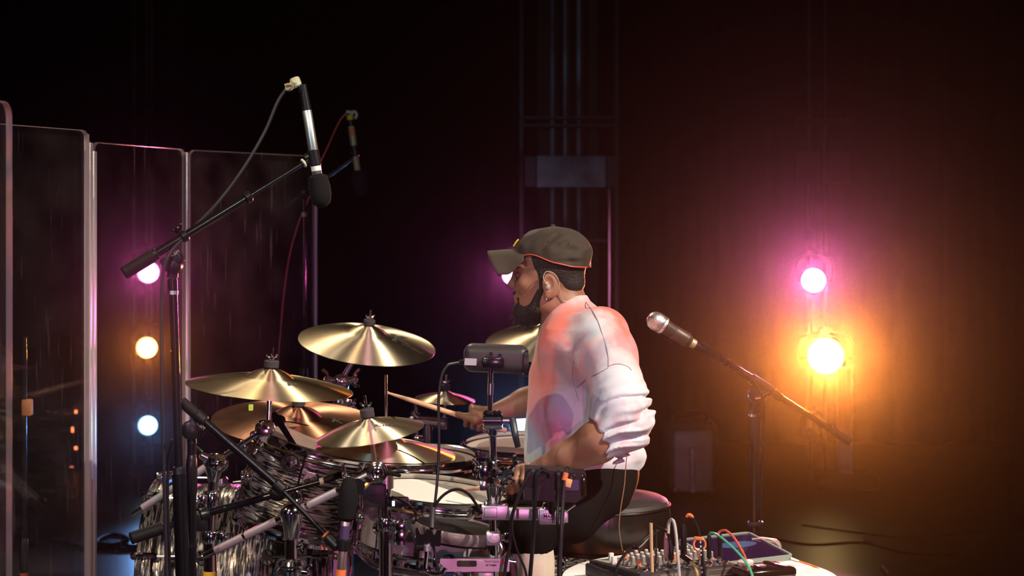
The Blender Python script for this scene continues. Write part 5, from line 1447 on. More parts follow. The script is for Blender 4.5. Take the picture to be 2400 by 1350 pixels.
m = MB(); m.box(P(988, 1282, 4.02), (0.030, 0.024, 0.014), bev=0.004); m.obj('pad', 'black_rubber', t)
m = MB(); m.path([P(1012, 1238, 4.02), P(1013, 1215, 4.03), P(1015, 1190, 4.04)], 0.0062, 8, 4); m.obj('grip_tape', 'cable_grey', t)

# ------------------------------------------------------------------ sound module with cables
MD = 4.06
t = thing('sound_module', 'black electronic drum module with cables plugged into its back', 'module', P(1300, 1165, MD))
R = Matrix.Rotation(math.radians(2.0), 3, 'Y')
m = MB(); m.prism([(-0.070, -0.035), (0.050, -0.035), (0.067, -0.022), (0.070, 0.028), (0.066, 0.033), (-0.070, 0.036)], 0.07, P(1299, 1129, MD + .065), FACE_CAM @ Matrix.Rotation(math.radians(-3.2), 3, 'Z')); bo = m.obj('housing', 'box_back', t, sharp=25)
m = MB(); m.box(P(1367, 1133, MD + .025), (0.012, 0.066, 0.052), bev=0.004); m.obj('end_cheek', 'box_gloss', t)
m = MB(); m.prism(rrect(0.036, 0.024, 0.002), 0.0008, P(1338, 1137, MD - .0055), FACE_CAM); m.obj('label_patch', 'tape_purple', bo, smooth=False)
for px, py in ((1256, 1104), (1270, 1104), (1308, 1107), (1328, 1100), (1343, 1118)):
    m = MB(); m.torus(P(px, py, MD - .006), 0.0045, 0.0016, (0, -1, 0), 16, 6); m.lathe([(0.0042, -0.004), (0.0042, 0.001)], P(px, py, MD - .006), (0, -1, 0), 12); m.obj('jack_socket', 'chrome' if px > 1300 else 'black_plastic', bo)
m = MB(); m.tube(P(1295, 1166, MD + .03), P(1293, 1200, MD + .05), 0.010); m.obj('mount_post', 'black_plastic', t)
mc_grp = 'cables plugged into the drum module'
cable('module_cable', 'black module cable arching out of the first socket towards the post', [P(1256, 1104, MD - .008), P(1252, 1103, MD - .024), P(1238, 1112, MD - .03), P(1226, 1140, MD - .03), P(1212, 1175, MD - .035), P(1200, 1210, MD - .04), P(1197, 1240, MD - .04), P(1196, 1275, MD - .04), P(1186, 1320, MD - .04), P(1176, 1400, MD - .04)], 0.0042, 'cable_black', group=mc_grp)
cable('module_cable', 'thinnest black module cable, hanging beside the arching one', [P(1258, 1106, MD - .008), P(1250, 1108, MD - .028), P(1234, 1125, MD - .036), P(1216, 1160, MD - .04), P(1204, 1200, MD - .045), P(1200, 1240, MD - .045), P(1212, 1290, MD - .045), P(1232, 1340, MD - .045), P(1240, 1400, MD - .045)], 0.0028, 'cable_black', group=mc_grp)
cable('module_cable', 'black module cable dropping straight from the second socket', [P(1270, 1104, MD - .008), P(1266, 1103, MD - .022), P(1258, 1116, MD - .03), P(1254, 1160, MD - .03), P(1252, 1220, MD - .03), P(1248, 1285, MD - .03), P(1238, 1400, MD - .03)], 0.0048, 'cable_black', group=mc_grp)
cable('module_cable', 'black module cable looping round to the third socket', [P(1280, 1106, MD - .006), P(1276, 1100, MD - .02), P(1268, 1100, MD - .022), P(1283, 1108, MD - .02), P(1285, 1118, MD - .01)], 0.0042, 'cable_black', group=mc_grp)
cable('module_cable', 'black module cable hanging from the chrome socket above the emblem', [P(1308, 1107, MD - .008), P(1308, 1112, MD - .02), P(1308, 1130, MD - .022), P(1307, 1180, MD - .03), P(1306, 1220, MD - .045), P(1310, 1260, MD - .045), P(1308, 1400, MD - .045)], lambda q: 0.0062 if q < 0.4 else 0.0038, 'cable_black', group=mc_grp)
cable('module_cable', 'grey module cable with an orange tag hanging from its collar', [P(1328, 1100, MD - .008), P(1327, 1108, MD - .02), P(1323, 1130, MD - .024), P(1319, 1180, MD - .03), P(1316, 1240, MD - .05), P(1313, 1300, MD - .05), P(1310, 1400, MD - .05)], 0.0046, 'cable_grey', group=mc_grp)
t = thing('cable_tag', 'orange hook-and-loop tag on the grey module cable', 'tag', P(1330, 1145, MD - .03))
m = MB(); m.tube(P(1322, 1126, MD - .024), P(1327, 1108, MD - .022), 0.0062, bev=0.001); m.obj('collar', 'tape_orange', t)
m = MB(); m.box(P(1332, 1132, MD - .026), (0.015, 0.003, 0.019), FACE_CAM @ Matrix.Rotation(-0.25, 3, 'Z') @ Matrix.Rotation(math.pi / 2, 3, 'X'), bev=0.001); m.obj('flap', 'tape_amber', t)

# ------------------------------------------------------------------ throne
tc0 = P(1412, 1168, 4.56)
t = thing('drum_throne', 'round black leather drum throne the drummer sits on', 'stool', (tc0.x, tc0.y, 0))
m = MB(); zz = tc0.z
m.lathe([(0.150, -0.118), (0.163, -0.112), (0.172, -0.090), (0.174, -0.035), (0.170, -0.014)], tc0, seg=56, cap=False)
m.obj('cushion_side', 'leather', t)
m = MB(); m.lathe([(0.170, -0.014), (0.165, -0.002), (0.150, 0.006), (0.10, 0.008), (0.0005, 0.004)], tc0, seg=56, cap=False); m.obj('cushion_top', 'leather_top', t)
m = MB(); m.torus(tc0 + Vector((0, 0, -0.014)), 0.1715, 0.0035, (0, 0, 1), 56, 8); m.obj('piping', 'leather', t)
m = MB(); m.lathe([(0.0005, 0), (0.152, 0), (0.152, 0.012), (0.0005, 0.012)], tc0 + Vector((0, 0, -0.128)), seg=40, cap=False); m.obj('base_plate', 'black_plastic', t)
m = MB(); m.tube((tc0.x, tc0.y, 0.2), (tc0.x, tc0.y, zz - 0.125), 0.019); m.obj('column', 'chrome', t)
for k in range(3):
    a = 0.9 + 2 * math.pi * k / 3
    m = MB(); m.path([(tc0.x, tc0.y, 0.34), (tc0.x + .16 * math.cos(a), tc0.y + .16 * math.sin(a), 0.2), (tc0.x + .26 * math.cos(a), tc0.y + .26 * math.sin(a), 0.015)], 0.012, 10, 4); lg = m.obj('leg', 'chrome', t)
    m = MB(); m.ball((tc0.x + .26 * math.cos(a), tc0.y + .26 * math.sin(a), 0.016), (0.02, 0.02, 0.016), seg=12, rings=8); m.obj('rubber_foot', 'black_rubber', lg)

# ------------------------------------------------------------------ round table with a white cloth
tz = 0.521; tcx, tcy = 0.430, 4.08; TR = 0.315
t = thing('side_table', 'small round table under a white cloth, loaded with gear', 'table', (tcx, tcy, 0))
m = MB(); m.lathe([(0.0005, 0.0), (TR - 0.012, 0.0), (TR - 0.012, -0.02), (0.0005, -0.02)], (tcx, tcy, tz - 0.004), seg=64, cap=False); m.obj('table_top', 'wood_amber', t)
m = MB(); m.tube((tcx, tcy, 0.02), (tcx, tcy, tz - 0.02), 0.03); m.obj('column', 'black_metal', t)
m = MB(); m.lathe([(0.20, 0), (0.20, 0.012), (0.05, 0.03)], (tcx, tcy, 0), seg=32); m.obj('foot', 'black_metal', t)
vs = []; fs = []; n = 120; rings = 9
for j in range(rings):
    for k in range(n):
        a = 2 * math.pi * k / n
        if j < 3:
            rr = TR * (0.5, 0.92, 1.0)[j]; z = tz - (0.0, 0.0, 0.003)[j]
        else:
            q = (j - 2) / (rings - 3)
            rr = TR + 0.004 + 0.020 * q * (1 + math.sin(a * 14 + 0.6 * math.sin(a * 3))); z = tz - 0.003 - 0.30 * q
        vs.append((tcx + rr * math.cos(a), tcy + rr * math.sin(a), z))
for j in range(rings - 1):
    for k in range(n):
        k2 = (k + 1) % n; fs.append((j * n + k, (j + 1) * n + k, (j + 1) * n + k2, j * n + k2))
fs.append(tuple(range(n)))
m = MB(); m.add(vs, fs); clo = m.obj('tablecloth', 'table_white', sharp=60)
tag(clo, 'white cloth draped over the small round table', 'tablecloth')

# mixer: A is the near left corner of the top; ex runs along the connector panel, ey goes away
ex = Vector((0.905, 0.425, 0)).normalized(); ey = Vector((-ex.y, ex.x, 0)); ez = Vector((0, 0, 1))
MA = Vector((0.276, 3.852, tz + 0.001))
MR = Matrix((ex, ey, ez)).transposed()
MW, ML, MH = 0.248, 0.235, 0.050
Mm = Matrix.Translation(MA) @ MR.to_4x4()
t = thing('audio_mixer', 'small audio mixing desk with knobs and plugs on the white cloth', 'mixer', M=Mm)
def L(x, y, z): return MA + MR @ Vector((x, y, z))
m = MB(); m.add([L(x, y, z) for x, y, z in ((0.0, 0, 0.004), (MW, 0, 0.004), (MW, ML, 0.004), (0, ML, 0.004), (0, 0, MH), (MW, 0, MH), (MW, ML, MH - 0.012), (0, ML, MH - 0.012))], [(3, 2, 1, 0), (4, 5, 6, 7), (0, 1, 5, 4), (1, 2, 6, 5), (2, 3, 7, 6), (3, 0, 4, 7)])
m.obj('body', 'mixer_body', t, smooth=False)
def topz(y): return MH - 0.012 * y / ML
m = MB(); m.add([L(0.010, 0.075, topz(.075) + .001), L(MW - .01, 0.075, topz(.075) + .001), L(MW - .01, ML - .012, topz(ML - .012) + .001), L(0.010, ML - .012, topz(ML - .012) + .001)], [(0, 1, 2, 3)]); m.obj('faceplate', 'mixer_face', t, smooth=False)
m = MB(); m.add([L(0.030, -0.0008, 0.006), L(MW - .006, -0.0008, 0.006), L(MW - .006, -0.0008, MH - .003), L(0.030, -0.0008, MH - .003)], [(0, 1, 2, 3)]); bp_ = m.obj('connector_panel', 'mixer_back', t, smooth=False)
m = MB(); m.box(L(-0.006, 0.075, 0.018), (0.014, 0.155, 0.032), MR, bev=0.005); m.obj('side_cheek', 'mixer_body', t)
m = MB(); m.box(L(-0.005, 0.185, 0.018), (0.012, 0.105, 0.030), MR, bev=0.005); m.obj('side_cheek', 'mixer_body', t)
RF = Matrix((ex, ez, -ey)).transposed()       # lettering plane of the connector panel
lettering('XENYX 802', 0.010, L(0.075, -0.002, MH - 0.010), RF, 'print_grey', bp_, 0.0001)
m = MB(); m.add([L(0.080 + x, -0.002, 0.018 + z) for x, z in ((-0.0125, -0.002), (0.0125, -0.002), (0, 0.0165), (-0.0105, -0.0008), (0.0105, -0.0008), (0, 0.0146))], [(0, 1, 4, 3), (1, 2, 5, 4), (2, 0, 3, 5)]); m.obj('triangle_mark', 'print_grey', bp_, smooth=False)
m = MB(); m.path([L(0.080 + x, -0.002, 0.018 + z) for x, z in ((-0.001, 0.001), (0.003, 0.004), (0.003, 0.0085), (-0.001, 0.009), (-0.003, 0.006), (-0.0015, 0.002))], 0.0005, 5, 4); m.obj('ear_mark', 'print_grey', bp_)
lettering('behringer', 0.0062, L(0.080, -0.002, 0.0115), RF, 'print_grey', bp_)
for x0, x1, z0, z1 in ((0.170, 0.236, 0.030, 0.043), (0.190, 0.236, 0.010, 0.026)):
    m = MB(); w = 0.0006
    m.prism([(x0, z0), (x1, z0), (x1, z1), (x0, z1)], 0.0004, L(0, -0.0012, 0), RF, hole=[(x0 + w, z0 + w), (x1 - w, z0 + w), (x1 - w, z1 - w), (x0 + w, z1 - w)]); m.obj('panel_line', 'print_grey', bp_, smooth=False)
m = MB(); m.lathe([(0.014, 0), (0.014, 0.004), (0.011, 0.005)], L(0.215, -0.001, 0.014), -ey, 24); m.obj('power_socket', 'black_plastic', bp_)
rk = random.Random(3)
for i in range(8):
    for j in range(5):
        x = 0.045 + 0.0265 * i; y = 0.085 + 0.027 * j
        if i == 0 and j > 1: continue
        kind = 'knob_grey' if (i + 2 * j) % 3 else ('knob_orange' if rk.random() < 0.45 else 'knob_grey')
        m = MB(); m.lathe([(0.0066, 0), (0.0064, 0.004), (0.0052, 0.005), (0.0050, 0.017), (0.0042, 0.0185)], L(x, y, topz(y)), ez, 12); kn = m.obj('knob', kind, t)
        m = MB(); m.lathe([(0.0042, 0), (0.0036, 0.0012), (0.0005, 0.0014)], L(x, y, topz(y) + 0.0185), ez, 12); m.obj('knob_cap', 'knob_white', kn)
for x, y, mt in ((0.018, 0.150, 'knob_white'), (0.022, 0.105, 'knob_grey'), (0.040, 0.205, 'knob_white')):
    m = MB(); m.box(L(x, y, topz(y) + .009), (0.012, 0.008, 0.017), MR, bev=0.002); m.obj('fader_cap', mt, t)
    m = MB(); m.box(L(x, y - .01, topz(y) + .0015), (0.002, 0.05, 0.001), MR); m.obj('fader_slot', 'print_black', t)
for i in range(9):
    for j in range(2):
        x = 0.022 + 0.026 * i; y = 0.020 + 0.030 * j
        m = MB(); m.lathe([(0.0075, 0), (0.0075, 0.003), (0.0058, 0.004), (0.0058, 0.008), (0.0036, 0.008), (0.0036, 0.003)], L(x, y, topz(y)), ez, 8); m.obj('jack_socket', 'chrome', t)

plug_grp = 'plugs standing in the mixer sockets'
def plug(label, px, py0, py1, d, r, material, tip=True, parts=()):
    a = P(px, py0, d); c = P(px, py1, d)
    t = thing('audio_plug', label, 'plug', a, plug_grp)
    m = MB(); m.lathe([(r * 0.9, 0), (r, 0.002), (r, (c - a).length * 0.8), (r * 0.6, (c - a).length)], a, c - a, 14); m.obj('barrel', material, t)
    if tip:
        m = MB(); m.tube(a - (c - a).normalized() * 0.007, a, 0.0032); m.obj('tip', 'chrome', t)
    return t
pd = 3.93
plug('black jack plug with a ribbed boot between the pink sleeve and grey braided lead', 1573, 1312, 1278, pd, 0.0062, 'black_plastic')
plug('slim plug in a dusty pink sleeve standing in the mixer', 1561, 1308, 1250, pd + .01, 0.0048, 'heat_pink')
plug('tall thick black plug with a cut tie at its top', 1602, 1302, 1228, pd + .02, 0.0072, 'black_plastic')
plug('black plug feeding the green lead', 1662, 1308, 1254, pd + .04, 0.0056, 'black_plastic')
plug('black plug feeding the red lead', 1687, 1304, 1250, pd + .05, 0.0056, 'black_plastic')
t = thing('audio_plug', 'angled black plug leaning out of the mixer with a yellow lead', 'plug', P(1620, 1318, pd), plug_grp)
m = MB(); m.tube(P(1598, 1302, pd + .01), P(1620, 1318, pd - .02), 0.0062, bev=0.001); m.obj('barrel', 'black_plastic', t)
lead = 'leads plugged into the mixer'
cable('patch_lead', 'tan braided lead rising straight from the mixer edge', [P(1526, 1226, pd - .06), P(1526, 1240, pd - .06), P(1527, 1290, pd - .06), P(1529, 1350, pd - .06), P(1530, 1400, pd - .06)], 0.0036, 'rope_tan', group=lead)
cable('patch_lead', 'thin grey lead beside the tan braided one', [P(1538, 1240, pd - .05), P(1538, 1290, pd - .05), P(1536, 1330, pd - .05), P(1531, 1352, pd - .05), P(1520, 1400, pd - .05)], 0.0022, 'cable_grey', group=lead)
cable('patch_lead', 'grey braided lead bent over the mixer like a hook', [P(1566, 1250, pd - .02), P(1567, 1228, pd - .02), P(1573, 1218, pd - .03), P(1580, 1226, pd - .04), P(1585, 1260, pd - .05), P(1588, 1300, pd - .06), P(1592, 1350, pd - .06), P(1595, 1400, pd - .06)], 0.0036, 'rope_grey', group=lead)
cable('patch_lead', 'black lead arching from behind the mixer into the ribbed plug', [P(1532, 1231, pd - .05), P(1545, 1236, pd - .04), P(1560, 1244, pd - .02), P(1568, 1258, pd), P(1572, 1280, pd)], lambda q: 0.0024 + 0.002 * q, 'cable_black', group=lead)
cable('patch_lead', 'black lead sweeping from the mixer down over the white cloth', [P(1530, 1245, pd + .02), P(1505, 1268, pd), P(1478, 1285, pd - .04), P(1455, 1312, pd - .09), P(1444, 1340, pd - .12), P(1440, 1400, pd - .12)], 0.0036, 'cable_black', group=lead)
cable('patch_lead', 'slack black lead crossing the mixer faceplate', [P(1545, 1242, pd + .06), P(1520, 1262, pd + .05), P(1498, 1283, pd + .03), P(1475, 1285, pd + .02)], 0.0032, 'cable_black', group=lead)
cable('patch_lead', 'black lead hanging from an orange clip above the mixer', [P(1622, 1213, pd + .03), P(1634, 1235, pd + .01), P(1643, 1270, pd - .02), P(1648, 1310, pd - .05), P(1652, 1350, pd - .06), P(1653, 1400, pd - .06)], 0.0030, 'cable_black', group=lead)
cable('patch_lead', 'yellow lead curving down from the angled plug', [P(1619, 1318, pd - .02), P(1628, 1326, pd - .035), P(1634, 1340, pd - .05), P(1637, 1360, pd - .05), P(1638, 1400, pd - .05)], 0.0036, 'rope_yellow', group=lead)
cable('patch_lead', 'green lead looping from the mixer down over the cloth', [P(1662, 1254, pd + .04), P(1666, 1249, pd + .03), P(1680, 1253, pd + .01), P(1705, 1272, pd - .03), P(1738, 1305, pd - .08), P(1760, 1340, pd - .11), P(1775, 1400, pd - .12)], 0.0028, 'cable_green', group=lead)
cable('patch_lead', 'red lead looping from the mixer beside the green one', [P(1684, 1252, pd + .05), P(1689, 1245, pd + .05), P(1702, 1244, pd + .04), P(1720, 1260, pd + .02), P(1738, 1290, pd - .01), P(1750, 1320, pd - .04), P(1760, 1400, pd - .06)], 0.0028, 'cable_red', group=lead)
cable('patch_lead', 'coral lead running off the cloth from the tablet corner', [P(1858, 1310, 4.2), P(1880, 1318, 4.2), P(1905, 1326, 4.19), P(1930, 1340, 4.17), P(1955, 1362, 4.15), P(1975, 1400, 4.14)], 0.0024, 'cable_orange', group=lead)
t = thing('lead_clip', 'orange hook-and-loop clip at the top of a hanging black lead', 'clip', P(1616, 1214, pd + .03))
m = MB(); m.path([P(1608, 1212, pd + .03), P(1614, 1207, pd + .03), P(1621, 1210, pd + .03), P(1624, 1217, pd + .03)], lambda q: 0.0028 + 0.0016 * math.sin(q * 3.14), 8, 5); m.obj('wrap', 'tape_orange', t)
m = MB(); m.path([P(1604, 1213, pd + .03), P(1603, 1222, pd + .03), P(1602, 1230, pd + .03)], 0.0012, 6, 4); m.obj('tail', 'black_plastic', t)
t = thing('cable_tie', 'orange hook-and-loop ring around a dotted lead on the mixer', 'cable tie', P(1640, 1290, pd - .03))
m = MB(); m.torus(P(1639, 1276, pd - .03), 0.0135, 0.0026, (0.25, -1, 0.1), 28, 8, 1.6); m.obj('ring', 'cable_orange', t)
m = MB(); m.box(P(1637, 1262, pd - .034), (0.020, 0.005, 0.008), Matrix.Rotation(0.1, 3, 'Y'), bev=0.002); m.obj('buckle', 'tape_orange', t)
t = thing('patch_lead', 'black lead with white dashes passing through the orange ring', 'cable', P(1646, 1400, pd - .04), lead)
m = MB(); m.path([P(1641, 1268, pd - .03), P(1643, 1290, pd - .035), P(1645, 1320, pd - .05), P(1646, 1400, pd - .06)], 0.0026, 8, 8); m.obj('jacket', 'cable_black', t)
for k, py in enumerate(range(1271, 1350, 10)):
    q = P(1641.6 + 4 * (py - 1268) / 80, py, pd - .0355 - .0003 * (py - 1271)); m = MB(); m.box(q, (0.003, 0.0024, 0.0042), bev=0.0008); m.obj('dash', 'tape_white', t)

# tablet in a pale case
tR = Vector((0.578, 4.36, 0.570)); bR = Vector((0.664, 4.205, 0.542))
fy = (tR - bR); tl = fy.length; fy.normalize()
fx = Vector((fy.y, -fy.x, 0)).normalized(); fz = fx.cross(fy)
TM_ = Matrix((fx, fy, fz)).transposed()
tc_ = (tR + bR) / 2 - fx * 0.105
t = thing('tablet', 'dark tablet in a pale green case propped on the white cloth', 'tablet', tc_)
m = MB(); m.prism(rrect(0.21, tl, 0.012), 0.008, tc_ - fz * 0.009, TM_); m.obj('case_back', 'tablet_case', t)
m = MB(); m.prism(rrect(0.21, tl, 0.012), 0.005, tc_ - fz * 0.001, TM_, hole=rrect(0.198, tl - 0.012, 0.008)); m.obj('case_rim', 'tablet_case', t)
m = MB(); m.prism(rrect(0.198, tl - 0.012, 0.008), 0.002, tc_ - fz * 0.001, TM_); sc_ = m.obj('screen', 'tablet_glass', t)
m = MB(); m.prism(ell(0.055, 0.020), 0.0004, tc_ + fz * 0.0012 + fx * 0.02 + fy * 0.02, TM_); m.obj('screen_disc', 'screen_blue', sc_, smooth=False)
m = MB(); m.box(tc_ - fz * 0.02 + fy * 0.05, (0.12, 0.02, 0.022), TM_, bev=0.004); m.obj('prop', 'tablet_case', t)
t = thing('pouch', 'rounded grey pouch lying behind the tablet', 'pouch', P(1795, 1300, 4.33))
m = MB(); m.box(P(1790, 1284, 4.335), (0.085, 0.05, 0.050), Matrix.Rotation(0.12, 3, 'Y'), bev=0.02, bseg=4); m.obj('body', 'case_grey', t)
m = MB(); m.path([P(1762, 1264, 4.31), P(1790, 1263, 4.31), P(1812, 1267, 4.31), P(1826, 1280, 4.31)], 0.003, 6, 5); m.obj('zip', 'heat_pink', t)
m = MB(); m.tube(P(1852, 1309, 4.2), P(1872, 1316, 4.2), 0.0042, 0.0032, bev=0.001)
tag(m.obj('charge_plug', 'knob_white'), 'white charging plug at the corner of the tablet', 'plug')

# glossy dark ribbed box with a cream knob
bc = P(1790, 1322, 3.93); bz = tz
kR = Matrix.Rotation(math.radians(24), 3, 'Z')
def K(x, y, z): return Vector((bc.x, bc.y, bz)) + kR @ Vector((x, y, z))
t = thing('effects_box', 'glossy dark ribbed box with a cream knob on the white cloth', 'box', (bc.x, bc.y, bz))
m = MB(); m.box(K(0, 0, 0.014), (0.118, 0.082, 0.026), kR, bev=0.006, bseg=3); m.obj('base', 'box_gloss', t)
m = MB(); m.box(K(0, 0, 0.041), (0.122, 0.086, 0.024), kR, bev=0.009, bseg=3); m.obj('lid', 'box_gloss', t)
m = MB(); m.box(K(0, 0, 0.0275), (0.125, 0.089, 0.005), kR, bev=0.002); m.obj('lip', 'box_gloss', t)
for k in (-1, 1):
    m = MB(); m.box(K(0.026 * k, 0, 0.054), (0.014, 0.07, 0.004), kR, bev=0.0015); m.obj('rib', 'box_gloss', t)
m = MB(); m.box(K(0.02, -0.0455, 0.018), (0.036, 0.005, 0.012), kR, bev=0.0015); m.obj('latch', 'box_gloss', t)
m = MB(); m.lathe([(0.0165, 0), (0.018, 0.003), (0.018, 0.009), (0.015, 0.011), (0.0005, 0.0115)], K(-0.036, 0.018, 0.053), seg=28); m.obj('knob', 'acrylic_knob', t)
m = MB(); m.box(K(-0.012, 0.002, 0.0545), (0.028, 0.018, 0.002), kR); m.obj('label_plate', 'knob_grey', t)

# ------------------------------------------------------------------ the drummer (distance fields turned into meshes)
def smin(a, b2, k):
    if k <= 0: return np.minimum(a, b2)
    h = np.clip(0.5 + 0.5 * (b2 - a) / k, 0, 1)
    return b2 + (a - b2) * h - k * h * (1 - h)

class Field:
    def __init__(s, lo, hi, vox):
        s.lo = np.array(lo, np.float32); s.vox = vox
        s.n = np.ceil((np.array(hi) - np.array(lo)) / vox).astype(int) + 1
        s.D = np.full(s.n, 0.5, np.float32)
        s.ax = [s.lo[i] + vox * np.arange(s.n[i], dtype=np.float32) for i in range(3)]
    def block(s, lo, hi):
        sl = []; g = []
        for i in range(3):
            a = max(0, int((lo[i] - s.lo[i]) / s.vox) - 1); b2 = min(s.n[i], int((hi[i] - s.lo[i]) / s.vox) + 3)
            if b2 <= a: return None, None
            sl.append(slice(a, b2)); shp = [1, 1, 1]; shp[i] = -1
            g.append(s.ax[i][a:b2].reshape(shp))
        return tuple(sl), g
    def put(s, fn, lo, hi, k=0.01, op='add', margin=0.03):
        sl, g = s.block(np.array(lo) - margin, np.array(hi) + margin)
        if sl is None: return
        d = fn(*g).astype(np.float32)
        if op == 'add': s.D[sl] = smin(s.D[sl], d, k)
        else: s.D[sl] = -smin(-s.D[sl], d, k)
    def capsule(s, a, c, r0, r1, k=0.01, op='add'):
        a = np.array(a, np.float32); c = np.array(c, np.float32); ab = c - a; L2 = float(ab @ ab) + 1e-12
        def fn(x, y, z):
            px, py, pz = x - a[0], y - a[1], z - a[2]
            t = np.clip((px * ab[0] + py * ab[1] + pz * ab[2]) / L2, 0, 1)
            return np.sqrt((px - t * ab[0]) ** 2 + (py - t * ab[1]) ** 2 + (pz - t * ab[2]) ** 2) - (r0 + (r1 - r0) * t)
        R = max(r0, r1)
        s.put(fn, np.minimum(a, c) - R, np.maximum(a, c) + R, k, op)
    def chain(s, pts, k=0.01):
        for (p, r), (q, r2) in zip(pts, pts[1:]): s.capsule(p, q, r, r2, k)
    def ellip(s, c, r, k=0.01, op='add', R=None):
        c = np.array(c, np.float32); r = np.array(r, np.float32)
        Rm = None if R is None else np.array(R, np.float32)
        def fn(x, y, z):
            px, py, pz = x - c[0], y - c[1], z - c[2]
            if Rm is not None:
                px, py, pz = (Rm[0, 0] * px + Rm[1, 0] * py + Rm[2, 0] * pz, Rm[0, 1] * px + Rm[1, 1] * py + Rm[2, 1] * pz, Rm[0, 2] * px + Rm[1, 2] * py + Rm[2, 2] * pz)
            k0 = np.sqrt((px / r[0]) ** 2 + (py / r[1]) ** 2 + (pz / r[2]) ** 2)
            k1 = np.sqrt((px / r[0] ** 2) ** 2 + (py / r[1] ** 2) ** 2 + (pz / r[2] ** 2) ** 2)
            return k0 * (k0 - 1) / np.maximum(k1, 1e-6)
        m = float(r.max()); s.put(fn, c - m, c + m, k, op)
    def mesh(s, name, material, parent, smooth_it=1):
        D = s.D; S = D < 0
        n = s.n
        c = [S[i:n[0] - 1 + i, j:n[1] - 1 + j, k:n[2] - 1 + k] for i in (0, 1) for j in (0, 1) for k in (0, 1)]
        any_ = c[0].copy(); all_ = c[0].copy()
        for q in c[1:]: any_ |= q; all_ &= q
        cell = any_ & ~all_
        idx = np.argwhere(cell)
        vid = np.full(cell.shape, -1, np.int32); vid[cell] = np.arange(len(idx), dtype=np.int32)
        off = np.array([(i, j, k) for i in (0, 1) for j in (0, 1) for k in (0, 1)])
        vals = np.stack([D[idx[:, 0] + o[0], idx[:, 1] + o[1], idx[:, 2] + o[2]] for o in off], 1)
        acc = np.zeros((len(idx), 3)); cnt = np.zeros(len(idx))
        for a in range(8):
            for b2 in range(a + 1, 8):
                if np.abs(off[a] - off[b2]).sum() != 1: continue
                va, vb = vals[:, a], vals[:, b2]
                m_ = (va < 0) != (vb < 0)
                t = va[m_] / (va[m_] - vb[m_])
                acc[m_] += off[a] + t[:, None] * (off[b2] - off[a]); cnt[m_] += 1
        V = s.lo + s.vox * (idx + acc / cnt[:, None])
        quads = []
        for ax in range(3):
            o1, o2 = (ax + 1) % 3, (ax + 2) % 3
            lo = [slice(None)] * 3; hi = [slice(None)] * 3
            lo[ax] = slice(0, n[ax] - 1); hi[ax] = slice(1, n[ax])
            A, B = S[tuple(lo)], S[tuple(hi)]
            e = np.argwhere(A != B)
            e = e[(e[:, o1] > 0) & (e[:, o2] > 0) & (e[:, o1] < n[o1] - 1) & (e[:, o2] < n[o2] - 1)]
            flip = A[e[:, 0], e[:, 1], e[:, 2]]
            def cid(d1, d2):
                q = e.copy(); q[:, o1] += d1; q[:, o2] += d2
                return vid[q[:, 0], q[:, 1], q[:, 2]]
            Q = np.stack([cid(-1, -1), cid(0, -1), cid(0, 0), cid(-1, 0)], 1)
            Q[~flip] = Q[~flip][:, ::-1]
            quads.append(Q)
        Q = np.concatenate(quads)
        for _ in range(smooth_it):
            acc = np.zeros_like(V); cnt = np.zeros(len(V))
            for a in range(4):
                b2 = (a + 1) % 4
                np.add.at(acc, Q[:, a], V[Q[:, b2]]); np.add.at(cnt, Q[:, a], 1)
                np.add.at(acc, Q[:, b2], V[Q[:, a]]); np.add.at(cnt, Q[:, b2], 1)
            V = 0.5 * V + 0.5 * acc / np.maximum(cnt, 1)[:, None]
        if parent is not None: V = V - np.array(WORLD[parent.name].translation)
        me = bpy.data.meshes.new(name)
        me.vertices.add(len(V)); me.vertices.foreach_set('co', V.astype(np.float32).ravel())
        me.loops.add(len(Q) * 4); me.loops.foreach_set('vertex_index', Q.astype(np.int32).ravel())
        me.polygons.add(len(Q)); me.polygons.foreach_set('loop_start', np.arange(0, 4 * len(Q), 4, dtype=np.int32))
        me.polygons.foreach_set('use_smooth', np.ones(len(Q), bool))
        me.update(calc_edges=True); me.validate()
        me.materials.append(MATS[material])
        o = bpy.data.objects.new(name, me); COL.objects.link(o)
        if parent is not None: o.parent = parent; WORLD[o.name] = WORLD[parent.name].copy()
        return o

PB = Vector((tc0.x, tc0.y, 0.0))
person = thing('person', 'drummer in a tie-dyed sweatshirt and dark cap, seated side-on, both sticks in hand', 'person', PB)
HC = P(1283, 640, 4.55)
def Hd(f, l, u): return (HC.x - f, HC.y - l, HC.z + u)       # head coordinates: forward, towards the lens, up

B = Field((-0.30, 4.08, 0.47), (0.40, 5.06, 1.335), 0.003)
# --- skull and face
B.ellip(Hd(-0.006, 0, 0.026), (0.090, 0.073, 0.084), 0.0)
B.ellip(Hd(0.030, 0, -0.035), (0.050, 0.058, 0.072), 0.03)
B.ellip(Hd(0.038, 0, -0.082), (0.040, 0.043, 0.032), 0.03)
B.ellip(Hd(0.066, 0, -0.098), (0.017, 0.020, 0.017), 0.015)
B.ellip(Hd(0.070, 0, 0.014), (0.015, 0.050, 0.013), 0.015)
for sgn in (-1, 1):
    B.ellip(Hd(0.060, sgn * 0.036, -0.028), (0.020, 0.020, 0.018), 0.02)           # cheek
    B.ellip(Hd(0.083, sgn * 0.032, -0.004), (0.013, 0.015, 0.009), 0.010, 'cut')   # socket
    B.ellip(Hd(0.0665, sgn * 0.031, -0.004), (0.0125, 0.0125, 0.0115), 0.004)      # eye
    B.ellip(Hd(0.006, sgn * 0.052, -0.072), (0.022, 0.014, 0.026), 0.02)           # jaw angle
B.capsule(Hd(0.074, 0, 0.008), Hd(0.0905, 0, -0.028), 0.0075, 0.0095, 0.010)
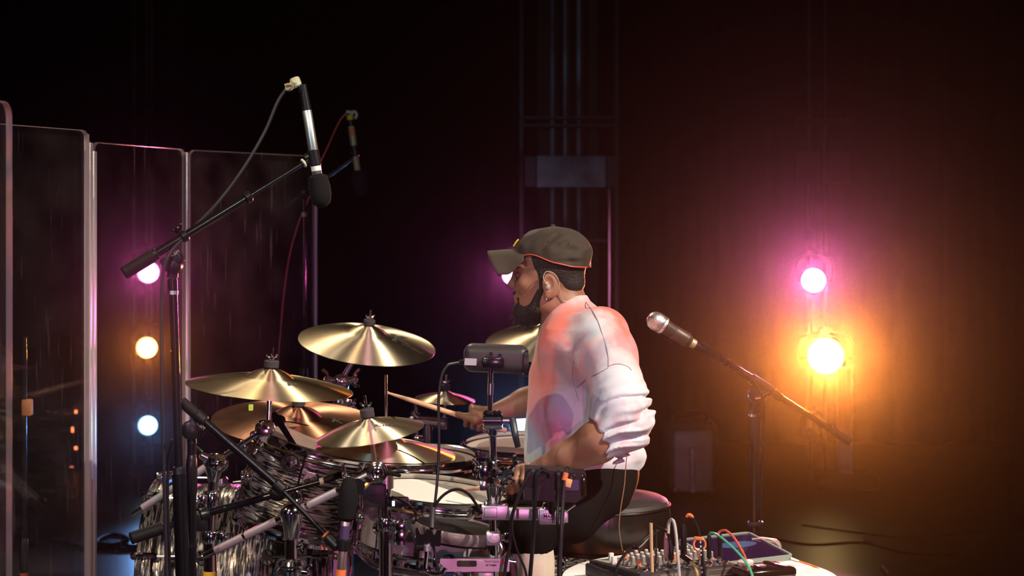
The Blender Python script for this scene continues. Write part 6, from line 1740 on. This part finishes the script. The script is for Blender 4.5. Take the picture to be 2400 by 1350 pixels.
B.ellip(Hd(0.0905, 0, -0.031), (0.0105, 0.0105, 0.0095), 0.006)
for sgn in (-1, 1): B.ellip(Hd(0.081, sgn * 0.0115, -0.036), (0.010, 0.0075, 0.0075), 0.005)
B.ellip(Hd(0.0745, 0, -0.058), (0.0115, 0.023, 0.0075), 0.006)
B.ellip(Hd(0.0745, 0, -0.069), (0.0110, 0.020, 0.0070), 0.004)
for sgn in (-1, 1):
    ey_ = Matrix.Rotation(math.radians(14 * sgn), 3, 'Z') @ Matrix.Rotation(math.radians(-8), 3, 'Y')
    B.ellip(Hd(-0.006, sgn * 0.076, -0.028), (0.0215, 0.0085, 0.033), 0.004, 'add', ey_)
    B.ellip(Hd(-0.002, sgn * 0.085, -0.024), (0.0125, 0.0065, 0.019), 0.003, 'cut', ey_)
    B.ellip(Hd(0.003, sgn * 0.081, -0.030), (0.005, 0.005, 0.008), 0.003)
    B.ellip(Hd(0.002, sgn * 0.077, -0.055), (0.009, 0.006, 0.009), 0.005)
# --- neck and trunk
B.chain([(Hd(-0.030, 0, -0.035), 0.052), (Hd(-0.044, 0, -0.095), 0.056), (Hd(-0.060, 0, -0.150), 0.066)], 0.03)
tor = [(P(1350, 815, 4.55), 0.080), (P(1362, 870, 4.55), 0.095), (P(1370, 960, 4.55), 0.105), (P(1390, 1085, 4.55), 0.085)]
for dy in (-0.055, 0.055):
    B.chain([(p + Vector((0, dy, 0)), r) for p, r in tor], 0.03)
# --- arms
sN = P(1412, 792, 4.40); eN = P(1449, 1006, 4.24); wN = P(1262, 1106, 4.28)
B.chain([(sN, 0.055), (P(1440, 900, 4.30), 0.052), (eN, 0.047)], 0.02)
B.chain([(eN, 0.046), (P(1400, 1036, 4.235), 0.049), (P(1330, 1074, 4.255), 0.038), (wN, 0.028)], 0.015)
sF = P(1400, 800, 4.73); eF = P(1345, 912, 4.93); wF = P(1168, 966, 4.90)
B.chain([(sF, 0.054), (P(1375, 860, 4.84), 0.050), (eF, 0.046)], 0.02)
B.chain([(eF, 0.046), (P(1290, 926, 4.93), 0.048), (P(1230, 944, 4.92), 0.039), (wF, 0.028)], 0.015)
# --- legs (thighs inside the trousers)
hipN = P(1420, 1140, 4.45); kN = P(1232, 1240, 4.30); hipF = P(1425, 1130, 4.68); kF = P(1168, 1172, 4.86)
B.chain([(hipN + Vector((-.03, 0, 0)), 0.070), (kN, 0.050)], 0.03); B.chain([(hipF + Vector((-.03, 0, 0)), 0.070), (kF, 0.050)], 0.03)
B.capsule(kN, kN + Vector((0.02, 0.0, -0.10)), 0.052, 0.046, 0.02); B.capsule(kF, kF + Vector((-0.02, 0.02, -0.10)), 0.052, 0.046, 0.02)
# --- hands
def hand(G, W, s, outw, lens=1.0):
    """G grip point on the stick, W wrist, s along the stick to its tip, outw side the knuckles face"""
    G = Vector(G); s = Vector(s).normalized(); W = Vector(W)
    o = Vector(outw); o = (o - s * o.dot(s)).normalized()
    u = Vector((0, 0, 1)); u = (u - s * u.dot(s) - o * u.dot(o)).normalized()
    def at(along_, th, rad):
        a = math.radians(th); return G + s * along_ + (o * math.cos(a) + u * math.sin(a)) * rad
    # palm: from the wrist over the back of the hand to the row of knuckles
    for al, rr in ((0.026, 0.0145), (0.008, 0.0155), (-0.010, 0.0155), (-0.027, 0.0140)):
        B.capsule(W + (G - W) * 0.18, at(al - 0.012, 100, 0.026), 0.019, rr, 0.010)
        B.capsule(at(al - 0.012, 100, 0.026), at(al, 72, 0.0325), rr * 0.92, 0.0105, 0.008)
    for i, (al, ln, r) in enumerate(((0.028, 1.0, 0.0088), (0.0085, 1.06, 0.0090), (-0.0105, 1.0, 0.0086), (-0.0285, 0.86, 0.0074))):
        pts = [(at(al, 72, 0.0325), r * 1.08), (at(al + 0.002, 12, 0.0335 * ln), r), (at(al + 0.003, -48, 0.026), r * 0.94), (at(al + 0.002, -105, 0.0185), r * 0.88), (at(al, -165, 0.0165), r * 0.80)]
        B.chain(pts, 0.0025)
    B.chain([(W + (G - W) * 0.35 + u * 0.004, 0.016), (at(0.000, 148, 0.024), 0.0135), (at(0.030, 152, 0.0185), 0.0100), (at(0.056, 150, 0.0165), 0.0082)], 0.006)
    return s
gN = P(1214, 1131, 4.30); tipN = P(1072, 1151, 4.37); buttN = gN + (gN - tipN).normalized() * 0.075
hand(gN, wN, tipN - gN, (0, -1, 0.15))
gF = P(1120, 988, 4.90); tipF = P(903, 919, 4.98); buttF = gF + (gF - tipF).normalized() * 0.085
hand(gF, wF, tipF - gF, (0, 1, 0.25))
B.mesh('body', 'skin', person, 1)
del B

# --- eyes (dark iris discs over the lids' opening)
for sgn in (-1, 1):
    m = MB(); m.ball(Hd(0.0705, sgn * 0.031, -0.004), (0.0095, 0.0095, 0.0065), seg=14, rings=10); m.obj('eye', 'eye_white', person)
    m = MB(); m.ball(Hd(0.0775, sgn * 0.031, -0.004), (0.0032, 0.0045, 0.0045), seg=12, rings=8); m.obj('iris', 'hair', person)

# --- hair and beard
Hf = Field(Hd(0.12, 0.10, -0.19), Hd(-0.13, -0.10, 0.09), 0.0028) if False else Field((HC.x - 0.13, HC.y - 0.105, HC.z - 0.20), (HC.x + 0.13, HC.y + 0.105, HC.z + 0.09), 0.0028)
Hf.ellip(Hd(-0.010, 0, 0.026), (0.0895, 0.0765, 0.0865), 0.0)
Hf.ellip(Hd(-0.055, 0, -0.028), (0.040, 0.056, 0.030), 0.02)
Hf.ellip(Hd(0.135, 0, -0.02), (0.105, 0.2, 0.14), 0.006, 'cut')           # clear the face
for sgn in (-1, 1):
    Hf.ellip(Hd(-0.010, sgn * 0.085, -0.033), (0.028, 0.026, 0.036), 0.006, 'cut')
    Hf.capsule(Hd(0.016, sgn * 0.0635, 0.025), Hd(0.017, sgn * 0.0625, -0.045), 0.0085, 0.0050, 0.006)
def fuzz(f, amp, sc, seed):
    x, y, z = np.meshgrid(*f.ax, indexing='ij', sparse=True)
    w = np.sin(x * sc + seed) * np.sin(y * sc * 1.13 + 2 * seed) * np.sin(z * sc * 0.93 + 3) + 0.6 * np.sin(x * sc * 2.1 + z * sc) * np.sin(y * sc * 1.9 + 1.1 * seed)
    f.D = f.D + (amp * w).astype(np.float32)
fuzz(Hf, 0.0009, 700, 1.0)
Hf.mesh('hair', 'hair', person, 1)
Bd = Field((HC.x - 0.12, HC.y - 0.08, HC.z - 0.16), (HC.x + 0.04, HC.y + 0.08, HC.z + 0.01), 0.0025)
Bd.ellip(Hd(0.044, 0, -0.096), (0.046, 0.049, 0.036), 0.0)
Bd.ellip(Hd(0.050, 0, -0.114), (0.030, 0.030, 0.020), 0.015)
for sgn in (-1, 1):
    Bd.capsule(Hd(0.020, sgn * 0.0595, -0.045), Hd(0.032, sgn * 0.047, -0.088), 0.009, 0.018, 0.015)
    Bd.capsule(Hd(0.082, sgn * 0.004, -0.0505), Hd(0.068, sgn * 0.026, -0.066), 0.0065, 0.0060, 0.006)
    Bd.capsule(Hd(0.068, sgn * 0.026, -0.066), Hd(0.062, sgn * 0.026, -0.090), 0.0070, 0.010, 0.008)
Bd.ellip(Hd(0.082, 0, -0.066), (0.013, 0.019, 0.0065), 0.004, 'cut')
Bd.ellip(Hd(0.078, 0, -0.0755), (0.012, 0.018, 0.0040), 0.003, 'cut')
Bd.ellip(Hd(0.062, -0.0, -0.024), (0.05, 0.09, 0.022), 0.01, 'cut')
fuzz(Bd, 0.0013, 620, 2.0)
Bd.mesh('beard', 'hair', person, 1)
m = MB()                                               # loose tufts on the outline
rt = random.Random(5)
for k in range(150):
    a = rt.uniform(-0.9, 1.9); ph = rt.uniform(-1.0, 1.0)
    f = 0.044 + 0.046 * math.cos(a * 0.9 - 0.35); u = -0.100 - 0.036 * math.sin(a * 0.9 - 0.1); l = 0.040 * ph
    p0 = Vector(Hd(f - 0.006, l * 0.8, u + 0.004)); dirv = Vector((-(f - 0.03), -l, (u + 0.085))).normalized() + Vector((rt.uniform(-.5, .5), rt.uniform(-.5, .5), rt.uniform(-.6, .2)))
    m.path([p0, p0 + dirv * 0.007, p0 + dirv * 0.013 + Vector((rt.uniform(-.002, .002), 0, -0.002))], lambda q: 0.0007 * (1.05 - q), 4, 3)
tf = m.obj('beard_tufts', 'hair', person); tf['kind'] = 'stuff'

# --- cap
def interp(x, xs, ys): return float(np.interp(x, xs, ys))
rim_f = [-0.110, -0.06, -0.008, 0.03, 0.05, 0.07, 0.090]; rim_u = [0.014, 0.018, 0.030, 0.046, 0.049, 0.042, 0.036]
NA, NP = 144, 36
vs = []; fs = []
for j in range(NP + 1):
    ph = math.pi / 2 * j / NP
    for k in range(NA):
        a = 2 * math.pi * k / NA
        ca, sa = math.cos(a), math.sin(a)
        fr = -0.010 + 0.097 * ca; lr = 0.0835 * sa
        ur = interp(fr, rim_f, rim_u)
        cp = max(math.cos(ph), 0.0) ** 0.72; sp = math.sin(ph) ** 1.02
        top = 0.1195 - 0.006 * max(ca, 0)
        f = -0.012 + (fr + 0.012) * cp; l = lr * cp; u = ur + (top - ur) * sp
        if ca < -0.2: f -= 0.010 * math.sin(ph * 2) * (-ca)                       # bulge at the back
        nz = mnoise.noise(Vector((f * 38, l * 38, u * 38))) * 0.0045 + mnoise.noise(Vector((f * 16 + 5, l * 16, u * 22))) * 0.009
        crease = 0.006 * math.exp(-((f + 0.02 + 0.9 * (u - 0.085)) / 0.006) ** 2) * (1 if 0.2 < ph < 1.3 else 0)
        if abs(sa) > 0.25 or True:
            def gs(f0, u0, sf, su, rot=0.0):
                df, du = f - f0, u - u0; c_, s_ = math.cos(rot), math.sin(rot)
                return math.exp(-((c_ * df + s_ * du) / sf) ** 2 - ((-s_ * df + c_ * du) / su) ** 2)
            nz += 0.007 * gs(-0.088, 0.062, 0.016, 0.012) - 0.009 * gs(-0.064, 0.060, 0.018, 0.008) + 0.005 * gs(-0.066, 0.040, 0.024, 0.006) - 0.004 * gs(-0.05, 0.031, 0.03, 0.004)
            nz += -0.007 * gs(-0.010, 0.086, 0.034, 0.0045, -0.69) + 0.004 * gs(-0.018, 0.078, 0.034, 0.007, -0.69) + 0.005 * gs(-0.045, 0.090, 0.014, 0.010)
        rr = 1 + (nz - crease * 0) / 0.09
        vs.append(Hd(-0.010 + (f + 0.010) * rr, l * rr, 0.03 + (u - 0.03) * (1 + nz * 2.5)))
for j in range(NP):
    for k in range(NA):
        k2 = (k + 1) % NA; fs.append((j * NA + k, j * NA + k2, (j + 1) * NA + k2, (j + 1) * NA + k))
cap_e = None
m = MB(); m.add(vs, fs); cp_o = m.obj('cap', 'cap_cloth', person, sharp=80)
md = cp_o.modifiers.new('thickness', 'SOLIDIFY'); md.thickness = 0.002
vs = []; fs = []
NV, NW = 28, 8
for i in range(NV + 1):
    v = -1 + 2 * i / NV
    l = 0.0775 * v
    f0 = -0.010 + 0.097 * math.sqrt(max(0.02, 1 - (l / 0.0835) ** 2)) - 0.006
    f0 = max(f0, 0.060)
    f1 = 0.153 - 0.026 * abs(v) ** 3.2
    for j in range(NW + 1):
        w = j / NW; f = f0 + (f1 - f0) * w
        g = 0.42 + 0.58 * min(1, w * 1.8)
        vs.append(Hd(f, l, 0.060 - 0.062 * abs(v) ** 2.1 * g - 0.006 * w * (1 - abs(v))))
for i in range(NV):
    for j in range(NW):
        a = i * (NW + 1) + j; fs.append((a, a + NW + 1, a + NW + 2, a + 1))
m = MB(); m.add(vs, fs); br = m.obj('cap_brim', 'cap_cloth', cp_o, sharp=80)
md = br.modifiers.new('thickness', 'SOLIDIFY'); md.thickness = 0.0028
for sgn in (-1, 1):
    pts = []
    for f in np.linspace(0.068, -0.100, 16):
        a = math.acos(max(-1, min(1, (f + 0.010) / 0.097)))
        pts.append(Hd(f, sgn * (0.0835 * math.sin(a) + 0.0015), interp(f, rim_f, rim_u) + 0.0005))
    m = MB(); m.path(pts, 0.0017, 6, 3); m.obj('cap_piping', 'piping_red', cp_o)
m = MB(); m.ball(Hd(-0.014, 0, 0.121), (0.006, 0.006, 0.003), seg=12, rings=6); m.obj('cap_button', 'cap_cloth', cp_o)
m = MB(); m.path([Hd(0.0735, 0.010, 0.086), Hd(0.080, 0.011, 0.078), Hd(0.086, 0.011, 0.068)], lambda q: 0.0026, 6, 4); m.obj('cap_emblem', 'cap_yellow', cp_o)
for f, u in ((0.0, 0.083), (-0.05, 0.075)):
    m = MB(); m.torus(Hd(f, 0.068, u), 0.0032, 0.0010, (0, -1, 0.5), 12, 6); m.obj('cap_eyelet', 'cap_cloth', cp_o)

# --- earpiece, its lead and an earring
m = MB(); m.ball(Hd(0.001, 0.0835, -0.032), (0.007, 0.005, 0.008), seg=14, rings=8); m.ball(Hd(0.004, 0.086, -0.024), (0.005, 0.004, 0.005), seg=12, rings=8)
ep = m.obj('earpiece', 'earpiece', person)
m = MB(); m.path([Hd(0.006, 0.088, -0.022), Hd(0.012, 0.086, -0.008), Hd(0.004, 0.084, 0.006), Hd(-0.014, 0.082, 0.002), Hd(-0.026, 0.076, -0.016), Hd(-0.030, 0.068, -0.045), Hd(-0.040, 0.066, -0.068), Hd(-0.062, 0.066, -0.078), Hd(-0.080, 0.060, -0.078)], 0.0013, 6, 6); m.obj('earpiece_lead', 'earpiece', ep)
m = MB(); m.ball(Hd(0.004, 0.083, -0.058), 0.0018, seg=10, rings=6); m.ball(Hd(0.004, 0.084, -0.063), (0.0022, 0.0022, 0.0030), seg=10, rings=6); m.obj('earring', 'earring', person)

# --- sweatshirt
SW = Field((0.005, 4.13, 0.655), (0.385, 4.98, 1.175), 0.0034)
prof = [(690, 1330, 1372, .050), (705, 1303, 1381, .078), (730, 1284, 1412, .125), (765, 1266, 1448, .172), (810, 1252, 1468, .198), (870, 1243, 1474, .205), (940, 1238, 1478, .202), (1010, 1234, 1488, .198), (1045, 1232, 1503, .196), (1065, 1231, 1512, .194), (1085, 1231, 1506, .188), (1096, 1236, 1496, .180)]
zs = np.array([CAMH - (p[0] - HOR) / F * 4.55 for p in prof])[::-1]
xf = np.array([(p[1] - 1200) / F * 4.55 for p in prof])[::-1]; xb = np.array([(p[2] - 1200) / F * 4.55 for p in prof])[::-1]; hw = np.array([p[3] for p in prof])[::-1]
def torso(x, y, z):
    zz = z.ravel()
    xc = ((np.interp(zz, zs, xf) + np.interp(zz, zs, xb)) / 2).reshape(z.shape); a = ((np.interp(zz, zs, xb) - np.interp(zz, zs, xf)) / 2).reshape(z.shape); b2 = np.interp(zz, zs, hw).reshape(z.shape)
    e = 2.35
    q = (np.abs((x - xc) / a) ** e + np.abs((y - 4.555) / b2) ** e) ** (1 / e)
    d = (q - 1) * np.minimum(a, b2)
    wr = 0.0055 * np.sin(34 * (z * 0.7 + x * 0.8) + 4 * np.sin(y * 9)) * np.sin(18 * y + 9 * z) + 0.004 * np.abs(np.sin(26 * (x + 0.55 * z) + 3 * np.sin(7 * y))) * np.exp(-((z - 0.95) / 0.12) ** 2) + 0.0045 * np.sin(34 * (x - 0.6 * z) + 2.0) * np.exp(-((z - 0.83) / 0.09) ** 2)
    return np.maximum(d + wr, np.maximum(z - zs[-1], zs[0] - z))
SW.put(torso, (0.02, 4.33, zs[0]), (0.36, 4.78, zs[-1]), 0.0, margin=0.02)
def sleeve(pts, fold_amp, fold_lo, fold_hi, tilt, wl, k):
    lo = np.min([np.array(p) - r for p, r in pts], 0); hi = np.max([np.array(p) + r for p, r in pts], 0)
    def fn(x, y, z):
        d = None
        for (p, r), (q, r2) in zip(pts, pts[1:]):
            p = np.array(p); q = np.array(q); ab = q - p; L2 = ab @ ab
            t = np.clip(((x - p[0]) * ab[0] + (y - p[1]) * ab[1] + (z - p[2]) * ab[2]) / L2, 0, 1)
            e = np.sqrt((x - p[0] - t * ab[0]) ** 2 + (y - p[1] - t * ab[1]) ** 2 + (z - p[2] - t * ab[2]) ** 2) - (r + (r2 - r) * t)
            d = e if d is None else smin(d, e, 0.03)
        w = z - tilt * x + 0.10 * y + 0.010 * np.sin(26 * x + 3) + 0.006 * np.sin(47 * z + 21 * y)
        am = fold_amp * np.clip((fold_hi - z) / (fold_hi - fold_lo), 0, 1) * (0.72 + 0.28 * np.sin(31 * x - 24 * z + 0.5)) * np.clip((x - 0.190) / 0.03, 0.0, 1)
        xx = x - 0.27
        f1 = np.abs(np.sin(math.pi * w / wl + 1.1 * np.sin(xx * 34) + 0.5 * np.sin(z * 60 + y * 30))) ** 0.9 * 1.8 - 1.0
        return d - am * f1 - 0.25 * am * np.sin(2 * math.pi * (w + 0.35 * xx) / (wl * 0.47) + 2 * np.sin(xx * 50))
    SW.put(fn, lo, hi, k, margin=0.035)
zN = lambda y: CAMH - (y - HOR) / F * 4.27
sleeve([(P(1408, 786, 4.425), 0.072), (P(1424, 835, 4.36), 0.068), (P(1446, 905, 4.29), 0.060), (P(1455, 965, 4.26), 0.064), (P(1458, 1000, 4.25), 0.062), (P(1425, 1024, 4.24), 0.059)], 0.0125, zN(950), zN(870), 0.50, 0.044, 0.028)
# opening of the pushed-up cuff
SW.capsule(P(1330, 1072, 4.24), P(1384, 1043, 4.235), 0.064, 0.062, 0.004, 'cut')
sleeve([(P(1400, 790, 4.70), 0.072), (P(1390, 840, 4.78), 0.066), (P(1372, 895, 4.88), 0.060), (P(1352, 915, 4.92), 0.056)], 0.007, zN(960), zN(860), 0.42, 0.043, 0.03)
# rolled hem at the back
SW.capsule(P(1488, 1066, 4.44), P(1496, 1068, 4.66), 0.018, 0.018, 0.02)
# neck opening
SW.capsule(Hd(-0.034, 0, -0.05), Hd(-0.050, 0, -0.100), 0.055, 0.055, 0.006, 'cut')
sw = SW.mesh('sweatshirt', 'tie_dye', person, 2)
del SW
# ribbed collar around the neck
pts = []
cF = Vector(P(1287, 748, 4.55)); cBk = Vector(P(1368, 695, 4.55)); cM = (cF + cBk) / 2; axc = (cF - cBk) / 2
upc = Vector((axc.z, 0, -axc.x)).normalized(); upc = upc if upc.z > 0 else -upc
vs = []; fs = []; n = 48; rg = [(-0.012, 0.004), (-0.006, 0.0065), (0.0, 0.006), (0.006, 0.004), (0.010, 0.0), (0.006, -0.004), (-0.010, -0.004)]
for k in range(n):
    a = 2 * math.pi * k / n
    c0 = cM + axc * math.cos(a) * 0.98 + Vector((0, -0.064, 0)) * math.sin(a) - upc * 0.010 * abs(math.sin(a)) ** 2
    out = (axc.normalized() * math.cos(a) + Vector((0, -1, 0)) * math.sin(a))
    for h, o_ in rg: vs.append(c0 + upc * h + out * (o_ - h * 0.45))
m_ = len(rg)
for k in range(n):
    for j in range(m_):
        fs.append((k * m_ + j, ((k + 1) % n) * m_ + j, ((k + 1) % n) * m_ + (j + 1) % m_, k * m_ + (j + 1) % m_))
m = MB(); m.add(vs, fs); m.obj('collar', 'collar_knit', sw, sharp=70)
# seams lie on the cloth: find the surface in front of the lens side
from mathutils.bvhtree import BVHTree
bm = bmesh.new(); bm.from_mesh(sw.data)
for v in bm.verts: v.co += PB
tree = BVHTree.FromBMesh(bm)
def on_cloth(px, py, d0=4.2):
    """where the cloth meets a sight line that leaves the camera side of the torso"""
    p = P(px, py, 4.0); q = P(px, py, 4.9)
    h = tree.ray_cast(p, (q - p).normalized())
    return h[0]
def seam(pl, r=0.0011):
    pts = [on_cloth(x, y) for x, y in pl]; pts = [p for p in pts if p is not None]
    if len(pts) > 2:
        m = MB(); m.path(pts, r, 5, 5); m.obj('seam', 'seam', sw)
seam([(1373, 708), (1388, 728), (1401, 752), (1410, 778), (1419, 806), (1425, 835), (1426, 858)])
seam([(1424, 860), (1440, 854), (1456, 854), (1472, 860), (1480, 868)], 0.0012)
seam([(1426, 862), (1408, 872), (1388, 882), (1368, 894), (1352, 908)], 0.0012)
seam([(1352, 820), (1344, 850), (1342, 880), (1348, 910), (1356, 940)], 0.0009)
bm.free()
cable('earpiece_lead', 'thin brown lead falling from the drummer\'s back to the mixer', [P(1471, 1042, 4.38), P(1467, 1090, 4.34), P(1463, 1140, 4.30), P(1455, 1190, 4.24), P(1451, 1235, 4.18), P(1455, 1270, 4.12), P(1459, 1290, 4.06)], 0.0013, 'cable_brown', seg=6)

# --- trousers, socks, shoes
TRS = Field((-0.14, 4.17, 0.40), (0.42, 5.02, 0.76), 0.0042)
TRS.chain([(P(1408, 1112, 4.52), 0.088), (hipN + Vector((-0.025, -0.01, 0)), 0.085), (P(1330, 1190, 4.37), 0.080), (kN, 0.062)], 0.03)
TRS.chain([(P(1408, 1112, 4.58), 0.088), (hipF + Vector((-0.02, 0, 0)), 0.085), (P(1290, 1150, 4.76), 0.080), (kF, 0.062)], 0.03)
TRS.capsule(P(1418, 1100, 4.47), P(1418, 1100, 4.64), 0.080, 0.080, 0.03)
TRS.capsule(kN, kN + Vector((0.012, 0, -0.035)), 0.060, 0.056, 0.02)
TRS.capsule(kF, kF + Vector((-0.012, 0, -0.035)), 0.060, 0.056, 0.02)
x, y, z = np.meshgrid(*TRS.ax, indexing='ij', sparse=True)
TRS.D = TRS.D + (0.004 * np.sin(38 * (z + 0.7 * x) + 4 * np.sin(9 * y)) * np.sin(22 * x - 15 * z)).astype(np.float32)
TRS.mesh('trousers', 'trouser', person, 2)
for k0, an in ((kN, Vector((0.055, 4.31, 0.10))), (kF, Vector((-0.13, 4.92, 0.10)))):
    m = MB(); m.path([k0 + Vector((0.012, 0, -0.02)), k0 * 0.72 + an * 0.28 + Vector((0.012, 0, 0)), k0 * 0.4 + an * 0.6 + Vector((0.010, 0, 0)), an], lambda q: 0.050 + 0.008 * math.sin(min(1, q * 2.2) * math.pi) - 0.018 * q, 20, 6); m.obj('sock', 'sock', person)
    m = MB(); m.path([an + Vector((0.04, 0, -0.03)), an + Vector((0, 0, -0.035)), an + Vector((-0.09, 0, -0.055)), an + Vector((-0.17, 0, -0.07))], lambda q: 0.045 - 0.012 * q, 16, 6); m.obj('shoe', 'shoe', person)

# --- drumsticks
def drumstick(label, tip, butt):
    tip = Vector(tip); butt = Vector(butt); u = (butt - tip); Ls = u.length; u.normalize()
    M = mtx(tip, u)
    m = MB(); m.lathe([(0.0005, -0.002), (0.003, -0.0005), (0.0046, 0.004), (0.0046, 0.008), (0.0030, 0.012), (0.0042, 0.03), (0.0070, 0.09), (0.0072, Ls - 0.003), (0.0055, Ls)], seg=16)
    return tag(m.obj('drumstick', 'wood_stick', M=M), label, 'drumstick', 'pair of drumsticks')
drumstick('pale drumstick over the snare head in the drummer\'s left hand', tipN, buttN)
drumstick('raised pale drumstick pointing at the tall pull rod, in the right hand', tipF, buttF)
